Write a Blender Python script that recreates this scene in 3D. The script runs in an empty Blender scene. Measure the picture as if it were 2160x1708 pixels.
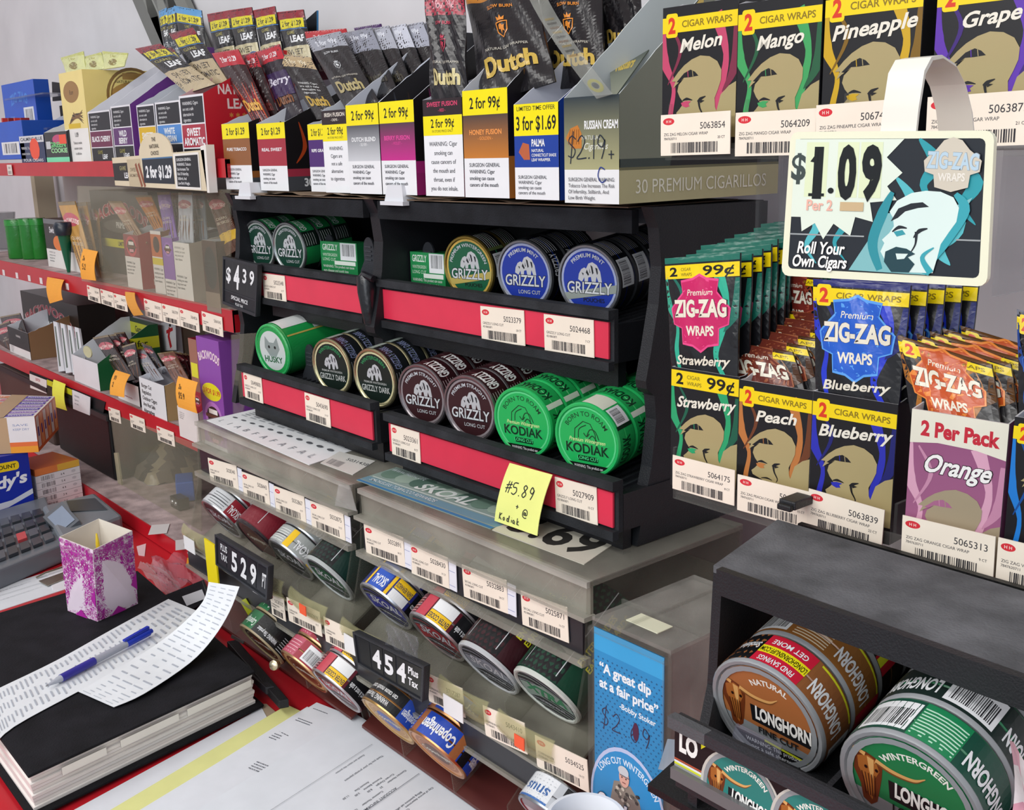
import bpy, math, random
from mathutils import Vector as Vec, Matrix
from mathutils.geometry import tessellate_polygon
random.seed(7)
S = bpy.context.scene
C = S.collection
PI = math.pi
# ------------------------------------------------------------------ camera
F, H = 2250.0, 1.5
_l = Vec((-1950., 491., -F)).normalized()
_D = (F*F - 1950*220)/491.
_d = Vec((220., -_D, -F)).normalized()
_X, _Z = -_l, -_d
_Y = _Z.cross(_X)
RC = Matrix((_X, _Y, _Z))
cam = bpy.data.cameras.new('camera'); camo = bpy.data.objects.new('camera', cam); C.objects.link(camo)
cam.sensor_fit = 'HORIZONTAL'; cam.sensor_width = 36.; cam.lens = F/2160*36; cam.clip_start = .02; cam.clip_end = 30
camo.matrix_world = Matrix.Translation((0, 0, H)) @ RC.to_4x4()
S.camera = camo
# ------------------------------------------------------------------ light
w = bpy.data.worlds.new('world'); S.world = w; w.use_nodes = True
w.node_tree.nodes['Background'].inputs[0].default_value = (.86, .92, 1, 1)
w.node_tree.nodes['Background'].inputs[1].default_value = .9
def area(name, loc, rot, sx, sy, e, col=(1, 1, 1)):
    l = bpy.data.lights.new(name, 'AREA'); l.shape = 'RECTANGLE'; l.size = sx; l.size_y = sy; l.energy = e; l.color = col
    o = bpy.data.objects.new(name, l); C.objects.link(o); o.location = loc; o.rotation_euler = rot
area('ceiling_tube_light', (-.7, -.75, 2.68), (.35, 0, 0), 2.6, .35, 28, (1, .985, .96))
area('ceiling_tube_light_far', (-2.6, -.5, 2.68), (.2, 0, 0), 1.6, .35, 14, (1, .985, .96))
area('rear_fill_light', (-.2, -2.3, 2.5), (math.radians(58), 0, 0), 3.0, .5, 62, (1, .985, .96))  # added fill behind the camera, brightens the fronts and the back wall
area('window_daylight', (1.5, -2.4, 1.8), (math.radians(80), 0, math.radians(28)), 2.2, 1.4, 30, (.86, .93, 1))
S.cycles.transparent_max_bounces = 48
S.view_settings.view_transform = 'Standard'; S.view_settings.look = 'None'
S.view_settings.gamma = 1; S.view_settings.use_curve_mapping = False; S.view_settings.exposure = -.66

# ------------------------------------------------------------------ pixel rays (photo frame 2160x1708)
def ray(x, y): return RC @ Vec(((x-1080)/F, -(y-854)/F, -1))
def AY(x, y, Y): r = ray(x, y); return r*(Y/r.y) + Vec((0, 0, H))
def AZ(x, y, Z): r = ray(x, y); return r*((Z-H)/r.z) + Vec((0, 0, H))
def AX(x, y, X): r = ray(x, y); return r*(X/r.x) + Vec((0, 0, H))
# ------------------------------------------------------------------ colours
_cc = {}
def c(h):
    if not isinstance(h, str): return h
    if h not in _cc:
        v = [int(h[i:i+2], 16)/255 for i in (0, 2, 4)]
        _cc[h] = tuple(x/12.92 if x < .04045 else ((x+.055)/1.055)**2.4 for x in v) + (1.,)
    return _cc[h]
BLK, WHT, YEL, RED = '16171b', 'e9ebee', 'f4e400', 'c21f2e'
# ------------------------------------------------------------------ materials
def newmat(name, rough=.5, metal=0, noise=0, nscale=60, bump=0, bscale=200, spec=.5, clear=None, coat=0):
    m = bpy.data.materials.new(name); m.use_nodes = True; t = m.node_tree; N = t.nodes; L = t.links
    b = N['Principled BSDF']; out = N['Material Output']
    b.inputs['Roughness'].default_value = rough; b.inputs['Metallic'].default_value = metal
    b.inputs['Specular IOR Level'].default_value = spec; b.inputs['Coat Weight'].default_value = coat
    b.inputs['Coat Roughness'].default_value = .15
    a = N.new('ShaderNodeAttribute'); a.attribute_name = 'Col'
    src = a.outputs['Color']
    tc = N.new('ShaderNodeTexCoord')
    if noise:
        n = N.new('ShaderNodeTexNoise'); n.inputs['Scale'].default_value = nscale; n.inputs['Detail'].default_value = 6
        L.new(tc.outputs['Object'], n.inputs['Vector'])
        r = N.new('ShaderNodeMapRange'); r.inputs[1].default_value = .3; r.inputs[2].default_value = .7
        r.inputs[3].default_value = 1-noise; r.inputs[4].default_value = 1+noise*.4
        L.new(n.outputs['Fac'], r.inputs[0])
        x = N.new('ShaderNodeMix'); x.data_type = 'RGBA'; x.blend_type = 'MULTIPLY'; x.inputs[0].default_value = 1
        L.new(src, x.inputs[6]); L.new(r.outputs[0], x.inputs[7]); src = x.outputs[2]
    L.new(src, b.inputs['Base Color'])
    if bump:
        n = N.new('ShaderNodeTexNoise'); n.inputs['Scale'].default_value = bscale; n.inputs['Detail'].default_value = 3
        L.new(tc.outputs['Object'], n.inputs['Vector'])
        bp = N.new('ShaderNodeBump'); bp.inputs['Strength'].default_value = bump; bp.inputs['Distance'].default_value = .002
        L.new(n.outputs['Fac'], bp.inputs['Height']); L.new(bp.outputs[0], b.inputs['Normal'])
    if clear is not None:       # dusty clear plastic: see-through, a little milky, glossy at grazing angles
        tr = N.new('ShaderNodeBsdfTransparent'); wm = N.new('ShaderNodeMix'); wm.data_type = 'RGBA'; wm.inputs[0].default_value = .82
        wm.inputs[7].default_value = (1, 1, 1, 1); L.new(src, wm.inputs[6]); L.new(wm.outputs[2], tr.inputs[0])
        mx = N.new('ShaderNodeMixShader'); lw = N.new('ShaderNodeLayerWeight'); lw.inputs[0].default_value = .5
        fr = N.new('ShaderNodeMath'); fr.operation = 'POWER'; fr.inputs[1].default_value = 6; L.new(lw.outputs['Facing'], fr.inputs[0])
        ma = N.new('ShaderNodeMath'); ma.operation = 'ADD'; ma.inputs[1].default_value = clear; ma.use_clamp = True
        L.new(fr.outputs[0], ma.inputs[0]); L.new(ma.outputs[0], mx.inputs[0])
        L.new(tr.outputs[0], mx.inputs[1]); L.new(b.outputs[0], mx.inputs[2]); L.new(mx.outputs[0], out.inputs['Surface'])
    return m
MAT = dict(
    paper=newmat('printed_paper', .55, noise=.05, nscale=30, spec=.3),
    card=newmat('coated_card', .35, noise=.05, nscale=20, spec=.45),
    foil=newmat('foil_pouch', .25, noise=.06, nscale=40, bump=.6, bscale=55, spec=.6),
    metal=newmat('brushed_metal', .28, metal=.9, noise=.1, nscale=200),
    plast=newmat('black_plastic', .45, noise=.25, nscale=12, bump=.25, bscale=900, spec=.4),
    dusty=newmat('dusty_plastic', .8, noise=.45, nscale=35, bump=.3, bscale=600, spec=.2),
    smooth=newmat('smooth_plastic', .3, noise=.04, nscale=10),
    matte=newmat('matte_surface', .75, noise=.08, nscale=8, spec=.2),
    lam=newmat('laminate', .3, noise=.12, nscale=14),
    clear=newmat('clear_acrylic', .12, clear=.05, noise=.1, nscale=15),
    cloudy=newmat('cloudy_acrylic', .2, clear=.2, noise=.25, nscale=40),
    haze=newmat('dusty_acrylic', .25, clear=.42, noise=.25, nscale=22),
    bag=newmat('thin_plastic_bag', .15, clear=.22, bump=.8, bscale=60),
)
# ------------------------------------------------------------------ mesh builder
class M:
    def __init__(s): s.v, s.f, s.c = [], [], []
    def poly(s, pts, col):
        i = len(s.v); s.v += [tuple(p) for p in pts]; s.f.append(tuple(range(i, i+len(pts)))); s.c.append(c(col)); return s
    def box(s, x0, y0, z0, x1, y1, z1, col, top=None, front=None):
        i = len(s.v)
        s.v += [(x, y, z) for z in (z0, z1) for y in (y0, y1) for x in (x0, x1)]
        for k, f in enumerate(((0, 2, 3, 1), (4, 5, 7, 6), (0, 1, 5, 4), (2, 6, 7, 3), (0, 4, 6, 2), (1, 3, 7, 5))):
            s.f.append(tuple(i+j for j in f)); s.c.append(c(top if (k == 1 and top) else front if (k == 2 and front) else col))
        return s
    def hexa(s, b, t, col):     # b, t: four bottom, four top points (ccw)
        i = len(s.v); s.v += [tuple(p) for p in b] + [tuple(p) for p in t]
        for f in ((3, 2, 1, 0), (4, 5, 6, 7), (0, 1, 5, 4), (1, 2, 6, 5), (2, 3, 7, 6), (3, 0, 4, 7)):
            s.f.append(tuple(i+j for j in f)); s.c.append(c(col))
        return s
    def slab(s, pts, off, col, back=None, edge=None):    # flat polygon (3D pts) thickened by off
        off = Vec(off); n = len(pts); i = len(s.v)
        s.v += [tuple(Vec(p)) for p in pts] + [tuple(Vec(p)+off) for p in pts]
        tr = tessellate_polygon([[Vec(p) for p in pts]])
        nn = Vec((0, 0, 0))
        for k in range(n): nn += Vec(pts[k]).cross(Vec(pts[(k+1) % n]))
        flip = nn.dot(off) > 0
        for a, b_, d in tr:
            P = [Vec(pts[q]) for q in (a, b_, d)]
            q = (P[1]-P[0]).cross(P[2]-P[0]).dot(off) > 0
            t = (a, d, b_) if q else (a, b_, d)
            s.f.append(tuple(i+j for j in t)); s.c.append(c(col))
            s.f.append(tuple(i+n+j for j in reversed(t))); s.c.append(c(back or col))
        for k in range(n):
            a, b_ = k, (k+1) % n
            q = (a, b_, n+b_, n+a) if not flip else (b_, a, n+a, n+b_)
            s.f.append(tuple(i+j for j in q[::-1])); s.c.append(c(edge or back or col))
        return s
    def grid(s, fn, nu, nv, col, wrapu=False):
        i = len(s.v); cu = nu if wrapu else nu+1
        for b in range(nv+1):
            for a in range(cu): s.v.append(tuple(fn(a/nu, b/nv)))
        for b in range(nv):
            for a in range(nu):
                a2 = (a+1) % cu
                s.f.append((i+b*cu+a, i+b*cu+a2, i+(b+1)*cu+a2, i+(b+1)*cu+a))
                s.c.append(c(col(a/nu, b/nv) if callable(col) else col))
        return s
    def lathe(s, prof, o, ax, n=32, col=None, cap=True):   # prof: (r, t) along unit axis ax from o
        ax = Vec(ax).normalized(); u = ax.orthogonal().normalized(); w_ = ax.cross(u); i = len(s.v); o = Vec(o)
        for r, t, *k in prof:
            for a in range(n):
                th = 2*PI*a/n; s.v.append(tuple(o+ax*t+(u*math.cos(th)+w_*math.sin(th))*r))
        for j in range(len(prof)-1):
            cl = prof[j][2] if len(prof[j]) > 2 else col
            for a in range(n):
                b_ = (a+1) % n; s.f.append((i+j*n+a, i+j*n+b_, i+(j+1)*n+b_, i+(j+1)*n+a)); s.c.append(c(cl))
        if cap:
            s.f.append(tuple(i+a for a in reversed(range(n)))); s.c.append(c(prof[0][2] if len(prof[0]) > 2 else col))
            k = (len(prof)-1)*n; s.f.append(tuple(i+k+a for a in range(n))); s.c.append(c(prof[-2][2] if len(prof[-2]) > 2 else col))
        return s
    def tube(s, pts, r, col, n=8):
        P = [Vec(p) for p in pts]; i = len(s.v)
        for k, p in enumerate(P):
            d = (P[min(k+1, len(P)-1)]-P[max(k-1, 0)]).normalized(); u = d.orthogonal().normalized(); w_ = d.cross(u)
            rr = r[k] if isinstance(r, (list, tuple)) else r
            for a in range(n): th = 2*PI*a/n; s.v.append(tuple(p+(u*math.cos(th)+w_*math.sin(th))*rr))
        for k in range(len(P)-1):
            for a in range(n):
                b_ = (a+1) % n; s.f.append((i+k*n+a, i+k*n+b_, i+(k+1)*n+b_, i+(k+1)*n+a)); s.c.append(c(col))
        s.f.append(tuple(i+a for a in reversed(range(n)))); s.c.append(c(col))
        s.f.append(tuple(i+(len(P)-1)*n+a for a in range(n))); s.c.append(c(col))
        return s
    def mesh(s, name, mat, smooth=False):
        me = bpy.data.meshes.new(name); me.from_pydata(s.v, [], s.f); me.materials.append(MAT[mat])
        at = me.color_attributes.new('Col', 'FLOAT_COLOR', 'CORNER')
        buf = []
        for f, k in zip(s.f, s.c):
            if isinstance(k[0], (tuple, list)):
                for q in k: buf += q
            else: buf += list(k)*len(f)
        at.data.foreach_set('color', buf)
        if smooth: me.shade_smooth(); me.set_sharp_from_angle(angle=math.radians(38))
        return me
    def build(s, name, mat, parent=None, smooth=False, bevel=0):
        o = bpy.data.objects.new(name, s.mesh(name, mat, smooth)); C.objects.link(o); o.parent = parent
        if bevel:
            b = o.modifiers.new('bevel', 'BEVEL'); b.width = bevel; b.segments = 2; b.limit_method = 'ANGLE'; b.angle_limit = math.radians(40)
        return o
def tag(o, label, cat, group=None):
    o['label'] = label; o['category'] = cat
    if group: o['group'] = group
    return o
def struct(o): o['kind'] = 'structure'; return o
def thing(name, label, cat, loc=(0, 0, 0), yaw=0, group=None, mat=None):
    o = bpy.data.objects.new(name, None); o.empty_display_size = .02; C.objects.link(o)
    if mat is not None: o.matrix_world = mat
    else: o.location = loc; o.rotation_euler = (0, 0, yaw)
    return tag(o, label, cat, group)
# ------------------------------------------------------------------ flat print: coloured shapes laid on any surface
_g = {}
def glyphs(txt, bold):
    k = (txt, bold)
    if k not in _g:
        cu = bpy.data.curves.new('t', 'FONT'); cu.body = txt; cu.resolution_u = 3; cu.offset = min(bold, 6)*.0085
        o = bpy.data.objects.new('t', cu); C.objects.link(o)
        me = bpy.data.meshes.new_from_object(o.evaluated_get(bpy.context.evaluated_depsgraph_get()))
        me.calc_loop_triangles()
        vs = [(v.co.x, v.co.y) for v in me.vertices]; ts = [tuple(t.vertices) for t in me.loop_triangles]
        bpy.data.objects.remove(o); bpy.data.curves.remove(cu); bpy.data.meshes.remove(me)
        x0 = min((v[0] for v in vs), default=0); x1 = max((v[0] for v in vs), default=1)
        _g[k] = (vs, ts, x0, x1)
    return _g[k]
class Art:
    """2D print; shapes added later lie on top of earlier ones"""
    def __init__(s): s.t, s.n = [], 0          # (layer, [(u,v)..], col or per-corner cols)
    def tri(s, p, col): s.t.append((s.n, p, col))
    def poly(s, pts, col):
        s.n += 1; col = c(col)
        for a, b, d in tessellate_polygon([[Vec((p[0], p[1], 0)) for p in pts]]):
            s.tri([pts[a], pts[b], pts[d]], col)
        return s
    def rect(s, u0, v0, u1, v1, col, top=None):
        s.n += 1; a = c(col); b = c(top) if top else a
        s.tri([(u0, v0), (u1, v0), (u1, v1)], [a, a, b]); s.tri([(u0, v0), (u1, v1), (u0, v1)], [a, b, b]); return s
    def ell(s, u, v, a, b, col, n=24, a0=0, a1=2*PI, rot=0):
        P = []
        for i in range(n + (a1-a0 < 6.28)):
            t = a0+(a1-a0)*i/n; x, y = a*math.cos(t), b*math.sin(t)
            P.append((u+x*math.cos(rot)-y*math.sin(rot), v+x*math.sin(rot)+y*math.cos(rot)))
        return s.poly(P, col)
    def ring(s, u, v, r0, r1, col, n=32, asp=1):
        s.n += 1; k = c(col)
        for i in range(n):
            a, b = 2*PI*i/n, 2*PI*(i+1)/n
            q = [(u+r*math.cos(t)*asp, v+r*math.sin(t)) for r, t in ((r0, a), (r1, a), (r1, b), (r0, b))]
            s.tri([q[0], q[1], q[2]], k); s.tri([q[0], q[2], q[3]], k)
        return s
    def rr(s, u0, v0, u1, v1, r, col):
        P = []
        for cx, cy, a in ((u1-r, v0+r, -PI/2), (u1-r, v1-r, 0), (u0+r, v1-r, PI/2), (u0+r, v0+r, PI)):
            for i in range(4): P.append((cx+r*math.cos(a+i*PI/6), cy+r*math.sin(a+i*PI/6)))
        return s.poly(P, col)
    def line(s, pts, w_, col):
        s.n += 1; k = c(col); n = len(pts); L, R = [], []
        for i, p in enumerate(pts):
            q0 = pts[max(i-1, 0)]; q1 = pts[min(i+1, n-1)]; dx, dy = q1[0]-q0[0], q1[1]-q0[1]; d = math.hypot(dx, dy) or 1
            ww = (w_[i] if isinstance(w_, (list, tuple)) else w_)/2
            L.append((p[0]-dy/d*ww, p[1]+dx/d*ww)); R.append((p[0]+dy/d*ww, p[1]-dx/d*ww))
        for i in range(n-1):
            s.tri([L[i], R[i], R[i+1]], k); s.tri([L[i], R[i+1], L[i+1]], k)
        return s
    def curve(s, pts, w_, col, n=6):     # smooth (Catmull-Rom) stroke
        P, W = [], []; m = len(pts)
        for i in range(m-1):
            p0, p1, p2, p3 = pts[max(i-1, 0)], pts[i], pts[i+1], pts[min(i+2, m-1)]
            for j in range(n):
                t = j/n
                P.append(tuple(.5*(2*p1[k]+(p2[k]-p0[k])*t+(2*p0[k]-5*p1[k]+4*p2[k]-p3[k])*t*t+(3*p1[k]-p0[k]-3*p2[k]+p3[k])*t**3) for k in (0, 1)))
                W.append(w_[i]*(1-t)+w_[i+1]*t if isinstance(w_, (list, tuple)) else w_)
        P.append(pts[-1]); W.append(w_[-1] if isinstance(w_, (list, tuple)) else w_)
        return s.line(P, W, col)
    def text(s, txt, u, v, h, col, w_=None, al='c', bold=1, rot=0, shear=0, arc=None, maxw=None):
        vs, ts, x0, x1 = glyphs(txt, bold)
        if not vs: return s
        k = h/.69; sx = k
        if w_: sx = w_/(x1-x0)
        elif maxw and (x1-x0)*k > maxw: sx = maxw/(x1-x0)
        W = (x1-x0)*sx; ox = {'c': -W/2, 'l': 0, 'r': -W}[al]; s.n += 1; P = []; cr, sr = math.cos(rot), math.sin(rot)
        for x, y in vs:
            X = (x-x0)*sx+ox; Y = y*k; X += Y*shear
            if arc:             # arc = signed radius; text runs over a circle of that radius
                th = X/arc; r = arc+Y; X, Y = r*math.sin(th), r*math.cos(th)-arc
            P.append((u+X*cr-Y*sr, v+X*sr+Y*cr))
        cl = c(col)
        for t in ts: s.tri([P[i] for i in t], cl)
        return s
    def lines(s, txts, u, v, h, gap, col, maxw=None, al='l', bold=0, rot=0):
        for i, t in enumerate(txts):
            s.text(t, u+math.sin(rot)*i*gap, v-math.cos(rot)*i*gap, h, col, al=al, bold=bold, maxw=maxw, rot=rot)
        return s
    def bars(s, u0, v0, u1, v1, col='2a2a2e', n=26, seed=1):
        rd = random.Random(seed); s.n += 1; k = c(col); x = 0
        st = (u1-u0)/n
        for i in range(n):
            wd = st*rd.choice((.25, .45, .7)); a = u0+i*st
            s.tri([(a, v0), (a+wd, v0), (a+wd, v1)], k); s.tri([(a, v0), (a+wd, v1), (a, v1)], k)
        return s
    def add(s, other, du=0, dv=0, sc=1, sv=None):
        sv = sv or sc
        for l, p, k in other.t: s.t.append((s.n+l, [(du+a*sc, dv+b*sv) for a, b in p], k))
        s.n += other.n; return s
    def clip(s, u0, v0, u1, v1):
        def cut(P, ax, lim, sg):
            out = []
            for i in range(len(P)):
                a, b = P[i], P[(i+1) % len(P)]
                da, db = sg*(a[ax]-lim), sg*(b[ax]-lim)
                if da >= 0: out.append(a)
                if (da < 0) != (db < 0):
                    t = da/(da-db); out.append(tuple(a[k]+(b[k]-a[k])*t for k in (0, 1)))
            return out
        T = []
        for l, p, k in s.t:
            if all(u0 <= q[0] <= u1 and v0 <= q[1] <= v1 for q in p): T.append((l, p, k)); continue
            P = list(p)
            for ax, lim, sg in ((0, u0, 1), (0, u1, -1), (1, v0, 1), (1, v1, -1)):
                P = cut(P, ax, lim, sg)
                if len(P) < 3: break
            if len(P) < 3: continue
            kk = k[0] if isinstance(k[0], (tuple, list)) else k
            for i in range(1, len(P)-1): T.append((l, [P[0], P[i], P[i+1]], kk))
        s.t = T; return s
    def disc_clip(s, r):
        n = 28; cs = [(math.cos(2*PI*i/n), math.sin(2*PI*i/n)) for i in range(n)]; T = []
        for l, p, k in s.t:
            if all(q[0]*q[0]+q[1]*q[1] <= (r*.99)**2 for q in p): T.append((l, p, k)); continue
            P = list(p)
            for cx, cy in cs:
                out = []
                for i in range(len(P)):
                    a, b = P[i], P[(i+1) % len(P)]; da = r-(a[0]*cx+a[1]*cy); db = r-(b[0]*cx+b[1]*cy)
                    if da >= 0: out.append(a)
                    if (da < 0) != (db < 0): t = da/(da-db); out.append((a[0]+(b[0]-a[0])*t, a[1]+(b[1]-a[1])*t))
                P = out
                if len(P) < 3: break
            if len(P) < 3: continue
            kk = k[0] if isinstance(k[0], (tuple, list)) else k
            for i in range(1, len(P)-1): T.append((l, [P[0], P[i], P[i+1]], kk))
        s.t = T; return s
    def on(s, fn, m=None, maxe=None, h0=.00005, dh=.00003):
        """lay the print on surface fn(u, v, h) -> point, into mesh builder m"""
        m = m or M(); dh = min(dh, .0011/(s.n+1)); st = [(l, p, k if isinstance(k[0], (tuple, list)) else [k]*3) for l, p, k in s.t]
        while st:
            l, p, k = st.pop()
            Q = [Vec(fn(a, b, h0+dh*l)) for a, b in p]
            if maxe:
                e = [(Q[1]-Q[0]).length, (Q[2]-Q[1]).length, (Q[0]-Q[2]).length]; j = e.index(max(e))
                if e[j] > maxe and max(abs(p[j][0]-p[(j+1) % 3][0]), abs(p[j][1]-p[(j+1) % 3][1])) > 1e-5:
                    a, b, d = j, (j+1) % 3, (j+2) % 3
                    mp = ((p[a][0]+p[b][0])/2, (p[a][1]+p[b][1])/2); mk = tuple((x+y)/2 for x, y in zip(k[a], k[b]))
                    st.append((l, [p[a], mp, p[d]], [k[a], mk, k[d]])); st.append((l, [mp, p[b], p[d]], [mk, k[b], k[d]])); continue
            i = len(m.v); m.v += [tuple(q) for q in Q]; m.f.append((i, i+1, i+2)); m.c.append(tuple(tuple(q) for q in k))
        return m
def plane(O, U=(1, 0, 0), V_=(0, 0, 1)):
    O, U, V_ = Vec(O), Vec(U), Vec(V_); N_ = U.cross(V_).normalized()
    return lambda u, v, h: O+U*u+V_*v+N_*h
# ------------------------------------------------------------------ helpers for world-space parts
def root_at(name, label, cat, loc, group=None):
    return thing(name, label, cat, loc, 0, group)
def wpart(m, name, mat, root, smooth=False, bevel=0):
    o = m.build(name, mat, None, smooth, bevel); o.parent = root; o.matrix_parent_inverse = Matrix.Translation(root.location).inverted(); return o
def place(o, p, yaw=0, pitch=0, roll=0):
    o.location = p; o.rotation_mode = 'ZXY' if False else 'XYZ'
    o.rotation_euler = (Matrix.Rotation(yaw, 3, 'Z') @ Matrix.Rotation(-pitch, 3, 'X') @ Matrix.Rotation(roll, 3, 'Y')).to_euler(); return o
R_ = math.radians
# ------------------------------------------------------------------ the room
ZC = .9         # counter height
struct(M().box(-3.6, -3.2, -.06, 2.4, .95, 0, '8f8a82').build('floor', 'lam'))
struct(M().box(-3.6, -3.2, 2.8, 2.4, .95, 2.86, 'e4e4e2').build('ceiling', 'matte'))
struct(M().box(-3.6, .90, 0, 2.4, .98, 2.8, 'd9d8dc').build('wall_back', 'matte'))
struct(M().box(-3.7, -3.2, 0, -3.6, .98, 2.8, 'd4d3d6').build('wall_left', 'matte'))
t = root_at('service_counter', 'red laminate service counter under the displays and papers', 'counter', (-1.2, .5, 0))
wpart(M().box(-3.3, -.05, ZC-.04, .5, .88, ZC, 'c3202c'), 'worktop', 'lam', t, bevel=.004)
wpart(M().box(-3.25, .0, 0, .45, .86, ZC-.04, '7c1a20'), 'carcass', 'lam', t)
# grey ribbed strips hanging on the wall, far left
t = root_at('wall_blind', 'narrow grey ribbed panel hung slanting on the far wall above the shelves', 'panel', AY(300, 40, .89))
for i in range(4):
    a, b = AY(262+i*22, -40, .88), AY(330+i*22, 118, .88)
    wpart(M().slab([a, a+Vec((.085, 0, 0)), b+Vec((.085, 0, 0)), b], (0, .012, 0), ['6d6f6c', '8b8d88', '5b5d5b', '7b7d78'][i]), 'strip', 'smooth', t)

# ------------------------------------------------------------------ price tags
def tag_art(num, w_, h, seed=1, lines=('CIGAR WRAP', '7847620711 25')):
    a = Art(); a.rr(0, 0, w_, h, h*.09, 'f1e6d6')
    a.ell(w_*.12, h*.83, w_*.085, h*.085, 'd4303c'); a.text('H H', w_*.12, h*.795, h*.07, 'f6e6dc', bold=1, maxw=w_*.11)
    a.text(num, w_*.93, h*.62, h*.155, '3c3b40', al='r', bold=0, maxw=w_*.62)
    a.text(lines[0], w_*.05, h*.48, h*.07, '5a585c', al='l', bold=0, maxw=w_*.8)
    a.text(lines[1], w_*.05, h*.38, h*.06, '5a585c', al='l', bold=0, maxw=w_*.35)
    a.text(str(6+seed % 20)+' CT', w_*.93, h*.38, h*.06, '5a585c', al='r', bold=0, maxw=w_*.2)
    a.bars(w_*.16, h*.06, w_*.84, h*.31, '2b2a30', 30, seed)
    return a
def card_mesh(art, w_, h, th=.0006, mat='paper', col='f1e6d6'):
    m = M().box(0, 0, 0, w_, th, h, col); art.on(plane((0, 0, 0)), m); return m
ntag = [0]
def price_tag(num, p0, p1, h, Y, label=None, pitch=0, lines=('CIGAR WRAP', '784762071'), where='on the shelf edge'):
    """p0, p1: top left / top right corner of the tag"""
    A, B = AY(*p0, Y), AY(*p1, Y); w_ = (B-A).length; ntag[0] += 1
    o = card_mesh(tag_art(num, w_, h, ntag[0]*7, lines), w_, h).build('price_tag', 'paper')
    d = B-A; o.rotation_mode = 'XYZ'
    R = Matrix((d.normalized(), Vec((0, 1, 0)), d.normalized().cross(Vec((0, 1, 0))))).transposed()
    R = R @ Matrix.Rotation(-pitch, 3, 'X')
    o.location = A + R @ Vec((0, 0, -h)); o.rotation_euler = R.to_euler()
    tag(o, (label or f'cream barcode price tag {where}'), 'price tag')
    return o

# ------------------------------------------------------------------ cans
CR, CT = .034, .0262
def bear(a, x, y, s, col='b9bcc0', dark='1b1f24'):
    P = [(-.9, -.35), (-.82, 0), (-.62, .3), (-.38, .42), (-.25, .35), (-.05, .68), (.25, .78), (.58, .6), (.8, .2), (.88, -.45), (.66, -.55), (.5, -.12), (.38, -.62), (.14, -.62), (.08, -.15), (-.12, -.2), (-.2, -.62), (-.42, -.66), (-.42, -.2), (-.62, -.5)]
    a.poly([(x+p*s, y+q*s) for p, q in P], col)
    for q in ([(-.6, .1), (-.45, .05), (-.5, -.1)], [(-.2, .3), (-.05, .0), (-.12, -.1), (-.28, .1)], [(.1, .6), (.2, .0), (.3, .1), (.24, .5)], [(.45, .45), (.55, 0), (.62, .1), (.6, .4)], [(0, .4), (.06, .1), (.0, .1)]):
        a.poly([(x+p*s, y+r*s) for p, r in q], dark)
    return a
def otext(a, txt, u, v, h, col, out='15171b', ob=5, **k):
    a.text(txt, u, v, h, out, bold=ob, **{**k, 'w_': k.get('w_') and k['w_']*1.03}); return a.text(txt, u, v, h, col, **{**k, 'bold': k.get('b', 2)} if 'b' not in k else {})
def ot(a, txt, u, v, h, col, out, w_=None, b=2, ob=5, shear=0, arc=None, rot=0):
    a.text(txt, u, v, h, out, w_=w_ and w_*1.03, bold=ob, shear=shear, arc=arc, rot=rot)
    return a.text(txt, u, v, h, col, w_=w_, bold=b, shear=shear, arc=arc, rot=rot)
def disc(a, col, r=1): return a.ell(0, 0, r, r, col, 40)
def f_grizzly(bg, top='PREMIUM MINT', sub='LONG CUT', subcol='b9bcc0', ring=None, band=None):
    a = Art(); disc(a, bg)
    if ring: a.ring(0, 0, .93, 1, ring)
    bear(a, .05, .22, .48)
    a.text(top, 0, .74, .12, 'c3c9cf', arc=.74, bold=1)
    if band: a.poly([(-.95, -.62), (.98, -.3), (1, -.05), (-1, -.4)], band)
    ot(a, 'GRIZZLY', 0, -.36, .34, 'c9ccd0', '14161b', 1.62, 2, 6, .08)
    a.text(sub, .15, -.62, .12, subcol, bold=1)
    a.disc_clip(1); return a
def f_dark():
    a = Art(); disc(a, '15221d'); a.ring(0, 0, .93, 1, 'c9c39a')
    a.text('WINTERGREEN', 0, .72, .13, '2d8a54', arc=.72, bold=2); bear(a, 0, .2, .45)
    a.text('PREMIUM WINTERGREEN', 0, -.2, .08, 'b0b3b0', maxw=1.2); ot(a, 'GRIZZLY DARK', 0, -.5, .22, 'b7bbb8', '0c0f10', 1.5, 2, 4)
    return a.disc_clip(1)
def f_kodiak():
    a = Art(); disc(a, '22b35c'); a.ring(0, 0, .95, 1, '5fd48c')
    a.text('BORN TO ROAM', 0, .72, .14, '0f4526', arc=.72, bold=1)
    for P in ([(-.45, -.1), (-.4, .3), (-.1, .55), (.15, .5), (.3, .2), (.3, -.1)],): a.line(P, .03, '0f4526')
    for P in ([(-.3, .0), (-.25, .3), (0, .45)], [(.0, .1), (.12, .32), (.3, .3), (.42, .05)], [(-.1, .2), (0, .1), (.1, .2)], [(.05, .0), (.2, .15), (.35, .0)]): a.curve(P, .03, '0f4526')
    a.text('Premium Wintergreen', 0, -.08, .12, 'd9f4a8', shear=.3, bold=1, maxw=1.25)
    ot(a, 'KODIAK', 0, -.42, .28, '10331f', '33c46d', 1.5, 3, 5)
    a.rr(-.35, -.66, .35, -.5, .04, '10331f'); a.text('LONG CUT', 0, -.62, .1, '4fd988', bold=2)
    a.rect(-1, -1, 1, -.74, '121a16'); a.text('WARNING: This product can', 0, -.88, .09, WHT, maxw=1.0)
    return a.disc_clip(1)
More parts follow.
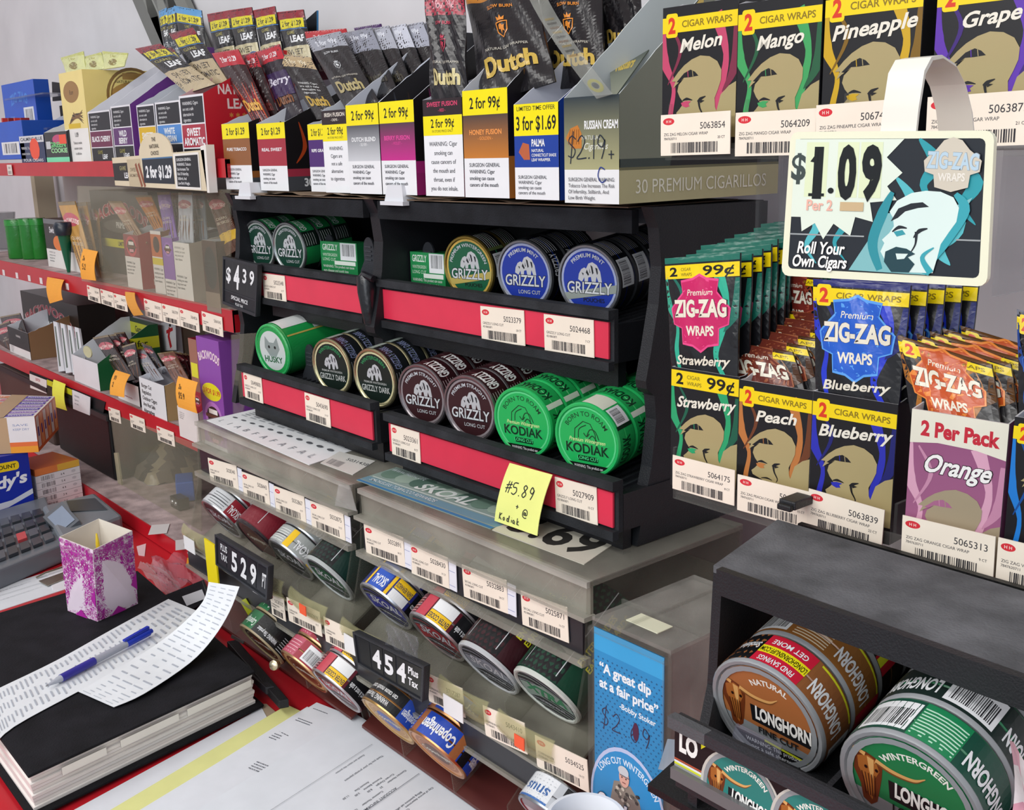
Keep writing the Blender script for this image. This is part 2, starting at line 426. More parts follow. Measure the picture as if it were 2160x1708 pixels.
def f_skoal(c1='3b46a0', c2='20242f', word='SKOAL', tc='c6c9cf'):
    a = Art(); disc(a, '2a2c31')
    for i in range(9): a.curve([(-.9, .75-i*.2), (-.2, .9-i*.22), (.5, .6-i*.2), (.95, .2-i*.16)], .05, ('8f949c', c1)[i % 2])
    a.poly([(-.9, .3), (.2, .55), (.95, .1), (.9, -.35), (-.1, -.1), (-.95, -.45)], c1)
    ot(a, word, 0, -.1, .42, tc, c2, 1.5, 3, 7, .25, rot=-.15)
    a.text('LONG CUT', .0, -.55, .13, 'd0d3d8', bold=1, rot=-.1)
    return a.disc_clip(1)
def f_cope(bg='8a4b2c', ringc='c08a5a', word='Copenhagen'):
    a = Art(); disc(a, bg); a.ring(0, 0, .86, 1, ringc); a.ring(0, 0, .7, .73, ringc)
    a.ell(0, 0, .5, .5, '4f5fa8' if bg == 'b98a54' else '5c2f1c'); ot(a, word, 0, -.08, .26, 'e4dccb', '2c1a12', 1.4, 2, 5, .2)
    return a.disc_clip(1)
def bull(a, x, y, s, c1='a5622a', c2='6a3216', hl='dba765'):
    a.poly([(x+p*s, y+q*s) for p, q in [(-.5, .75), (-.2, .95), (.1, .85), (.3, .6), (.25, .2), (.15, -.3), (.05, -.75), (-.15, -.95), (-.38, -.8), (-.42, -.3), (-.6, .2)]], c2)
    a.poly([(x+p*s, y+q*s) for p, q in [(-.45, .7), (-.1, .85), (.1, .75), (.2, .4), (.05, .1), (0, -.4), (-.1, -.75), (-.25, -.5), (-.3, 0), (-.45, .3)]], c1)
    a.poly([(x+p*s, y+q*s) for p, q in [(-.15, .8), (.05, .75), (.02, .3), (-.05, 0), (-.12, .3)]], hl)
    a.curve([(x+.1*s, y+.75*s), (x+.6*s, y+.6*s), (x+1.2*s, y+.62*s), (x+1.55*s, y+.85*s)], [.2*s, .17*s, .12*s, .01], hl)
    a.curve([(x+.1*s, y+.68*s), (x+.6*s, y+.53*s), (x+1.2*s, y+.56*s), (x+1.5*s, y+.78*s)], [.06*s, .06*s, .04*s, .005], '7a4c26')
    a.curve([(x-.2*s, y+.85*s), (x-.6*s, y+.95*s), (x-.9*s, y+.8*s)], [.15*s, .1*s, .01], hl)
    for i in range(5): a.curve([(x+(-.35+i*.1)*s, y+.2*s), (x+(-.3+i*.08)*s, y-.2*s), (x+(-.28+i*.07)*s, y-.6*s)], .025*s, '3d1a0c')
    for ex in (-.2, .12): a.ell(x+ex*s, y+.42*s, .05*s, .06*s, '140b07', 10)
    return a
def f_long(bg, top, cut='LONG CUT'):
    a = Art(); disc(a, bg); a.rect(-1, -1, 1, -.5, '15161a'); a.poly([(-1, -.22), (1, -.5), (1, -.62), (-1, -.55)], '8b9094')
    a.text(top, .12, .66, .11, 'efece4', arc=.66, bold=3)
    a.poly([(-.32, .14), (1, .02), (1, -.34), (-.32, -.22)], '15161a')
    bull(a, -.56, .0, .54)
    a.text('LONGHORN', .32, -.17, .27, 'f1f0ec', w_=1.1, bold=5, rot=-.08)
    a.text(cut, .2, -.45, .13, '1c1d20', bold=3, rot=-.06)
    a.line([(-.1, -.56), (.9, -.68)], .05, 'd8e02c')
    a.lines(['WARNING: This product', 'is not a safe alternative'], -.5, -.72, .09, .13, WHT, al='l', maxw=1.1)
    a.disc_clip(1); a.ring(0, 0, .9, 1, '92969a'); return a
def f_snus():
    a = Art(); disc(a, '9aa0a6'); a.rect(-1, -.2, 1, .2, 'd8dade'); a.text('SNUS', 0, -.1, .3, '2e5f9e', bold=3); return a.disc_clip(1)
# side labels: u = angle (rad, 0 on top, + to the right), v = 0..CT away from the lid; x scaled by CR
def side(bg, parts):
    a = Art()
    for i in range(8):
        for v0, v1 in ((.0022, .0108), (.0125, .0243)):
            a.n = 0; a.rect((i/4-1)*PI*CR, v0, (i/4-.75)*PI*CR, v1, bg)
    a.n = 1
    for p in parts:
        k, u0, u1, col, *r = p; u0 *= CR; u1 *= CR
        if k == 'r': a.rect(u0, r[0] if r else .0022, u1, r[1] if len(r) > 1 else .0243, col)
        elif k == 't': a.text(r[0], (u0+u1)/2, r[1]+r[2], r[2], col, w_=(u1-u0), bold=r[3] if len(r) > 3 else 2, rot=PI)
        elif k == 'l':
            for i in range(r[0]): a.rect(u0, .004+i*(.018/r[0]), u1, .004+i*(.018/r[0])+.0008, col)
        elif k == 'b': a.rect(u0, .004, u1, .0225, WHT); a.bars(u0+.002, .006, u1-.002, .018, '2a2a2e', 22)
    return a
S_GRIZ = lambda bg: side(bg, [('t', .35, 1.5, 'c7cbd0', 'GRIZZLY', .006, .011, 3), ('b', 1.65, 2.3, 0), ('r', -.5, .15, '0e1013'), ('l', -.45, .1, 'b9bdc0', 5), ('t', -2, -.7, 'c7cbd0', 'GRIZZLY', .006, .011, 3)])
CAN = {
 'mint_green': ('17442f', lambda: f_grizzly('163d30', 'WINTERGREEN', 'LONG CUT', ring='9ca5a2'), lambda: side('14241e', [('r', .1, .9, '1c8a4a'), ('t', .15, .85, 'e6ece8', 'GRIZZLY', .005, .009), ('r', 1.5, 2.2, '1c8a4a'), ('l', 1, 1.45, 'c6cbc8', 5)]), '9da3a6'),
 'wintergreen': ('1a5f3c', lambda: f_grizzly('195a3d', 'PREMIUM WINTERGREEN', 'POUCHES', '222222', 'c2a24c', 'b3a156') , lambda: side('17171a', [('l', .2, .9, 'c9ccc8', 6), ('r', .9, 1.0, '5c6a3e'), ('b', 1.1, 1.8, 0)]), 'b59e52'),
 'mint_blue': ('223f9a', lambda: f_grizzly('20379a', 'PREMIUM MINT', 'LONG CUT', ring='9aa4c6'), lambda: side('121317', [('l', .2, .9, 'c9ccd0', 6), ('t', .95, 1.6, 'e9ebee', 'GRIZZLY', .005, .009), ('r', -.5, .1, '23262b')]), 'a9adb3'),
 'mint_blue_pouch': ('223f9a', lambda: f_grizzly('20379a', 'PREMIUM MINT', 'POUCHES', '222222', '9aa4c6', '8d9590'), lambda: side('121317', [('l', .15, .8, 'c9ccd0', 7), ('b', .95, 1.7, 0)]), 'a9adb3'),
 'maroon': ('3a1b20', lambda: f_grizzly('361c20', 'PREMIUM STRAIGHT', 'LONG CUT', ring='8b8286'), lambda: side('311318', [('t', .1, .9, 'e4e4e4', 'GRIZZLY', .005, .013, 4), ('l', 1, 1.3, 'b9a9aa', 5), ('t', 1.4, 2.2, 'e4e4e4', 'GRIZZLY', .005, .013, 4)]), '9a9498'),
 'dark': ('1b2420', f_dark, lambda: side('171a1d', [('t', .2, 1.2, '7a83a8', 'GRIZZLY DARK', .006, .009, 2), ('r', -.6, .05, '9aa8a0'), ('l', 1.3, 2, '8e9496', 5)]), 'c9c39a'),
 'kodiak': ('1fae58', f_kodiak, lambda: side('20a655', [('t', -.2, .8, '0f3a22', 'KODIAK', .006, .011, 3), ('r', .95, 1.1, 'e8efe0'), ('t', 1.2, 2.2, '0f3a22', 'KODIAK', .006, .011, 3)]), '27b862'),
 'kodiak_warn': ('1fae58', f_kodiak, lambda: side('20a655', [('r', -.1, .55, 'e6ead8'), ('b', .6, 1.1, 0), ('r', 1.1, 1.2, '12301e'), ('t', 1.4, 2.2, '0f3a22', 'KODIAK', .006, .011, 3)]), '27b862'),
 'silver_red': ('b9bcc0', lambda: f_skoal('5a2f3c', '3a1a20'), lambda: side('c6c9cc', [('l', .0, .8, '4a4d52', 5), ('r', .9, 1.5, '8f1f2c'), ('t', .95, 1.45, WHT, 'SKOAL', .006, .01), ('l', 1.55, 2.1, '4a4d52', 6)]), 'c4c7ca'),
 'grey_yellow': ('a9acae', lambda: f_skoal('3f4a45', '20242a'), lambda: side('a3a8a6', [('l', -.6, .3, 'dfe2df', 6), ('r', .35, .6, 'eec21a'), ('t', .7, 1.4, WHT, 'SKOAL', .006, .01), ('r', 1.45, 1.9, 'eec21a'), ('r', 1.95, 2.6, '24272a')]), 'b5b8ba'),
 'skoal_blue': ('b9bcc4', lambda: f_skoal('3b3f92', '1c1f3c'), lambda: side('2a2f7c', [('r', -.7, -.3, '23306e'), ('r', -.25, -.15, 'f0c21c'), ('r', -.1, .5, '2b55b8'), ('t', -.05, .45, WHT, 'SKOAL', .006, .01), ('r', .55, .65, 'f0c21c'), ('r', .7, 1.3, 'eceef0', .0022, .012), ('r', .7, 1.3, 'f0c21c', .013, .0243), ('t', .72, 1.28, '22304e', 'EARN REWARDS', .015, .005), ('r', 1.4, 2.4, '16171b'), ('t', 1.45, 2.3, WHT, 'smokeless tobacco', .007, .006)]), 'c2c5cc'),
 'skoal_red': ('b9b4b6', lambda: f_skoal('a01f30', '3a0f16'), lambda: side('5c1a28', [('l', -.9, -.3, 'd0a0a6', 6), ('r', -.25, .15, 'c04050'), ('r', .2, .9, 'f0c21c', .0022, .012), ('r', .2, .9, 'eceef0', .0125, .0243), ('t', .22, .88, '22304e', 'ENTER CODES', .004, .005), ('r', 1., 2.2, '16171b'), ('t', 1.05, 2.1, WHT, 'This product is not a safe', .007, .006)]), 'c6c2c4'),
 'cope_green': ('3c3a34', lambda: f_cope('2a2722', 'a89a78'), lambda: side('1a1b1c', [('r', -.4, .3, '1d6b3e'), ('t', -.35, .25, 'dfe6e0', 'Copenhagen', .006, .008), ('t', .45, 1.3, WHT, 'WARNING: This product', .006, .005), ('l', 1.4, 2.1, 'c9ccd0', 6)]), '9c8c6c'),
 'cope_pink': ('b0895f', lambda: f_cope('6b3a2a', 'c39468'), lambda: side('9c3040', [('r', -.4, .25, 'b54a62'), ('l', -.35, .2, 'e3b0b8', 5), ('b', .5, 1.1, 0), ('r', 1.2, 1.5, '161719'), ('r', 1.5, 2.2, 'b54a62')]), 'c8a074'),
 'cope_black': ('b98a54', lambda: f_cope('b98a54', 'd5b27a'), lambda: side('17181b', [('t', -.6, .5, 'e2e2e2', 'WARNING: This product', .005, .005), ('t', -.6, .6, 'e2e2e2', 'can cause mouth cancer', .014, .005), ('r', .9, 1.6, '2749a8'), ('t', .95, 1.55, WHT, 'Copenhagen', .006, .008)]), 'c9a065'),
 'cope_blue': ('a86a3e', lambda: f_cope('a5643c', 'cf9468'), lambda: side('1e46b0', [('r', -.5, -.2, 'a06034'), ('t', -.2, .95, WHT, 'Copenhagen', .006, .011, 3), ('r', 1.0, 1.25, 'a06034'), ('r', 1.3, 1.6, '101216'), ('l', -1.2, -.55, 'b9c6ec', 6), ('t', 1.7, 2.6, WHT, 'Copenhagen', .006, .01, 3)]), 'c58a5c'),
 'natural': ('8c5a34', lambda: f_long('a8683a', 'NATURAL', 'FINE CUT'), lambda: side('8f5a34', [('r', -.75, -.2, '121316'), ('t', -.7, -.25, WHT, 'Smokeless', .012, .005), ('r', -.2, .62, 'c8203a'), ('r', -.2, .62, 'eadf1e', .0095, .0155), ('t', -.18, .6, '2a2410', 'LONGHORNSNUFF.COM', .0105, .0035), ('t', -.1, .5, WHT, 'GET MORE', .0175, .0035), ('t', -.1, .5, WHT, 'FIND SAVINGS', .0035, .0035), ('t', .75, 1.65, WHT, 'LONGHORN', .006, .0085, 4), ('r', .7, 1.7, 'd7d92c', .0222, .0235), ('b', 1.8, 2.4, 0)]), '8f9296'),
 'natural_side': ('8c5a34', lambda: f_long('a8683a', 'NATURAL', 'FINE CUT'), lambda: side('93602f', [('b', -.75, -.1, 0), ('l', .0, .55, 'e0cdb0', 9), ('t', .7, 1.6, WHT, 'LONGHORN', .006, .0085, 4), ('r', .65, 1.7, 'd7d92c', .0222, .0235), ('r', 1.7, 2.4, 'c8203a')]), '8f9296'),
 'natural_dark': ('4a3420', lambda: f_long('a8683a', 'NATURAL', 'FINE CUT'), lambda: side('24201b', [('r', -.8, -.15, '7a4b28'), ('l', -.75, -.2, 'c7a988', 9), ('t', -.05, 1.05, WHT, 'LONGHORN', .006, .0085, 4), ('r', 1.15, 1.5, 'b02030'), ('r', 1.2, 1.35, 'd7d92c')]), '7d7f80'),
 'winter': ('1c6b45', lambda: f_long('1d7a48', 'WINTERGREEN', 'LONG CUT'), lambda: side('1a4a3c', [('b', -.8, -.05, 0), ('r', -.02, .6, '1b8050'), ('l', .0, .58, 'b9e0c8', 9), ('t', .7, 1.7, WHT, 'LONGHORN', .006, .0085, 4)]), '8f9296'),
 'winter_side': ('1c6b45', lambda: f_long('1d7a48', 'WINTERGREEN', 'LONG CUT'), lambda: side('1c2b28', [('t', -.9, -.05, WHT, 'LONGHORN', .006, .0085, 4), ('b', .05, .75, 0), ('t', .9, 1.8, WHT, 'LONGHORN', .006, .0085, 4)]), '8f9296'),
 'winter_top': ('1c6b45', lambda: f_long('1d7a48', 'WINTERGREEN', 'LONG CUT'), lambda: side('1a3a30', [('r', -.7, .35, 'b3202c'), ('r', -.7, .35, 'e2dc22', .0095, .0155), ('t', -.68, .33, '2a2410', 'LONGHORNSNUFF.COM', .0105, .0035), ('t', .5, 1.5, WHT, 'LONGHORN', .006, .0085, 4)]), '7d8083'),
 'snus': ('a9afb5', f_snus, lambda: side('b9bfc6', [('r', -.7, .3, 'dfe3e8'), ('t', -.6, .2, '2e5f9e', 'snus', .006, .009, 2), ('r', -.7, .3, '3a6cb0', .0022, .004), ('r', .5, 1.6, '16171b'), ('t', .55, 1.5, WHT, 'WARNING: This', .006, .006)]), 'a9afb5'),
}
_cm = {}
def can_proto(k):
    if k not in _cm:
        body, face, sd, rim = CAN[k]
        prof = [(.0302, .0014, rim), (.0312, .0002, rim), (.0330, 0, rim), (.0339, .0012, rim), (CR, .0100, rim), (.0334, .0106, body), (.0334, .0118, body), (CR, .0124, body), (CR, .0248, body), (.0325, CT, body)]
        bm = M().lathe(prof, (0, 0, 0), (0, 1, 0), 40)
        fa = face().on(lambda u, v, h: Vec((u*.0300, .0013-h, v*.0300)))
        sa = sd().on(lambda u, v, h: Vec(((CR+h)*math.sin(u/CR), v, (CR+h)*math.cos(u/CR))), None, .005, .0001, .00003)
        metal = rim[0] in 'abcdef' or k.startswith(('mint', 'maroon', 'grey', 'skoal', 'snus'))
        if k.startswith(('natural', 'winter_', 'kod')) or k == 'winter': metal = False
        _cm[k] = (bm.mesh('tin_body', 'metal' if metal else 'smooth', True), fa.mesh('lid_print', 'card'), sa.mesh('side_label', 'card'))
    return _cm[k]
def can(k, p, label, group=None, yaw=0, pitch=0, roll=0, name='tobacco_can'):
    t = thing(name, label, 'can', p, 0, group); place(t, p, yaw, pitch)
    for nm, me in zip(('tin_body', 'lid_print', 'side_label'), can_proto(k)):
        o = bpy.data.objects.new(nm, me); C.objects.link(o); o.parent = t
        if nm == 'side_label' and roll: o.rotation_euler = (0, roll, 0)
    return t
def can_row(keys, p, labels, group, yaw=0, pitch=0, rolls=None):
    d = Matrix.Rotation(yaw, 3, 'Z') @ Matrix.Rotation(-pitch, 3, 'X') @ Vec((0, 1, 0))
    for i, k in enumerate(keys):
        can(k, p+d*(CT+.0006)*i, labels[min(i, len(labels)-1)], group, yaw, pitch, (rolls or [0]*9)[i])
def roll_pack(p, n, label, face, bg, rim, art, yaw, pitch, seam=None):
    """shrink-wrapped roll of cans: printed sleeve plus the lid of the first can"""
    L = n*CT; t = thing('can_roll', label, 'can roll', p, 0); place(t, p, yaw, pitch)
    M().lathe([(.0302, .0014, rim), (.0312, .0002, rim), (.033, 0, rim), (.0342, .0014, rim), (.0342, .004, bg), (.0344, .0042, bg), (.0344, L-.003, bg), (.032, L, bg)], (0, 0, 0), (0, 1, 0), 40).build('sleeve', 'foil' if seam else 'card', t, True)
    face.on(lambda u, v, h: Vec((u*.03, .0013-h, v*.03))).build('lid_print', 'card', t)
    art.on(lambda u, v, h: Vec(((.0346+h)*math.sin(u/CR), v, (.0346+h)*math.cos(u/CR))), None, .006, .0001, .00003).build('sleeve_print', 'card', t)
    return t

# ------------------------------------------------------------------ black tobacco racks, two bays
XL, XM, XR = -1.335, -1.0, -.597
YU, YLW = .65, .60
prof = [AX(px, py, XR) for px, py in [(1352, 436), (1366, 480), (1372, 560), (1366, 640), (1352, 730), (1340, 800), (1342, 816), (1358, 830), (1362, 880), (1352, 980), (1336, 1060), (1322, 1160)]]
prof = [(p.y, p.z) for p in prof]; zb = 1.172
prof[-1] = (prof[-1][0], zb)
def post(m, x, th=.012, back=.79, dy=0):
    pts = [(x, y+dy, z) for y, z in prof] + [(x, back, zb), (x, back, 1.452)]
    return m.slab(pts, (th, 0, 0), '1b1d22')
def rack(x0, x1, label, left_post, sy):
    t = root_at('display_rack', label, 'rack', ((x0+x1)/2, .7, zb))
    if left_post: wpart(post(M(), x0-.012, back=.79), 'side_panel', 'plast', t)
    if x1 == XR: wpart(post(M(), x1), 'side_panel', 'plast', t)
    else: wpart(post(M(), x1-.009, .018), 'side_panel', 'plast', t)
    z1 = 1.452
    wpart(M().box(x0, .648, z1-.012, x1, .80, z1, '24262b').box(x0+.01, .640, z1-.02, x1-.01, .648, z1-.001, '1e2025'), 'top_board', 'dusty', t)
    bx = x1 if x1 != XR else AY(1236, 500, .79).x
    m = M().box(x0, .786, zb, bx, .79, z1-.012, '101116')
    if x1 == XR: m.box(bx, .786, zb, x1, .79, 1.36, '101116')
    wpart(m, 'back_panel', 'plast', t)
    return t
rL = rack(XL, XM, 'left bay of the black plastic tobacco rack on the clear can dispensers', True, 0)
rR = rack(XM+.009, XR, 'right bay of the black plastic tobacco rack, gap in its back showing the wall', False, 0)
def tray(t, xa, xb, Y, ztop, zbot, back, slope):
    # lip, red strip channel, sloping ribbed floor, lower rail
    wpart(M().box(xa-.004, Y+.001, zbot-.004, xb+.004, Y+.006, ztop+.011, '2b2d31'), 'tray_lip', 'dusty', t)
    wpart(M().box(xa-.004, Y-.006, ztop+.003, xb+.004, Y+.001, ztop+.011, '303236').box(xa-.004, Y-.006, zbot-.010, xb+.004, Y+.001, zbot-.002, '2a2c30'), 'strip_channel', 'dusty', t)
    wpart(M().box(xa, Y-.002, zbot, xb, Y, ztop, 'dc3450'), 'red_strip', 'lam', t)
    f = M(); d = back-Y-.006; n = int((xb-xa)/.011)
    zf = zbot+.024 if slope else zbot+.02
    f.hexa([(xa, Y+.006, zf-.004), (xb, Y+.006, zf-.004), (xb, back, zf-.004+d*slope), (xa, back, zf-.004+d*slope)], [(xa, Y+.006, zf), (xb, Y+.006, zf), (xb, back, zf+d*slope), (xa, back, zf+d*slope)], '17191d')
    for i in range(n):
        x = xa+.005+i*.011
        f.hexa([(x, Y+.006, zf), (x+.003, Y+.006, zf), (x+.003, back, zf+d*slope), (x, back, zf+d*slope)], [(x, Y+.006, zf+.002), (x+.003, Y+.006, zf+.002), (x+.003, back, zf+.002+d*slope), (x, back, zf+.002+d*slope)], '25272c')
    wpart(f, 'tray_floor', 'plast', t)
    wpart(M().box(xa+.002, Y+.012, zbot-.028, xb-.002, Y+.022, zbot-.004, '17181c'), 'rail', 'plast', t)
    for xe in (xb, xa-.004): wpart(M().box(xe, Y+.0065, zbot-.004, xe+.004, Y+.12, ztop-.002, '1a1b1f'), 'tray_end', 'plast', t)
    return zf
zfs = {}
for nm, t, p0, p1, pb, Y in (('UL', rL, (550, 573), (766, 604), (550, 622), YU), ('UR', rR, (791, 614), (1287, 670), (788, 673), YU), ('LL', rL, (512, 784), (787, 869), (510, 832), YLW), ('LR', rR, (823, 892), (1296, 1038), (816, 947), YLW)):
    A, B, Bo = AY(*p0, Y), AY(*p1, Y), AY(*pb, Y); z = (A.z+B.z)/2
    zfs[nm] = tray(t, A.x, B.x, Y, z, z-(A.z-Bo.z), .785, .10)
# grey ribbed pusher paddles
def pusher(px, top, Y, s=1):
    p = AY(px, top, Y); w_ = .017*s; h = .062*s
    P = [(w_*math.cos(a)*.62, h-.013+.013*math.sin(a)) for a in [i*PI/8 for i in range(9)]] + [(-w_*.62, h*.55), (-w_*1.15, h*.35), (-w_*1.15, 0), (w_*1.15, 0), (w_*1.15, h*.35), (w_*.62, h*.55)]
    m = M().slab([(p.x+x, Y, p.z-h+z) for x, z in P], (0, .002, 0), '2d3036')
    for i in range(4): m.box(p.x-w_*.38, Y-.0012, p.z-.012-i*.005, p.x+w_*.38, Y, p.z-.0102-i*.005, '3a3d43')
    return m
for nm, px, top, Y, t in (('a', 693, 494, .70, rL), ('b', 776, 500, .675, rL), ('c', 902, 510, .69, rR), ('d', 1180, 507, .74, rR), ('e', 651, 726, .645, rL)):
    wpart(pusher(px, top, Y), 'pusher_paddle', 'plast', t)
# small white foam caps on the rack's top posts, and cable tie
for px, lab in ((525, 'white plastic foot over the left rack post under the cigar boxes'), (840, 'white plastic foot over the middle rack post under the cigar boxes')):
    p = AY(px, 418, .64)
    t = root_at('corner_bracket', lab, 'bracket', (p.x, .64, 1.449))
    wpart(M().hexa([(p.x-.018, .634, 1.449), (p.x+.018, .634, 1.449), (p.x+.018, .66, 1.449), (p.x-.018, .66, 1.449)], [(p.x-.013, .636, 1.468), (p.x+.013, .636, 1.468), (p.x+.013, .655, 1.468), (p.x-.013, .655, 1.468)], 'd8dae0'), 'cap', 'smooth', t)
    wpart(M().box(p.x-.021, .631, 1.4475, p.x+.021, .639, 1.4515, 'd8dae0'), 'flange', 'smooth', t)
p = AY(783, 596, .643)
m = M(); m.tube([(p.x-.004, .640, p.z+.006), (p.x, .637, p.z-.01), (p.x+.001, .638, p.z-.045)], [.012, .011, .007], '14151a', 10)
m.tube([(p.x-.012, .637, p.z+.004), (p.x, .634, p.z+.010), (p.x+.016, .636, p.z+.006)], .004, '1c1d22', 8)
tag(m.build('tape_knot', 'foil', None, True), 'twist of black tape over the joint between the two upper red strips', 'tape')
for num, p0, p1, Y, h, wh in (('5023348', (553, 576), (600, 582), YU, .033, 'at the left end of the upper left red strip'), ('5023379', (1013, 645), (1105, 655), YU, .0335, 'numbered 5023379, left of two in the upper right red strip'), ('5024468', (1147, 662), (1252, 675), YU, .0335, 'numbered 5024468, under the rightmost blue can'), ('5049800', (513, 785), (551, 797), YLW, .033, 'under the green shrink-wrapped roll, lower left red strip'), ('5043690', (642, 827), (694, 843), YLW, .0335, 'under the dark wintergreen cans, lower left red strip'), ('5023361', (824, 894), (884, 912), YLW, .0335, 'numbered 5023361, under the left maroon can'), ('5027909', (1170, 1005), (1258, 1028), YLW, .033, 'numbered 5027909, right of the yellow sticky note')):
    price_tag(num, p0, p1, h, Y-.0032, lines=('GRIZZLY LONG CUT', '4210065871'), where=wh)
# ------------------------------------------------------------------ cans in the racks
def ctop(px, top, Y, r=CR): p = AY(px, top, Y); return Vec((p.x, Y, p.z-r))
pu = R_(5)
def zfix(p, nm, Y0): p.z = zfs[nm]+(p.y-Y0)*.10+.002+CR; return p
can_row(['mint_green']*2, zfix(ctop(543, 484, .668), 'UL', YU), ['dark green mint tobacco can at the far left of the upper rack row', 'can standing behind the leftmost can of the upper rack row'], None, R_(9), -R_(5.7))
can_row(['mint_green']*3, zfix(ctop(606, 489, .668), 'UL', YU), ['second dark green mint can in the upper row, beside the green barcode box', 'can second in line behind the upper row green can next to the barcode box', 'can third in line behind the upper row green can next to the barcode box'], None, R_(9), -R_(5.7))
can_row(['wintergreen']*2, zfix(ctop(986, 522, .668), 'UR', YU), ['green pouch tobacco can with gold rim in the upper right row', 'black sided can behind the gold-rimmed green can'], None, R_(11), -R_(5.7))
can_row(['mint_blue']*3, zfix(ctop(1104, 530, .668), 'UR', YU), ['blue long cut tobacco can between the gold-rimmed green can and the last blue can', 'can directly behind the left blue can in the upper row', 'third can back in the left blue column of the upper row'], None, R_(11), -R_(5.7))
can_row(['mint_blue_pouch']*5, zfix(ctop(1240, 538, .668), 'UR', YU), ['blue pouch tobacco can with grey band at the right end of the upper row', 'can directly behind the rightmost blue pouch can'] + ['third can with white barcode in the rightmost upper column', 'fourth can in the rightmost upper column', 'fifth, deepest can in the rightmost upper column'], None, R_(11), -R_(5.7))
for px, Y, gr in ((905, 765, 0),): pass
a = Art()
for i in range(8): a.n = 0; a.rect((i/4-1)*PI*CR, .006, (i/4-.75)*PI*CR, .127, '1f9a4c')

for i in range(9): a.poly([(-1.2*CR, .01+i*.013), (-.1*CR, .006+i*.0135), (-.25*CR, .02+i*.013), (-1.3*CR, .022+i*.012)], 'dfe6e4' if i % 2 else 'c3ccc9')
a.rect(-.1*CR, .05, .9*CR, .085, 'd5dcda'); a.rect(-.2*CR, .006, .6*CR, .05, 'dfe4e3')
a.text('HUSKY', .3*CR, .075, .019, '16301f', w_=.055, bold=4, rot=PI/2); a.line([(.95*CR, .006), (.95*CR, .13)], .002, 'c9b25a')
def f_husky():
    f = Art(); disc(f, 'c9d2d0'); f.ring(0, 0, .85, 1, '1f9a4c')
    f.poly([(-.5, .1), (-.4, .6), (-.15, .35), (.15, .35), (.4, .6), (.5, .1), (.2, -.25), (-.2, -.25)], '8d9a98')
    for e in (-.2, .2): f.ell(e, .15, .07, .07, '1a2422', 8)
    ot(f, 'HUSKY', 0, -.5, .25, '1f5c38', 'dfe6e4', 1.2, 3, 5); return f
p = ctop(571, 711, .617); p.z = zfs['LL']+.036+.003
roll_pack(p, 5, 'green and silver shrink-wrapped roll of cans lying at the left of the lower rack', f_husky(), '1f9a4c', '2db05e', a, R_(9), -R_(5.7), 1)
can_row(['dark']*3, zfix(ctop(696, 746, .617), 'LL', YLW), ['dark wintergreen can with pale gold rim beside the black paddle, lower rack', 'can right behind the left dark wintergreen can', 'third can back in the left dark wintergreen column'], None, R_(9), -R_(5.7))
can_row(['dark']*4, zfix(ctop(787, 767, .617), 'LL', YLW), ['dark wintergreen can with pale gold rim at the right end of the lower left tray', 'can right behind the right dark wintergreen can', 'third can back in the right dark wintergreen column', 'fourth can back in the right dark wintergreen column'], None, R_(9), -R_(5.7))
can_row(['maroon']*5, zfix(ctop(887, 797, .617), 'LR', YLW), ['dark maroon straight can at the left end of the lower right tray', 'second can of the left maroon column', 'third can of the left maroon column', 'fourth can of the left maroon column', 'deepest can of the left maroon column'], None, R_(11), -R_(5.7))
can_row(['maroon']*4, zfix(ctop(988, 823, .617), 'LR', YLW), ['dark maroon straight can next to the bright green cans', 'second can of the right maroon column', 'third can of the right maroon column', 'far can of the right maroon column'], None, R_(11), -R_(5.7))
can_row(['kodiak']*5, zfix(ctop(1100, 849, .617), 'LR', YLW), ['bright green bear can directly above the yellow sticky note', 'second can of the bright green column above the sticky note', 'third can of the bright green column above the sticky note', 'fourth can of the bright green column above the sticky note', 'deepest can of the bright green column above the sticky note'], None, R_(11), -R_(5.7))
can_row(['kodiak_warn'] + ['kodiak']*3, zfix(ctop(1236, 880, .617), 'LR', YLW), ['bright green bear can with white warning patch at the right end of the lower tray', 'second can of the rightmost bright green column', 'third can of the rightmost bright green column', 'far can of the rightmost bright green column'], None, R_(11), -R_(5.7))
# small green cartons with barcode in the upper row
def small_box(px0, px1, ytop, Y, zf, lab):
    A, B = AY(px0, ytop, Y), AY(px1, ytop+14, Y); w_ = B.x-A.x; h = .040
    t = thing('sample_box', lab, 'box', (A.x, Y, zf+.003)); M().box(0, 0, 0, w_, .022, h, '1f7d46').build('carton', 'card', t)
    a = Art(); a.rect(0, 0, w_, h, '1d7a44', 'a0c9a8' if 0 else '2c9455'); a.rect(w_*.55, h*.45, w_*.97, h*.98, WHT); a.bars(w_*.6, h*.58, w_*.93, h*.94, n=16)
    a.text('GRIZZLY', w_*.06, h*.74, h*.18, 'e6efe6', al='l', bold=2, maxw=w_*.42); a.lines(['WINTERGREEN', 'LONG CUT'], w_*.06, h*.55, h*.09, h*.14, 'cfe2cf', maxw=w_*.4)
    a.rect(w_*.38, h*.3, w_*.95, h*.42, 'dfe8df'); a.lines(['WARNING: This product can cause', 'gum disease and tooth loss'], w_*.06, h*.2, h*.08, h*.13, 'dfe8df', maxw=w_*.85)
    a.on(plane((0, 0, 0))).build('front_print', 'card', t); place(t, (A.x, Y, zf+.003), R_(6)); return t
small_box(676, 742, 523, .69, zfs['UL']+.005, 'flat green carton with barcode standing between two grey paddles, upper left tray')
small_box(866, 930, 556, .685, zfs['UR']+.004, 'flat green carton with barcode left of the gold-rimmed green can')
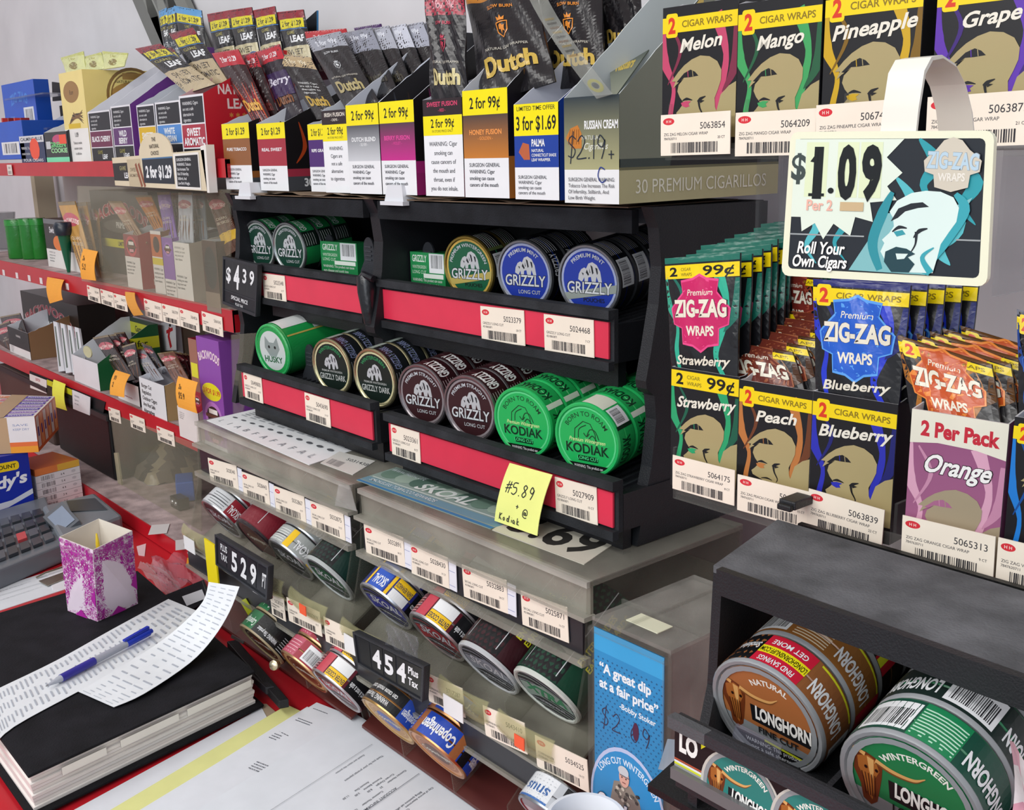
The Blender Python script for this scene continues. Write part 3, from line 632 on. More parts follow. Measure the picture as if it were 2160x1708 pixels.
# ------------------------------------------------------------------ free quads: sheets, cards, pouches given by four corners
def quad(px, Ys):
    if not isinstance(Ys, (list, tuple)): Ys = [Ys]*4
    return [AY(p[0], p[1], y) for p, y in zip(px, Ys)]          # TL, TR, BR, BL
def quadz(px, z): return [AZ(p[0], p[1], z) for p in px]
def bil(Q, w_=1., h_=1., bulge=0, bend=0, wav=0, org=None):
    TL, TR, BR, BL = Q; N_ = (BR-BL).cross(TL-BL).normalized(); o = org or Vec((0, 0, 0))
    def fn(u, v, h):
        a, b = u/w_, v/h_
        p = (BL*(1-a)+BR*a)*(1-b)+(TL*(1-a)+TR*a)*b
        k = bulge*(max(0, 4*a*(1-a))*max(0, min(1, 5*b*(1-b))))**.6 if bulge else 0
        if bend: k += bend*4*b*(1-b)
        if wav: k += wav*math.sin(a*17+b*9)*max(0, min(1, 6*b*(1-b)))
        return p+N_*(h+k)-o
    return fn
def dims(Q): TL, TR, BR, BL = Q; return ((TR-TL).length+(BR-BL).length)/2, ((TL-BL).length+(TR-BR).length)/2
def sheet(name, label, cat, Q, art=None, col='eef1f4', th=.0006, mat='paper', bend=0, bulge=0, wav=0, group=None, back=None, nu=None, nv=None, maxe=None, pname='print'):
    """one thin thing (sheet, card, sign, pouch) with real thickness, plus its print; art in metres (w, h from dims)"""
    nu = nu or (14 if wav or bulge else 8); nv = nv or (18 if wav or bulge else 8)
    w_, h_ = dims(Q); o = Q[3].copy(); f = bil(Q, 1, 1, bulge, bend, wav, o); fb = bil(Q, 1, 1, -bulge*.5, bend, wav*.3, o)
    m = M()
    m.grid(lambda a, b: f(a, b, 0), nu, nv, col); m.grid(lambda a, b: fb(1-a, b, -th), nu, nv, back or col)
    rim = [(i/nu, 0) for i in range(nu)]+[(1, i/nv) for i in range(nv)]+[(1-i/nu, 1) for i in range(nu)]+[(0, 1-i/nv) for i in range(nv)]
    for i in range(len(rim)):
        a, b = rim[i], rim[(i+1) % len(rim)]; m.poly([f(*b, 0), f(*a, 0), fb(*a, -th), fb(*b, -th)], back or col)
    t = m.build(name, mat, None, mat in ('foil', 'bag')); t.location = o
    tag(t, label, cat, group)
    if art:
        q = art(w_, h_).on(bil(Q, w_, h_, bulge, bend, wav, o), None, maxe or (.004 if (bulge or bend or wav) else None), .0003 if (bulge or wav) else .0001).build(pname, mat); q.parent = t
    return t

# ------------------------------------------------------------------ clear acrylic can dispensers under the rack
ACR, ACD = 'b9b7aa', '9c9a8e'
def acrylic(x0, x1, label):
    t = root_at('can_dispenser', label, 'dispenser', ((x0+x1)/2, .6, ZC)); yf, yb = .548, .735
    wpart(M().box(x0, yf, 1.166, x1, yb, 1.171, 'a3a196'), 'deck', 'haze', t)
    wpart(M().box(x0, yf-.003, 1.143, x1, yf, 1.171, ACR).box(x0-.002, yf-.012, 1.139, x1+.002, yf, 1.143, 'c4c2b6').box(x0, yf-.007, 1.166, x1, yf-.003, 1.171, 'd4d3ca'), 'front_fascia', 'haze', t)
    wpart(M().box(x0+.006, yf-.006, 1.107, x1-.006, yf-.003, 1.138, '24252b'), 'tag_rail', 'smooth', t)
    wpart(M().box(x0, yf-.013, 1.100, x1, yf-.003, 1.106, 'b5b3a8'), 'rail_lip', 'haze', t)
    for i, x in enumerate([x0, x1-.003]):
        m = M().slab([(x, yf-.005, ZC+.001), (x, yf-.03, 1.01), (x, yf-.008, 1.10), (x, yf-.004, 1.17), (x, yb, 1.17), (x, yb, ZC+.001)], (.003, 0, 0), 'b4b3a6'); wpart(m, 'side_wall', 'clear', t)
    n = 4; st = (x1-x0)/n
    for r, (zf, zl) in enumerate(((1.012, 1.0), (.912, .9))):
        f = lambda x, w_, a: M().hexa([(x, yf-.02, zf-.003), (x+w_, yf-.02, zf-.003), (x+w_, yb-.01, zf-.003+.19*a), (x, yb-.01, zf-.003+.19*a)], [(x, yf-.02, zf), (x+w_, yf-.02, zf), (x+w_, yb-.01, zf+.19*a), (x, yb-.01, zf+.19*a)], 'a5a497' if r == 0 else '5a2a26')
        wpart(f(x0+.003, x1-x0-.006, .62 if r == 0 else .55), 'lane_floor', 'haze' if r == 0 else 'lam', t)
        for i in range(1, n):
            x = x0+st*i; a = .62 if r == 0 else .55
            wpart(M().slab([(x, yf-.022, zf), (x, yf-.026, zf+.03), (x, yf+.01, zf+.06), (x, yb-.02, zf+.07+.17*a), (x, yb-.02, zf+.17*a)], (.0018, 0, 0), 'c2c2b4'), 'divider', 'clear', t)
    wpart(M().box(x0+.004, yf-.034, .984, x1-.004, yf-.031, 1.009, '2a2b30'), 'tag_rail', 'smooth', t)
    wpart(M().box(x0, yf-.037, 1.009, x1, yf-.026, 1.0125, 'c4c2b6').box(x0, yf-.037, .980, x1, yf-.028, .984, 'b5b3a8'), 'rail_lip', 'haze', t)
    wpart(M().box(x0+.003, yb-.003, ZC+.001, x1-.003, yb, 1.166, '8f8d84'), 'back_wall', 'haze', t)
    for i in range(n):      # bent clear guards in front of each lane, cloudy with old tape
        x = x0+st*(i+.5); w_ = st*.42
        g = M().grid(lambda a, b: Vec((x-w_+2*w_*a, yf-.028-.012*math.sin(b*2.4)-(.004*math.cos((a-.5)*3)), 1.013+b*.030)), 8, 5, 'd0cd9c')
        g.grid(lambda a, b: Vec((x+w_-2*w_*a, yf-.0292-.012*math.sin(b*2.4)-(.004*math.cos((a-.5)*3)), 1.013+b*.030)), 8, 5, 'd0cd9c')
        wpart(g, 'lane_guard', 'cloudy', t, True)
        if i % 2 == 0: wpart(M().box(x-w_*.5, yf-.047, 1.016, x+w_*.3, yf-.0462, 1.034, 'e9e9ea'), 'guard_sticker', 'paper', t)
        else: wpart(M().box(x-w_*.1, yf-.047, 1.026, x+w_*.25, yf-.0462, 1.037, 'f0603a'), 'guard_sticker', 'paper', t)
    return t
acrylic(-1.282, -.908, 'left clear acrylic can dispenser, two tiers, under the left bay of the black rack')
acrylic(-.893, -.560, 'right clear acrylic can dispenser, two tiers, under the right bay of the black rack')
O8 = ['leftmost', 'second', 'third', 'rightmost']
for i, (num, p0, p1) in enumerate((('5028340', (438, 965), (498, 982)), ('5028443', (509, 994), (565, 1014)), ('5032867', (577, 1024), (641, 1047)), ('5032875', (653, 1055), (724, 1082)), ('5032891', (767, 1105), (850, 1133)), ('5028430', (864, 1145), (944, 1176)), ('5032883', (974, 1190), (1068, 1224)), ('5025871', (1098, 1245), (1196, 1281)))):
    side_n = 'left' if i < 4 else 'right'
    price_tag(num, p0, p1, .0305, .5405, lines=('SKOAL LONG CUT', '4210065871'), where=f'{O8[i % 4]} of four on the top rail of the {side_n} clear dispenser')
    if i < 7:
        A = AY(p1[0]+2, p1[1]+2, .5402); o = card_mesh(Art().rect(0, .004, .009, .0045, '8a93c0').rect(0, .018, .009, .0185, '8a93c0'), .011, .0285, col='e6e8f2').build('tag_slip', 'paper')
        o.location = A+Vec((0, 0, -.0295)); tag(o, f'thin white slip right of the {O8[i % 4]} top rail tag, {side_n} dispenser', 'slip')
for num, p0, p1, wh in (('5028335', (569, 1247), (598, 1262), 'half hidden right of the 529 board, lower rail'), ('5032859', (604, 1259), (674, 1291), 'second on the lower rail of the left clear dispenser'), ('5033006', (682, 1300), (747, 1331), 'on the lower rail just left of the 454 board'), ('3717287', (899, 1419), (975, 1452), 'on the lower rail just right of the 454 board'), ('5043410', (1018, 1487), (1106, 1525), 'middle of the right dispenser lower rail, beside torn white paper'), ('5034525', (1128, 1550), (1238, 1603), 'at the right end of the lower rail beside the blue card')):
    price_tag(num, p0, p1, .0275, .511, lines=('COPENHAGEN', '4210065871'), where=wh)
# cans in the dispensers; faces tip down towards the front
def dcan(k, px, py, label, n=1, Y=.535, yaw=2, pitch=33, behind=None, roll=0, z=None):
    p = AY(px, py, Y)
    can_row([k]*n if isinstance(k, str) else k, p, [label]+(behind or ['striped can right behind the leftmost silver can' if k == 'silver_red' else 'can right behind the small can left of the 454 sign']), None, R_(yaw), -R_(pitch), [roll]*9)
dcan('silver_red', 466, 1096, 'silver and grey can with black swirls at the left end of the top dispenser row', 2)
dcan('grey_yellow', 612, 1182, 'grey can with a yellow warning strip between two shrink-wrapped rolls', 3, behind=['grey striped can directly behind the grey and yellow can', 'third can in the grey and yellow lane'])
dcan('skoal_blue', 812, 1280, 'blue and white banded can at the left of the right dispenser', 3, behind=['second blue banded can in the same lane', 'third blue banded can in the same lane'])
dcan('skoal_red', 920, 1345, 'red, white and yellow banded can in the right dispenser', 3, behind=['second red banded can in the same lane', 'third red banded can in the same lane'])
def rollart(bg, word, wc, band='0f1013', codes=None):
    a = Art()
    for i in range(8): a.n = 0; a.rect((i/4-1)*PI*CR, .005, (i/4-.75)*PI*CR, .10, bg)
    a.n = 1; a.rect(-.5*CR, .005, .75*CR, .10, band); a.line([(.62*CR, .01), (.62*CR, .1)], .0008, 'c9ccd0'); a.line([(-.4*CR, .01), (-.4*CR, .1)], .0008, 'c9ccd0')
    a.lines(['WARNING: This product', 'can cause mouth cancer.'], .1*CR, .05, .004, .008, 'e4e4e4', al='c', rot=PI/2*0, maxw=.035)
    if codes: a.lines(['ENTER CODES', 'EARN REWARDS'], .98*CR, .03, .0055, .009, 'e4e02c', bold=3, rot=PI/2)
    a.text(word, -1.1*CR, .04, .010, wc, bold=4, rot=PI/2); return a
pz = dict(yaw=R_(2), pitch=-R_(33))
roll_pack(AY(541, 1140, .54), 3, 'maroon and black shrink-wrapped roll of cans in the second lane of the left dispenser', f_cope('4a141c', '6a2a34'), '6a1a26', '2a2024', rollart('7c1b2a', 'Copenhagen', WHT, '7c1b2a'), seam=1, **pz)
roll_pack(AY(692, 1222, .535), 3, 'black and dark green shrink-wrapped roll in the fourth lane of the left dispenser', f_skoal('1c5a3c', '14261e'), '16201d', 'aeb4b4', rollart('12312a', 'SKOAL', 'c9ccd0'), seam=1, **pz)
roll_pack(AY(1028, 1412, .535), 3, 'dark maroon shrink-wrapped roll with yellow lettering in the right dispenser', f_skoal('8a8f9a', '5b5f6a'), '2a1218', 'b9bdc0', rollart('38141c', 'SKOAL', 'c9ccd0', codes=1), seam=1, **pz)
roll_pack(AY(1150, 1470, .535), 3, 'dark green shrink-wrapped roll with yellow lettering at the right end of the dispenser', f_skoal('8fa39a', '1f7a4c', 'XTRA', '2f8a5c'), '133a2b', 'c9cfc8', rollart('14402e', 'SKOAL', 'c9ccd0', codes=1), seam=1, **pz)
low = dict(Y=.503, pitch=33, yaw=2)
dcan('cope_green', 550, 1360, 'black and green can with dull gold rim at the left of the bottom tier', 2, behind=['second black and green can of the bottom tier'], **low)
dcan('cope_pink', 640, 1418, 'copper rimmed can with pink label and barcode in the bottom tier', 2, behind=['pink striped can behind the pink barcode can'], **low)
dcan('skoal_red', 708, 1458, 'small red, white and yellow can left of the 454 price sign in the bottom tier', 2, **low)
dcan('cope_black', 818, 1522, 'black can with gold rim and white warning print below the 454 price sign', 2, behind=['blue banded can behind the black and gold can'], **low)
dcan('cope_blue', 920, 1592, 'blue and copper can lying beside the white papers', 2, behind=['second blue and copper can beside the papers'], **low)
dcan('snus', 1162, 1738, 'pale grey snus can cut off by the bottom of the picture', 1, Y=.503, pitch=33, yaw=2)
# price boards with white digits
def board(label, Q, draw, col='202329', back=.006):
    w_, h_ = dims(Q); o = Q[3].copy(); N_ = (Q[2]-Q[3]).cross(Q[0]-Q[3]).normalized()
    t = thing('price_board', label, 'price sign', o)
    f = bil(Q, 1, 1, org=o); m = M().slab([f(0, 0, 0), f(1, 0, 0), f(1, 1, 0), f(0, 1, 0)], -N_*back, col); m.build('board', 'plast', t, bevel=.0008)
    e = M()
    for a0, b0, a1, b1 in ((0, 0, 1, .06), (0, .94, 1, 1), (0, .06, .025, .94), (.975, .06, 1, .94)):
        e.slab([f(a0, b0, 0), f(a1, b0, 0), f(a1, b1, 0), f(a0, b1, 0)], N_*.0015, '2d3036')
    e.build('rim', 'plast', t)
    draw(w_, h_).on(bil(Q, w_, h_, org=o), None, None, .0003).build('digits', 'smooth', [c_ for c_ in t.children if c_.name.startswith('board')][0]); return t
def a529(w_, h_):
    a = Art()
    for i in range(5): a.rect(w_*(.05+i*.19), h_*.12, w_*(.21+i*.19), h_*.88, '15181d')
    for i, d in enumerate('529'): a.text(d, w_*(.37+i*.18), h_*.2, h_*.56, WHT, bold=4, w_=w_*.11)
    a.lines(['PLUS', 'TAX'], w_*.1, h_*.6, h_*.2, h_*.3, WHT, bold=2, maxw=w_*.13); a.text('PT', w_*.93, h_*.3, h_*.4, WHT, bold=2, w_=w_*.07); return a
board('black price board reading 529 on the left clear dispenser', quad([(455, 1126), (568, 1194), (565, 1266), (457, 1190)], .492), a529)
def a454(w_, h_):
    a = Art()
    for i in range(4): a.rect(w_*(.07+i*.19), h_*.1, w_*(.23+i*.19), h_*.9, '15181d')
    a.rect(w_*.78, h_*.1, w_*.97, h_*.9, '15181d')
    for i, d in enumerate('454'): a.text(d, w_*(.33+i*.18), h_*.25, h_*.52, WHT, bold=4, w_=w_*.13)
    a.lines(['Plus', 'Tax'], w_*.785, h_*.58, h_*.2, h_*.31, WHT, bold=3, maxw=w_*.18); return a
t = board('black price board reading 454 Plus Tax clipped to the right clear dispenser', quad([(746, 1331), (897, 1405), (893, 1480), (755, 1398)], .485), a454)
Q = quad([(815, 1315), (880, 1345), (880, 1400), (815, 1370)], .489)
tag(sheet('sign_clip', 'crumpled clear plastic clip above the 454 price board', 'clip', Q, None, 'c6c8d2', .001, 'clear', wav=.002), 'crumpled clear plastic clip above the 454 price board', 'clip')
def a439(w_, h_):
    a = Art(); a.rect(w_*.03, h_*.33, w_*.97, h_*.97, '17191e')
    for i in range(3): a.rect(w_*(.27+i*.22), h_*.36, w_*(.275+i*.22), h_*.95, '3a3d43')
    a.text('$', w_*.16, h_*.52, h_*.27, WHT, bold=3); a.text('4', w_*.40, h_*.42, h_*.45, WHT, bold=4, w_=w_*.17); a.text('3', w_*.63, h_*.58, h_*.26, WHT, bold=3); a.text('9', w_*.84, h_*.58, h_*.26, WHT, bold=3)
    a.rect(0, h_*.30, w_, h_*.31, '3a3d43'); a.text('SPECIAL PRICE', w_*.5, h_*.17, h_*.075, WHT, bold=2, maxw=w_*.8); a.text('PLUS TAX', w_*.5, h_*.07, h_*.05, WHT, maxw=w_*.4); return a
board('black price board reading $4.39 Special Price on the end of the middle red shelf', quad([(472, 540), (545, 558), (541, 668), (471, 640)], .635), a439)
# ------------------------------------------------------------------ papers on the dispenser deck
def a_ovals(w_, h_):
    a = Art()
    for i in range(11):
        x = w_*(.07+i*.085)
        a.ell(x, h_*.43, w_*.022, h_*.03, '5d6066', 12); a.text('LIABFAFAFAL'[i], x, h_*.12, h_*.11, '8f959c', bold=0)
        for j in range(5): a.rect(x-w_*.02, h_*(.58+j*.075), x+w_*.03, h_*(.62+j*.075), '9da1a6' if j % 2 else 'b0b4b9')
    return a
zd = 1.1716
sheet('printed_sheet', 'white sheet printed with rows of grey ovals lying on the left dispenser deck', 'paper', [AZ(540, 862, zd), AZ(800, 930, zd), AZ(652, 980, zd), AZ(436, 886, zd)], a_ovals)
sheet('shelf_card', 'small white barcode card lying on the left dispenser deck by the joint', 'card', [AZ(716, 952, zd), AZ(792, 972, zd), AZ(744, 1001, zd), AZ(676, 976, zd)], lambda w_, h_: Art().rect(0, 0, w_, h_, 'd8d7d2').bars(w_*.1, h_*.1, w_*.5, h_*.45, '55565a').text('5031438', w_*.7, h_*.6, h_*.15, '55565a'), 'd8d7d2')
def a_sk(w_, h_):
    a = Art(); a.rect(0, 0, w_, h_, '8fa39c'); a.rect(0, 0, w_, h_*.07, '3f7fb0'); a.rect(0, h_*.1, w_, h_*.3, '6f97a8'); a.rect(w_*.02, h_*.33, w_*.98, h_*.36, 'c9d6d4')
    for i in range(9): a.ell(w_*(.08+i*.11), h_*.68, w_*.07, h_*.25, ('6f8a7c', '9fb3a6', '587468')[i % 3], 14)
    a.text('SKOAL', w_*.5, h_*.42, h_*.3, 'e4e8e6', bold=3, shear=.2); a.text('SMOKELESS TOBACCO REWARDS', w_*.3, h_*.16, h_*.1, 'dce9ec', maxw=w_*.5); a.text('WWW.FRESHCOPE', w_*.15, h_*.78, h_*.12, 'dce9ec', maxw=w_*.25); return a
sheet('deck_insert', 'faded blue-green printed insert under the clear deck of the right dispenser', 'card', [AZ(836, 985, zd), AZ(1150, 1080, zd), AZ(1035, 1115, zd), AZ(752, 1012, zd)], a_sk, '8fa39c')
sheet('price_sheet', 'paper with large dark 3.69 lying on the right dispenser deck', 'paper', [AZ(1130, 1060, zd), AZ(1330, 1122, zd), AZ(1232, 1190, zd), AZ(1038, 1117, zd)], lambda w_, h_: Art().rect(0, 0, w_, h_, 'cfcbbd').text('3.69', w_*.5, h_*.15, h_*.6, '2f2e2c', w_=w_*.85, bold=3, shear=.1), 'cfcbbd')
# yellow sticky note with handwriting
def strokes(a, S_, x, y, s, col, wd):
    for st in S_: a.curve([(x+p*s, y+q*s) for p, q in st], wd, col, 4)
    return a
G = {'#': [[(.2, 0), (.35, 1)], [(.5, 0), (.62, 1)], [(.05, .35), (.8, .5)], [(.1, .62), (.8, .78)]],
 '5': [[(.6, 1), (.15, .95), (.12, .6), (.5, .6), (.6, .3), (.35, .02), (.05, .1)]], '.': [[(.1, .02), (.18, .06)]],
 '8': [[(.5, .85), (.25, 1), (.08, .8), (.3, .55), (.52, .3), (.3, .02), (.08, .2), (.3, .52), (.5, .85)]],
 '9': [[(.5, .75), (.2, 1), (.08, .65), (.35, .5), (.5, .8), (.45, .4), (.3, 0)]], '2': [[(.05, .75), (.3, 1), (.5, .75), (.25, .3), (0, .02), (.6, .05)]],
 '1': [[(.15, 1), (.12, 0)]], '+': [[(0, .5), (.6, .5)], [(.3, .8), (.3, .15)]], '6': [[(.45, 1), (.15, .6), (.1, .2), (.35, 0), (.5, .25), (.3, .45), (.12, .25)]],
 '@': [[(.55, .35), (.35, .6), (.2, .35), (.4, .25), (.55, .6), (.6, .25), (.85, .4), (.75, .85), (.35, .95), (.05, .6), (.1, .1), (.5, -.1), (.8, 0)]],
 'K': [[(.1, 0), (.15, 1)], [(.6, 1), (.15, .45), (.6, 0)]], 'o': [[(.3, .5), (.08, .3), (.2, .02), (.42, .2), (.3, .5)]], 'd': [[(.4, .35), (.15, .5), (.05, .15), (.3, .05), (.45, .4), (.5, 1), (.42, .3), (.55, 0)]],
 'i': [[(.2, .5), (.2, .05)], [(.2, .75), (.22, .8)]], 'a': [[(.4, .45), (.15, .5), (.05, .15), (.3, .05), (.42, .4), (.42, .1), (.55, 0)]], 'k': [[(.1, 0), (.12, 1)], [(.45, .6), (.12, .3), (.5, 0)]],
 '$': [[(.55, .85), (.3, 1), (.1, .75), (.5, .4), (.35, .08), (.05, .15)], [(.4, 1.2), (.2, -.2)]], 'c': [[(.5, .6), (.2, .7), (.05, .3), (.3, 0), (.6, .15)]], ' ': []}
def hand(a, s, x, y, h, col, wd, adv=.75):
    for ch in s:
        strokes(a, G.get(ch, G['o']), x, y, h, col, wd); x += h*(adv if ch not in '.1i' else adv*.5)
    return a
def a_note(w_, h_):
    a = Art(); hand(a, '#5.89', w_*.1, h_*.52, h_*.2, '25282c', w_*.018, .85)
    hand(a, '+', w_*.45, h_*.3, h_*.1, '25282c', w_*.014); hand(a, '@', w_*.62, h_*.22, h_*.13, '25282c', w_*.014); hand(a, 'Kodiak', w_*.1, h_*.06, h_*.11, '25282c', w_*.014, .9); return a
sheet('sticky_note', 'yellow sticky note handwritten $5.89 stuck under the bright green cans', 'note', quad([(1075, 976), (1165, 1001), (1133, 1130), (1043, 1098)], [.592, .592, .575, .575]), a_note, 'e9ee8c', bend=.003)
# ------------------------------------------------------------------ narrow clear dispenser with the blue card
x0, x1, y0, y1, zt = -.512, -.437, .50, .612, 1.172
t = root_at('card_dispenser', 'narrow clear plastic dispenser with a blue advertising card, beside the longhorn can rack', 'dispenser', ((x0+x1)/2, .55, ZC))
wpart(M().box(x0, y0, zt-.003, x1, y1, zt, 'd0cfc8'), 'lid', 'cloudy', t)
for a, b in ((x0, x0+.0025), (x1-.0025, x1)): wpart(M().box(a, y0, ZC+.001, b, y1, zt-.003, 'cfcec6'), 'side_wall', 'cloudy', t)
wpart(M().box(x0, y1-.0025, ZC+.001, x1, y1, zt-.003, 'a5a49c'), 'back_wall', 'haze', t)
wpart(M().box(x0, y0, ZC+.001, x1, y0+.002, zt-.003, 'c9c8c0'), 'front_wall', 'clear', t)
m = M(); 
for x in (x0-.001, x1-.004): m.box(x, y0-.004, ZC+.001, x+.005, y0, zt-.008, 'cfcfc8')
m.box(x0, y0-.004, zt-.010, x1, y0, zt-.006, 'cfcfc8').box(x0, y0+.03, zt, x1, y0+.032, zt+.004, 'cfcfc8').box(x0+.03, y0, zt, x0+.032, y1, zt+.003, 'cfcfc8')
wpart(m, 'card_channel', 'clear', t)
wpart(M().box(x0+.022, y0+.012, zt+.0002, x0+.052, y0+.028, zt+.0008, 'e6e6cc'), 'tape_label', 'paper', t)
def a_stoker(w_, h_):
    a = Art(); a.rect(0, 0, w_, h_, '2c5f86', '2a93cf')
    a.n += 1; k1, k2 = c('2474a6'), c('1d5f8e')
    for i in range(34):
        for j in range(14): 
            x, y = w_*(.03+j*.07+(i % 2)*.035), h_*(.44+i*.0142); s = w_*.016
            a.tri([(x-s, y), (x, y-s*.8), (x+s, y)], k2); a.tri([(x-s, y), (x+s, y), (x, y+s*.8)], k2)
    a.rect(0, h_*.93, w_, h_, '39a6df')
    a.text('\u201cA great dip', w_*.08, h_*.865, h_*.030, 'e9f2f6', al='l', bold=4, maxw=w_*.75); a.text('at a fair price\u201d', w_*.08, h_*.815, h_*.030, 'e9f2f6', al='l', bold=4, maxw=w_*.85); a.text('-Bobby Stoker', w_*.38, h_*.775, h_*.017, 'e9f2f6', al='l', bold=2, maxw=w_*.52)
    hand(a, '$2.69', w_*.1, h_*.69, h_*.06, '32304c', w_*.013, .8); a.ell(w_*.62, h_*.725, w_*.045, h_*.03, '4b2340', 14)
    D = .13
    a.ell(w_*.5, h_*(.32+D), w_*.56, h_*.2, 'b9c4e4', 36); a.ell(w_*.5, h_*(.317+D), w_*.53, h_*.19, '2a8cc8', 36)
    a.text('LONG CUT WINTERGREEN', w_*.5, h_*(.465+D), h_*.02, 'dfeaf4', arc=.46*w_, bold=2, maxw=w_*.95)
    a.poly([(w_*p, h_*(q+D)) for p, q in [(.25, .33), (.3, .395), (.4, .405), (.55, .405), (.68, .37), (.72, .33), (.6, .29), (.35, .29)]], '8b8378')
    for i in range(26): rd = random.Random(i); a.ell(w_*(.3+.38*rd.random()), h_*(.305+D+.085*rd.random()), w_*.025, h_*.006, ('5d5a52', 'c6bfb0', '3b3a38')[i % 3], 8)
    a.ell(w_*.46, h_*(.425+D), w_*.075, h_*.032, 'd9a796', 20); a.ell(w_*.45, h_*(.445+D), w_*.078, h_*.017, 'c9ccd0', 18); a.rect(w_*.4, h_*(.428+D), w_*.54, h_*(.432+D), '6d6a70')
    for e in (-.03, .03): a.ell(w_*(.46+e), h_*(.424+D), w_*.01, h_*.003, '2b2320', 8)
    a.line([(w_*.435, h_*(.408+D)), (w_*.485, h_*(.408+D))], h_*.003, '7c3d38')
    ot(a, "Stoker's", w_*.5, h_*.385, h_*.075, 'eef2f6', '1c4466', w_*.94, 3, 6, .15); a.text('SINCE 1940', w_*.55, h_*.345, h_*.02, 'd4e2ee', bold=2, maxw=w_*.5)
    a.rect(0, 0, w_, h_*.325, '3c3f46'); a.lines(['WARNING:', 'This product', 'can cause'], w_*.5, h_*.27, h_*.034, h_*.05, 'e4e6ea', al='c', bold=2); return a
Z0 = .925; wpart(M().box(x0+.004, y0-.0022, Z0, x1-.004, y0-.0014, zt-.006, '2a93cf'), 'advert_card', 'card', t)
q = a_stoker(x1-x0-.008, zt-.006-Z0).on(plane((x0+.004, y0-.0022, Z0))); wpart(q, 'card_print', 'card', t)
o = sheet('tape_strip', 'strip of grey tape between the clear card dispenser and the can rack', 'tape', quad([(1408, 1558), (1432, 1560), (1420, 1628), (1388, 1622)], [.49, .46, .46, .49]), None, 'b4b6b4', .0008, 'haze')
t = root_at('paper_cup', 'white round cup rim poking in at the bottom edge beside the blue card', 'cup', AY(1236, 1830, .45))
c0 = AY(1236, 1728, .45); 
wpart(M().lathe([(.020, -.06, 'e8eaf0'), (.0265, 0, 'f0f2f8'), (.0275, .001, 'f0f2f8'), (.0275, .003, 'f0f2f8'), (.025, .003, 'f0f2f8'), (.0195, -.056, 'dfe2ea')], c0, (0, 0, 1), 36), 'cup', 'smooth', t, True)
t = root_at('guard_tape', 'yellow plastic strip standing at the left front corner of the left dispenser', 'strip', AY(450, 1240, .50)); t.name = 'yellow_strip'
wpart(M().slab([AY(430, 1135, .50), AY(452, 1150, .50), AY(462, 1250, .50), AY(440, 1235, .50)], (0, .002, 0), 'f2dc10'), 'strip', 'smooth', t)

sheet('tape_patch', 'frosty white tape patch over the joint between the two clear dispensers', 'tape', quad([(714, 1020), (738, 1026), (752, 1078), (706, 1066)], .5375), None, 'd4d6d4', .0006, 'cloudy')
# ------------------------------------------------------------------ open-topped cigar cartons
def carton(label, A, w_, d, hf, hb, front, col=BLK, side=None, yaw=0, inner='dfe2ea', lcol=None, ds=.85, backart=None, jag=1, name='cigar_carton', tilt=0, cat='carton', group=None, mat='card', leftart=None):
    t = thing(name, label, cat, A, yaw, group)
    if tilt: place(t, A, yaw, tilt)
    rd = random.Random(len(label)); T = .0009
    sl = [(0, 0), (0, hf)]
    n = 12
    if jag:
        for i in range(1, n): 
            k = i/n; sl.append((d*ds*k, hf+(hb-hf)*k+rd.uniform(-.001, .001)))
    sl += [(d*ds, hb), (d, hb), (d, 0)]
    M().slab([(0, 0, 0), (w_, 0, 0), (w_, 0, hf), (0, 0, hf)], (0, T, 0), col, inner).build('front_panel', mat, t)
    fpn = C.objects[-1]
    M().slab([(w_, y, z) for y, z in sl], (-T, 0, 0), col, inner).build('side_panel', mat, t)
    spn = C.objects[-1]
    M().slab([(0, y, z) for y, z in sl], (T, 0, 0), lcol or col, inner).build('side_panel', mat, t)
    M().slab([(0, d, 0), (w_, d, 0), (w_, d, hb), (0, d, hb)], (0, -T, 0), col, inner).build('back_panel', mat, t)
    bpn = C.objects[-1]
    M().box(T, T, 0, w_-T, d-T, T, inner).build('bottom_panel', mat, t)
    if front: front(w_, hf).on(plane((0, 0, 0))).build('front_print', mat, fpn)
    if side: 
        a = side(d, hb); sp = []
        # clip to the sloping side outline by simple convex cutting
        if hb != hf:
            T2 = []; nx, ny = (hb-hf), -(d*ds)   # keep points below the slope
            for l, p, k in a.t:
                out = []
                f = lambda q: (q[1]-hf)*d*ds-(q[0])*(hb-hf)
                for i in range(3):
                    q0, q1 = p[i], p[(i+1) % 3]; f0, f1 = f(q0), f(q1)
                    if f0 <= 0: out.append(q0)
                    if (f0 <= 0) != (f1 <= 0): kk = f0/(f0-f1); out.append((q0[0]+(q1[0]-q0[0])*kk, q0[1]+(q1[1]-q0[1])*kk))
                kc = k[0] if isinstance(k[0], (tuple, list)) else k
                for i in range(1, len(out)-1): T2.append((l, [out[0], out[i], out[i+1]], kc))
            a.t = T2
        a.on(plane((w_, 0, 0), (0, 1, 0), (0, 0, 1))).build('side_print', mat, spn)
    if backart: backart(w_, hb).on(plane((0, d-T, 0))).build('back_print', mat, bpn)
    return t
SG = ['SURGEON GENERAL', 'WARNING: Cigar', 'smoking can cause', 'cancers of the mouth']
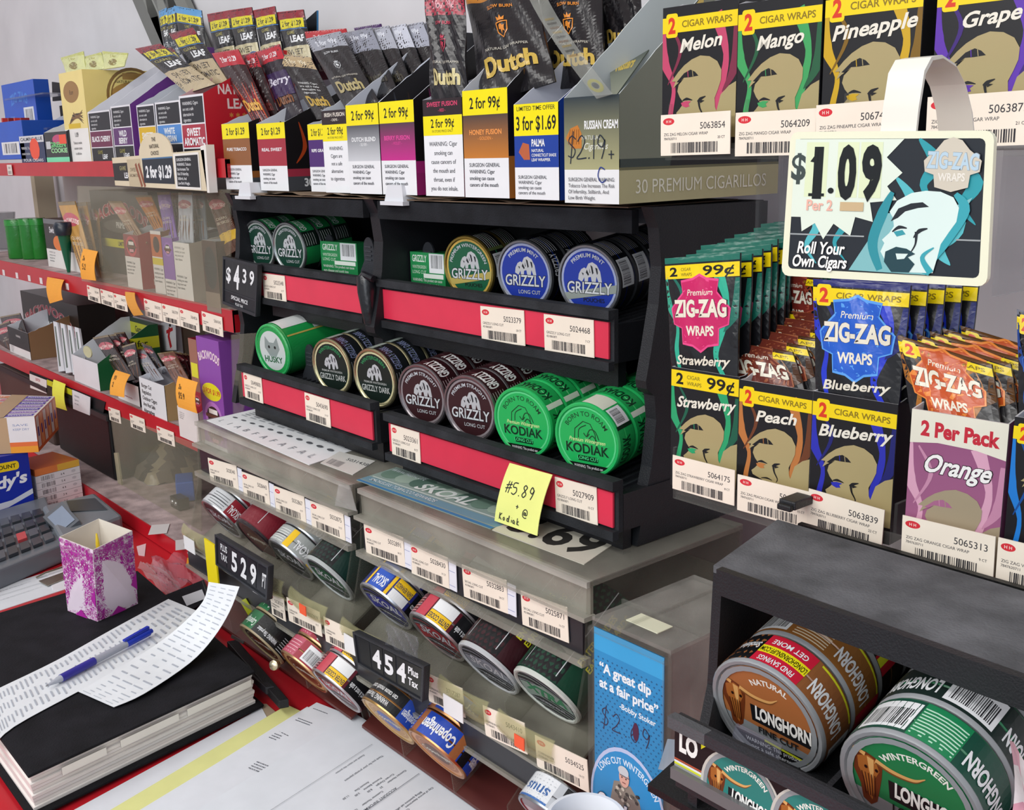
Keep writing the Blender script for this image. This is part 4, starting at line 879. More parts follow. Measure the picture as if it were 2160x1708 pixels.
def fr_dutch(price, name, mid, mid2=None, nc=WHT, sub=None, warn=SG, big=False, top=None):
    def f(w_, h_):
        a = Art(); a.rect(0, 0, w_, h_, 'e9ebef'); a.rect(0, h_*.37, w_, h_*.8, mid, None) if not mid2 else a.rect(0, h_*.37, w_, h_*.8, mid2, mid)
        a.rect(0, h_*.77, w_, h_, YEL); 
        a.text(price, w_*.5, h_*.83, h_*.1, '1d1d14', bold=2, w_=w_*.68)
        a.text(name, w_*.5, h_*.59, h_*.045, nc, bold=3, w_=w_*.72)
        if sub: a.text('- '+sub+' -', w_*.5, h_*.54, h_*.03, nc, bold=1, maxw=w_*.5)
        a.lines(warn, w_*.12, h_*.29, h_*.035, h_*.062, '3c3e46', maxw=w_*.76, bold=1); return a
    return f
def fr_warn(price, warn, top=None, tc='9c3050'):
    def f(w_, h_):
        a = Art(); a.rect(0, 0, w_, h_, 'eceef2'); v = 1
        if top: a.rect(0, h_*.83, w_, h_, '2a1d22'); a.text(top[0], w_*.5, h_*.925, h_*.045, tc, bold=3, w_=w_*.78); a.text('- '+top[1]+' -', w_*.5, h_*.87, h_*.03, tc, bold=1); v = .83
        a.rect(0, h_*(v-.2), w_, h_*v, YEL); a.text(price, w_*.5, h_*(v-.12), h_*.085, '1d1d14', bold=2, w_=w_*.6); a.text('IN STORE PRICE ONLY', w_*.5, h_*(v-.17), h_*.025, '7a7420', maxw=w_*.6)
        a.lines(warn, w_*.5, h_*(v-.31), h_*.045, h_*.092, '4c4e56', al='c', maxw=w_*.88, bold=0); return a
    return f
def sd_dutch(c1, c2, c3, txt='30'):
    def f(d, h_):
        a = Art(); a.rect(0, 0, d, h_, '1a1719'); a.rect(0, 0, d, h_*.13, c3)
        a.rect(0, h_*.13, d, h_*.2, c2)
        for i in range(7): a.curve([(d*(.1+i*.13), h_*.25), (d*(.2+i*.12), h_*.4), (d*(.15+i*.14), h_*.62)], [.001, .006, .001], (c1, '3a2a20')[i % 2])
        a.text(txt, d*.22, h_*.04, h_*.07, WHT, bold=4); a.text('PREMIUM CIGARILLOS', d*.6, h_*.05, h_*.045, WHT, bold=2, maxw=d*.5); return a
    return f
ZT = 1.458
struct_ = None
t = root_at('cardboard_liner', 'crumpled brown cardboard liner on top of the black rack under the cigar cartons', 'cardboard', (-.9, .66, 1.4525))
wpart(M().grid(lambda a, b: Vec((-1.33+.72*a, .637+.145*b+.002*math.sin(a*60), 1.4555+.0015*math.sin(a*37+b*3)+.0008*math.sin(a*91))), 60, 4, '8d7a66'), 'sheet', 'paper', t, True)
wpart(M().box(-1.33, .639, 1.4525, -.61, .78, 1.4535, '75614f'), 'sheet', 'paper', t)
def cpx(label, tl, tr, bl, br, Y, d, rise, front, col, side=None, **k):
    B, E_ = AY(*bl, Y), AY(*br, Y); T_ = AY(*tl, Y); dz = ZT-B.z
    return carton(label, Vec((B.x, Y, k.pop('z', ZT))), E_.x-B.x, d, T_.z-B.z, T_.z-B.z+rise, front, col, side, **k)
cpx('slim brown-banded cigar carton marked Pure Tobacco, leftmost on the rack', (467, 258), (522, 262), (478, 395), (535, 402), .655, .12, .035, fr_dutch('2 for $1.29', 'PURE TOBACCO', '8f5a32'), '4a3b2e', sd_dutch('6a4a30', '9c5f30', '51545a'))
cpx('slim red-banded cigar carton marked Real Sweet with flame print on its side', (541, 260), (598, 262), (551, 400), (610, 407), .65, .13, .05, fr_dutch('2 for $1.29', 'REAL SWEET', 'a32a3c'), '2a1a1c', sd_dutch('b4461e', 'a8364a', '4a4c52'))
cpx('purple banded cigar carton marked Ripe Grape partly hidden by the white warning carton', (647, 256), (678, 256), (657, 397), (700, 400), .655, .12, .03, fr_dutch('2 for $1.29', 'RIPE GRAPE', '4a2470'), '241a30')
cpx('cigar carton with warning that cigars are not a safe alternative to cigarettes', (672, 232), (730, 232), (688, 403), (742, 405), .645, .12, .045, fr_warn('2 for 99\u00a2', ['WARNING:', 'Cigars are', 'not a safe', 'alternative', 'to cigarettes'], ('IRISH FUSION', 'CREME'), 'd9d2c8'), '1d1b1e')
cpx('cigar carton marked Dutch Blend Silver fading from charcoal to white', (725, 218), (795, 208), (739, 403), (808, 405), .64, .13, .075, fr_dutch('2 for 99\u00a2', 'DUTCH BLEND', '3c3e45', 'c9ccd2', WHT, 'SILVER'), '1c1c20', sd_dutch('3a3b42', '6a6c74', '2b2c31'), inner='d5d9e4')
cpx('cigar carton marked Berry Fusion fading from charcoal to magenta', (797, 207), (872, 202), (806, 401), (880, 405), .64, .13, .075, fr_dutch('2 for 99\u00a2', 'BERRY FUSION', '3c3940', 'c4288a', 'e04a9c', 'VIOLET'), '2a2028', sd_dutch('6a2a50', 'b02a7c', 'a02a70'), inner='d5d9e4')
cpx('cigar carton marked Sweet Fusion with warning about cancers of the mouth and throat', (893, 203), (976, 205), (899, 405), (980, 414), .637, .12, .035, fr_warn('2 for 99\u00a2', ['WARNING: Cigar', 'smoking can', 'cause cancers of', 'the mouth and', 'throat, even if', 'you do not inhale.'], ('SWEET FUSION', 'RED'), 'd0406a'), '2a2024', sd_dutch('6a2a30', '8c2a4a', '7c2444'))
cpx('cigar carton marked Honey Fusion Golden fading from charcoal to amber', (980, 191), (1075, 188), (982, 415), (1075, 417), .632, .13, .09, fr_dutch('2 for 99\u00a2', 'HONEY FUSION', '3c3a3c', 'c47a2c', 'f09a50', 'GOLDEN'), '2a2622', sd_dutch('7a5426', 'b8722c', 'b8722c'), inner='d9dce4')
def fr_palma(w_, h_):
    a = Art(); a.rect(0, 0, w_, h_, 'e9ebef'); a.rect(0, h_*.34, w_, h_*.72, '1b3f9c'); a.rect(0, h_*.67, w_, h_, YEL)
    a.text('LIMITED TIME OFFER', w_*.5, h_*.93, h_*.045, '2a2a14', bold=1, w_=w_*.86); a.text('3 for $1.69', w_*.5, h_*.73, h_*.14, '1c1c14', bold=2, w_=w_*.9)
    a.poly([(w_*.1, h_*.5), (w_*.2, h_*.6), (w_*.34, h_*.58), (w_*.36, h_*.42), (w_*.22, h_*.42)], 'b8603c')
    a.text('PALMA', w_*.4, h_*.56, h_*.07, WHT, al='l', bold=4, maxw=w_*.3); a.lines(['NATURAL', 'CONNECTICUT SHADE', 'LEAF WRAPPER'], w_*.4, h_*.5, h_*.03, h_*.048, WHT, maxw=w_*.55, bold=2)
    a.lines(SG, w_*.08, h_*.22, h_*.035, h_*.055, '3c3e46', maxw=w_*.8); return a
cpx('blue and yellow cigar carton with 3 for $1.69 limited time offer', (1087, 228), (1172, 218), (1088, 427), (1180, 432), .625, .13, .07, fr_palma, '1b3f9c', inner='dde0ec')
def fr_russ(w_, h_):
    a = Art(); a.rect(0, 0, w_, h_, 'e6e8ea'); a.rect(0, h_*.32, w_, h_, 'a8a67c', '2c3840')
    a.text('RUSSIAN CREAM', w_*.68, h_*.70, h_*.075, 'eceef0', bold=3, w_=w_*.6); a.text('NATURAL', w_*.5, h_*.6, h_*.04, 'c9ccc4'); a.text('Cigarillos', w_*.58, h_*.51, h_*.06, 'd9dcd0', shear=.3)
    a.poly([(w_*.03, h_*.62), (w_*.12, h_*.71), (w_*.26, h_*.74), (w_*.33, h_*.66), (w_*.33, h_*.52), (w_*.15, h_*.52)], 'c0782e')
    for i in range(5): a.line([(w_*(.08+i*.05), h_*.56), (w_*(.12+i*.04), h_*.7)], w_*.008, '7a4818')
    hand(a, '$2.19', w_*.06, h_*.42, h_*.22, '1e2838', w_*.016, .62); hand(a, '+', w_*.82, h_*.4, h_*.12, '1e2838', w_*.014); hand(a, 'c', w_*.62, h_*.2, h_*.2, '233a8c', w_*.016)
    a.lines(['SURGEON GENERAL WARNING:', 'Tobacco Use Increases The Risk', 'Of Infertility, Stillbirth, And', 'Low Birth Weight.'], w_*.08, h_*.21, h_*.035, h_*.058, '4a4c52', maxw=w_*.85); return a
def sd_russ(d, h_):
    a = Art(); a.rect(0, h_*.16, d, h_, '7c8070', '202c34'); a.rect(0, 0, d, h_*.12, 'b9b288'); a.rect(0, h_*.12, d, h_*.13, '6d6a4c')
    for x in (.45, .72):        # plain dark figures in hats, generic
        a.poly([(d*(x-.16), h_*.13), (d*(x-.13), h_*.27), (d*(x-.04), h_*.34), (d*(x+.04), h_*.34), (d*(x+.12), h_*.27), (d*(x+.15), h_*.13)], '17181b')
        a.ell(d*x, h_*.39, d*.045, h_*.045, 'c0926c', 14); a.ell(d*x, h_*.425, d*.08, h_*.018, '17181b', 14); a.rect(d*(x-.04), h_*.425, d*(x+.04), h_*.47, '17181b'); a.poly([(d*(x-.03), h_*.33), (d*x, h_*.24), (d*(x+.03), h_*.33)], 'e8e6e0')
    a.text('Dutch', d*.62, h_*.76, h_*.11, 'd0b45a', bold=4); a.text('Masters', d*.62, h_*.62, h_*.11, 'd0b45a', bold=4)
    a.text('30 PREMIUM CIGARILLOS', d*.5, h_*.035, h_*.05, 'e9e6d4', bold=0, w_=d*.82); return a
RC_ = cpx('large olive cigar carton marked Russian Cream with handwritten $2.19, right end of the rack', (1176, 221), (1293, 207), (1192, 440), (1306, 447), .60, .20, .13, fr_russ, '3a4440', sd_russ, inner='cdd3d4', ds=.8,
    backart=lambda w_, h_: Art().rect(0, h_*.35, w_, h_*.86, '5c6a60', '35434a').text('Dutch', w_*.5, h_*.72, h_*.1, 'd0b45a', bold=4, maxw=w_*.8).text('Masters', w_*.5, h_*.6, h_*.1, 'd0b45a', bold=4, maxw=w_*.85))
fl = sheet('top_flap', 'x', 'flap', quad([(1283, 92), (1398, 64), (1302, 198), (1290, 204)], [.70, .735, .62, .615]), lambda w_, h_: Art().rect(0, 0, w_, h_, '8a8f7a', '2c3c44').text('Dutch', w_*.5, h_*.66, h_*.17, 'd8bc50', bold=4, w_=w_*.5).text('Masters', w_*.5, h_*.42, h_*.17, 'd8bc50', bold=4, w_=w_*.6), '5c665c', .001, 'card')
del fl['label'], fl['category']
fl.parent = RC_; fl.matrix_parent_inverse = Matrix.Translation(RC_.location).inverted()
# foil pouches
def crest(a, x, y, s, col):
    a.line([(x-.5*s, y+.5*s), (x+.5*s, y+.5*s), (x+.45*s, y-.2*s), (x, y-.65*s), (x-.45*s, y-.2*s), (x-.5*s, y+.5*s)], .1*s, col)
    a.poly([(x-.3*s, y+.62*s), (x-.35*s, y+.95*s), (x-.12*s, y+.78*s), (x, y+1.05*s), (x+.12*s, y+.78*s), (x+.35*s, y+.95*s), (x+.3*s, y+.62*s)], col)
    a.poly([(x-.25*s, y+.3*s), (x-.05*s, y+.38*s), (x+.1*s, y+.2*s), (x+.28*s, y+.25*s), (x+.2*s, y-.05*s), (x+.25*s, y-.3*s), (x+.05*s, y-.15*s), (x-.08*s, y-.4*s), (x-.12*s, y-.05*s), (x-.3*s, y)], col); return a
def p_dutch(band, bt, body='17161a', word='d9c88c', cr=None, price='2 for 99\u00a2', low=None, warn=False, bh=.22):
    def f(w_, h_):
        a = Art(); a.rect(0, 0, w_, h_, body, None)
        if low: 
            for i in range(8): a.curve([(w_*(.05+.12*i), h_*.02), (w_*(.15+.1*i), h_*.3), (w_*(.05+.13*i), h_*(.5+.04*(i % 3)))], [w_*.02, w_*.09, .0005], (low, 'b8462a', '5a1a20')[i % 3])
        a.rect(0, h_*(1-bh), w_, h_, band); a.text(price, w_*.5, h_*.84, h_*.07, bt, bold=3, w_=w_*.6)
        for k in range(14): a.line([(w_*k/14, h_*.985), (w_*(k+.5)/14, h_*.985)], .0004, bt)
        if cr: crest(a, w_*.5, h_*.52, w_*.17, cr); a.text('SLOW BURN', w_*.5, h_*.7, h_*.028, cr, bold=2, maxw=w_*.4); a.text('NATURAL LEAF WRAPPER', w_*.5, h_*.36, h_*.022, 'b9b4a8', maxw=w_*.75, bold=1)
        a.text('Dutch', w_*.5, h_*.18, h_*.13, word, bold=5, w_=w_*.72)
        if warn: a.lines(['WARNING: Cigars', 'are not a safe', 'alternative to', 'cigarettes.'], w_*.2, h_*.5, h_*.03, h_*.05, 'd5d5d5', maxw=w_*.6, bold=1)
        return a
    return f
def pouch(label, px, Ys, art, col='1a191c', group=None, bulge=.003, bend=0, wav=.0005):
    return sheet('cigar_pouch', label, 'pouch', quad(px, Ys), art, col, .0012, 'foil', bend, bulge, wav, group, pname='pouch_print', maxe=.005)
Yb = [.745, .745, .66, .66]
pouch('dark red pouch printed 2 for $1.29 leaning left over the Pure Tobacco carton', [(447, 113), (503, 104), (577, 262), (540, 268)], [.71, .71, .672, .668], p_dutch('b02030', WHT, '2c1114', 'd9a64a', price='2 for $1.29', low='8c1c28'), '8c1c28')
pouch('red topped pouch tucked between the leaning red pouch and the purple one', [(508, 117), (540, 110), (594, 262), (572, 266)], [.72, .72, .682, .679], p_dutch('b02030', WHT, '1d0d10', '5c2420', price='2 for $1.29'), '3a1418')
pouch('red topped pouch with dark purple body and white handwriting-like print', [(540, 110), (590, 93), (640, 240), (597, 256)], [.735, .735, .69, .69], lambda w_, h_: p_dutch('b81e30', WHT, '1d1420', '7a4a2a', price='2 for $1.29')(w_, h_).rect(0, h_*.28, w_, h_*.62, '33204c').text('Berry', w_*.5, h_*.45, h_*.1, 'd9d4e2', bold=3, shear=.3), '2a1a30')
pouch('black pouch with folded beige top and warning print, leaning left behind the white warning carton', [(580, 113), (655, 121), (722, 250), (668, 252)], [.73, .73, .68, .68], p_dutch('b9a27c', 'e4d6b8', '1c191b', 'b9973c', price='2 for 99\u00a2', warn=True), '2a2622')
pouch('black pouch with silver band and lion crest leaning over the Dutch Blend carton', [(645, 82), (718, 66), (800, 215), (728, 228)], [.72, .72, .665, .665], p_dutch('9a9da8', 'd9dce6', '1b1a1d', 'a89a6a', 'c9ccd0'), '1b1a1d')
for i in range(5):
    x = 722+i*36
    pouch(['black pouch with silver top standing right behind the crested silver pouch', 'second black silver-topped pouch of the slanting row above the Dutch Blend carton', 'black pouch with a light silver band in the middle of the slanting row', 'fourth black silver-topped pouch of the slanting row', 'last black silver-topped pouch of the row, touching the maroon pouch'][i], [(x, 70-i*4), (x+62, 58-i*4), (x+118, 196), (x+62, 212)], [.735+.006*i, .735+.006*i, .68+.01*i, .68+.01*i], p_dutch(('8b8e9c', 'a9acb8', 'c4c7d4', 'a3a6b4', '9a9dac')[i], 'd9dce6', '141316', '3a372c', bh=.36), '141316')
pouch('pouch with purple top edge peeping above the silver-topped row', [(747, 59), (803, 50), (830, 150), (780, 160)], [.79]*4, p_dutch('43205c', 'd9cce6', '17131a', '333333'), '43205c')
pouch('pouch with bright red top edge behind the silver-topped row', [(643, 67), (729, 60), (760, 160), (670, 170)], [.785]*4, p_dutch('b8242c', 'e6c6c6', '17131a', '333333'), 'b8242c')
pouch('tall glossy black pouch with crimson band and crest standing in the Sweet Fusion carton', [(896, -18), (978, -22), (988, 222), (912, 222)], [.66, .66, .645, .645], p_dutch('a0243c', 'd9a0aa', '17151a', 'c9bc84', 'c02a4c'), '17151a', bulge=.004, wav=.0016)
pouch('large glossy black pouch with amber band and orange lion crest in the Honey Fusion carton', [(978, -42), (1120, -58), (1172, 172), (1018, 222)], [.70, .70, .65, .645], p_dutch('c07a1c', 'e8e0cc', '18161a', 'c9a94c', 'e08a30'), '18161a', bulge=.004, wav=.0016)
pouch('amber banded pouch standing behind the folded clear strip', [(1135, -50), (1264, -62), (1280, 180), (1150, 190)], [.72, .72, .68, .68], p_dutch('b8741c', 'e8e0cc', '18161a', 'c9a94c', 'e08a30'), '18161a', wav=.0012)
pouch('amber banded pouch cut off by the top edge behind the olive carton', [(1262, -62), (1345, -70), (1360, 120), (1275, 130)], [.745, .745, .71, .71], p_dutch('b8741c', 'e8e0cc', '141216', 'c9a94c'), '141216', wav=.0012)
def a_strip(w_, h_):
    a = Art()
    for i in range(9): a.rect(w_*.25, h_*(.35+i*.045), w_*.8, h_*(.37+i*.045), ('8a5a2a', '2a2622', 'c9a83a')[i % 3])
    a.ring(w_*.5, h_*.09, w_*.22, w_*.4, 'e0d62a'); a.ell(w_*.5, h_*.09, w_*.18, w_*.18, '1c1a1c'); return a
sheet('clear_strip', 'long folded clear plastic strip with a yellow ring hanging over the olive carton', 'strip', quad([(1112, -10), (1148, -14), (1292, 198), (1258, 208)], [.62, .62, .595, .595]), a_strip, 'c9cbc4', .0008, 'cloudy', bend=.006)
# ------------------------------------------------------------------ cigar wraps: boxes, pouches, clear trays on the right
def head(a, X, Yt, s, tan, dark, rib, k=.76):
    """bearded head emblem; X, Yt = left edge and crown height, s = width of the box face"""
    q = lambda P: [(X+(x-490)/485*s, Yt-(y-215)/485*s*k) for x, y in P]
    a.poly(q([(880, 480), (930, 425), (1010, 380), (1010, 760), (880, 760), (852, 600)]), tan)
    a.poly(q([(556, 372), (600, 312), (640, 270), (690, 235), (745, 215), (805, 226), (855, 262), (882, 320), (880, 385), (862, 445), (842, 500), (846, 560), (872, 625), (900, 760), (640, 760), (690, 660), (662, 640), (600, 615), (590, 585), (612, 560), (640, 520), (612, 480), (596, 440), (604, 398), (640, 356), (592, 392), (566, 420), (582, 372)]), tan)
    a.poly(q([(590, 378), (640, 322), (682, 302), (712, 318), (735, 346), (680, 352), (640, 352), (608, 382)]), dark)
    a.line(q([(664, 308), (668, 350)]), s*.008, rib); a.line(q([(695, 310), (700, 348)]), s*.008, tan)
    a.curve(q([(632, 505), (660, 495), (698, 505)]), [s*.01, s*.03, s*.006], dark)
    a.poly(q([(622, 520), (655, 508), (690, 512), (672, 528), (680, 545), (655, 552), (630, 540)]), rib)
    a.curve(q([(735, 520), (752, 500), (785, 484)]), [s*.03, s*.035, s*.006], dark); a.curve(q([(740, 512), (748, 560), (770, 610), (762, 640)]), [s*.03, s*.02, s*.012, s*.004], dark)
    a.poly(q([(745, 505), (778, 512), (752, 528)]), dark)
    a.curve(q([(660, 628), (700, 620), (735, 630)]), [s*.006, s*.02, s*.006], dark)
def swirls(a, X, Y0, w_, h_, col, dk, n=0):
    a.curve([(X+w_*.02, Y0+h_*.98), (X+w_*.02, Y0+h_*.7), (X+w_*.16, Y0+h_*.48), (X+w_*.12, Y0+h_*.25), (X+w_*.16, Y0)], [w_*.02, w_*.13, w_*.05, w_*.07, w_*.04], col)
    a.curve([(X+w_*.72, Y0+h_), (X+w_*.86, Y0+h_*.7), (X+w_*.8, Y0+h_*.45), (X+w_*.72, Y0+h_*.2), (X+w_*.82, Y0)], [w_*.16, w_*.07, w_*.1, w_*.07, w_*.06], col)
    a.curve([(X+w_*.98, Y0+h_*.9), (X+w_*.97, Y0+h_*.6), (X+w_*.82, Y0+h_*.42)], [w_*.05, w_*.12, w_*.01], dk)
    a.curve([(X+w_*.1, Y0+h_*.95), (X+w_*.25, Y0+h_*.75), (X+w_*.08, Y0+h_*.5)], [w_*.02, w_*.05, w_*.01], dk)
def band2(a, w_, h_, v, bh, kind, cr=0):
    a.rect(0, v, w_, v+bh, 'f2d40e')
    if kind == 99:
        a.text('2', w_*.13, v+bh*.2, bh*.62, '1a1712', bold=4, w_=w_*.11); a.text('CIGAR', w_*.24, v+bh*.55, bh*.22, '8a7a1c', al='l', bold=1); a.text('WRAPS', w_*.24, v+bh*.18, bh*.22, '8a7a1c', al='l', bold=1)
        a.text('99\u00a2', w_*.74, v+bh*.18, bh*.66, '1a1712', bold=2, w_=w_*.4)
    else:
        a.rr(w_*.05, v-bh*.3, w_*.21, v+bh*1.25, w_*.03, 'f2d40e'); a.text('2', w_*.13, v+bh*.0, bh*.95, 'd83a1c', bold=5, w_=w_*.1)
        a.text('CIGAR WRAPS', w_*.6, v+bh*.3, bh*.42, '8a7414', bold=2, w_=w_*.66)
def fr_wrap(name, col, dk, top=None, kind=2, hh=.62, namev=.82, tan='a99a6e'):
    def f(w_, h_):
        a = Art(); a.rect(0, 0, w_, h_, '17161a'); swirls(a, 0, 0, w_, h_*.92, col, dk)
        if kind: band2(a, w_, h_, h_-w_*(.24 if kind == 99 else .27), w_*(.21 if kind == 99 else .16), kind)
        a.text(name, w_*.52, h_-w_*.46, w_*.13, 'e6e2d4', bold=3, shear=.35, w_=w_*(.86 if len(name) > 7 else .55), rot=.07)
        head(a, 0, h_-w_*.53, w_, tan, '17161a', col)
        a.clip(0, 0, w_, h_); return a
    return f
YW = .552
def wbox(label, name, tl, tr, hh, col, dk, kind=2, tan='a99a6e', Y=YW, z0=1.266, yaw=.06, d=.10, front=None, out='17161a', ds=.8, rise=.012):
    A, B = AY(*tl, Y), AY(*tr, Y); w_ = (B-A).length; hf = (A.z+B.z)/2-z0
    return carton(label, Vec((A.x, Y, z0)), w_*.985, d, hf, hf+rise, front or fr_wrap(name, col, dk, kind=kind, tan=tan), out, None, yaw, 'c9c9cc', name='wrap_carton', ds=ds)
wbox('black and green strawberry cigar wrap carton with 99 cent band, leftmost of the lower row', 'Strawberry', (1417, 778), (1555, 792), 0, '2aa06a', '1c5c46', 99)
wbox('black and copper peach cigar wrap carton of the lower row', 'Peach', (1561, 803), (1711, 824), 0, 'b8743c', '6a3a20')
wbox('black and deep blue blueberry cigar wrap carton of the lower row', 'Blueberry', (1716, 830), (1891, 850), 0, '2a2fb0', '1c1f6c')
def fr_orange(w_, h_):
    a = Art(); a.rect(0, 0, w_, h_, 'a8688c', '8f4f78'); swirls(a, 0, 0, w_, h_*.82, 'd9a3bc', 'c58aa8'); 
    a.poly([(0, h_*.79), (w_*.3, h_*.815), (w_*.7, h_*.81), (w_, h_*.78), (w_, h_), (0, h_)], 'e6e2d2'); a.text('2 Per Pack', w_*.52, h_*.85, w_*.15, 'c4283a', bold=5, w_=w_*.82)
    ot(a, 'Orange', w_*.5, h_*.63, w_*.19, 'f2f0ee', '1a1216', w_*.7, 3, 12, .35); head(a, 0, h_*.55, w_, 'a3957c', 'a8688c', 'c58aa8'); return a.clip(0, 0, w_, h_)
wbox('mauve and cream orange cigar wrap carton marked 2 Per Pack, lower row right', 'Orange', (1924, 868), (2127, 890), 0, '', '', Y=.535, front=fr_orange, out='8f4f78', z0=1.266)
wbox('bright blue cigar wrap carton cut off by the right edge of the picture, lower row', 'Vanilla', (2140, 888), (2330, 900), 0, '1c7ad0', '0f4a94', Y=.535)
for nm, lab, x0_, x1_, c1, c2, k, dz in (('Melon', 'black and pink melon cigar wrap carton, leftmost of the upper row', 1399, 1556, 'c2466a', '7c2a44', 2, 0), ('Mango', 'black and green mango cigar wrap carton of the upper row', 1559, 1735, '3fa05c', '235c3c', 2, 0),
        ('Pineapple', 'black and yellow pineapple cigar wrap carton of the upper row, above the $1.09 sign', 1744, 1950, 'c9a21c', '7c5c14', 2, -.002), ('Grape', 'black and violet grape cigar wrap carton at the upper right corner', 1982, 2212, '5c2fa8', '3a1c74', 2, 0)):
    hb = {'Melon': 10, 'Mango': 0, 'Pineapple': -35, 'Grape': -60}[nm]
    wbox(lab, nm, (x0_, hb), (x1_, hb-8), 0, c1, c2, k, Y=.556, z0=1.4985, yaw=.03)
# pouches
ORD = ['second', 'third', 'fourth', 'fifth', 'sixth', 'seventh', 'eighth', 'ninth', 'tenth', 'eleventh', 'twelfth', 'thirteenth', 'fourteenth', 'fifteenth, last']
def badge(a, x, y, s, bg, edge, txt='ZIG-ZAG', sub='WRAPS', tc='e9e2d0'):
    P = [(-.95, .15), (-.8, .3), (-.55, .55), (-.6, .85), (-.2, .9), (0, 1.0), (.2, .9), (.6, .85), (.55, .55), (.8, .3), (.95, .15), (.9, -.25), (.6, -.35), (.6, -.75), (.25, -.8), (0, -.95), (-.25, -.8), (-.6, -.75), (-.6, -.35), (-.9, -.25)]
    a.poly([(x+p*s*1.05, y+q*s*1.07) for p, q in P], edge); a.poly([(x+p*s, y+q*s) for p, q in P], bg)
    a.text('Premium', x, y+s*.5, s*.16, tc, bold=1, shear=.2); ot(a, txt, x, y-s*.05, s*.42, tc, '2a1a14', s*1.75, 5, 9); a.text(sub, x, y-s*.55, s*.24, tc, bold=4, w_=s*.95); return a
def p_wrap(col, dk, bg, edge, name, kind=2, topc='c9d0ce'):
    def f(w_, h_):
        a = Art(); a.rect(0, 0, w_, h_, '17171b'); swirls(a, 0, 0, w_, h_*.9, col, dk)
        a.rect(w_*.0, h_*.95, w_, h_, topc if 0 else dk); band2(a, w_, h_, h_*.82, h_*.115, kind)
        badge(a, w_*.5, h_*.52, w_*.42, bg, edge); a.text(name, w_*.5, h_*.1, h_*.075, 'e2dccb', bold=3, shear=.35, w_=w_*.78); a.ell(w_*.5, -h_*.08, w_*.3, h_*.12, 'a99a6e', 20)
        return a.clip(0, 0, w_, h_)
    return f
def dup(o, off, label=None, group=None, rz=0):
    n = o.copy(); C.objects.link(n); n.location = o.location+Vec(off)
    if rz: n.rotation_euler = (rz*.3, 0, rz)
    if label: n['label'] = label
    if group: n['group'] = group
    for ch in o.children:
        k = ch.copy(); C.objects.link(k); k.parent = n
    return n
def wp(label, px, Ys, art, col='17171b', **k):
    return sheet('wrap_pouch', label, 'pouch', quad(px, Ys), art, col, .0012, 'foil', 0, .0028, .0004, pname='pouch_print', maxe=.005, **k)
o = wp('tall green and pink strawberry pouch with 99 cent band at the front of its row', [(1403, 545), (1562, 533), (1556, 800), (1418, 790)], [.562, .562, .556, .556], p_wrap('2fae90', '1c6c5c', 'c81e62', 'e84a8a', 'Strawberry', 99))
for i in range(14):
    dup(o, (.0006*((i*7) % 5-2), .006+.0085*(i+1), .0012*((i*5) % 4-1.5)+.0014*i), ORD[i]+' green strawberry pouch of the row, counted back from the front one', 'strawberry wrap pouches in the row behind the front one', .03*((i*3) % 5-2)*.4)
pe = p_wrap('8a5a2c', '4a2c18', '6a2c20', '9c5a3c', 'Peach', 2)
o = wp('brown peach wrap pouch leaning forward out of the peach carton', [(1509, 716), (1672, 742), (1712, 868), (1563, 850)], [.575, .575, .562, .562], pe, '2a1c16')
for i in range(7):
    dup(o, (.004+.0028*i, .009*(i+1), .0035+.0036*i), ORD[i]+' brown peach pouch of the leaning stack, counted from the front', 'peach wrap pouches stacked behind the front one', .05*((i*3) % 5-2)*.4)
wp('maroon wrap pouch standing upright at the back between the strawberry row and the blue pouch', [(1634, 568), (1730, 584), (1735, 700), (1640, 690)], [.63, .62, .62, .63], p_wrap('8a3a20', '4a2c18', '7a2c24', 'a8503c', 'Peach', 2), '241614')
o = wp('shiny blue blueberry wrap pouch standing tall in the blueberry carton', [(1716, 588), (1922, 602), (1896, 856), (1722, 842)], [.565, .565, .556, .556], p_wrap('2338c8', '18206c', '1f5cc8', '5aa0ec', 'Blueberry', 2), '14162a')
for i in range(4): dup(o, (.004+.004*i, .012*(i+1), .0), ORD[i]+' dark blue pouch, counted back from the tall blueberry pouch', 'blueberry wrap pouches behind the front one', .02*(i % 3-1))
o = wp('orange wrap pouch leaning back to the right out of the orange carton', [(1893, 706), (2092, 768), (2116, 925), (1928, 905)], [.56, .56, .545, .545], p_wrap('a86a24', '5c3a18', 'c4501c', 'e88a3c', 'Orange', 2), '2a1c16')
for i in range(4): dup(o, (.006+.004*i, .009*(i+1), .001*i), ORD[i]+' orange pouch, counted back from the leaning front one', 'orange wrap pouches behind the front one', .03*(i % 3-1))
o = wp('dark blue wrap pouch with yellow band cut by the right edge of the picture', [(2146, 652), (2290, 690), (2300, 900), (2150, 890)], [.56, .56, .545, .545], p_wrap('1c4a9c', '14264c', '1c3c8c', '3c6cc0', 'Vanilla', 2), '14182a')
sheet('divider_card', 'tall dark card rising behind the blueberry pouches', 'card', quad([(1925, 600), (2018, 604), (1960, 735), (1900, 735)], [.62, .64, .62, .61]), lambda w_, h_: Art().rect(0, 0, w_, h_, '0f1017').text('W 9', w_*.3, h_*.3, h_*.16, '2c3466', bold=1), '0f1017', .002)
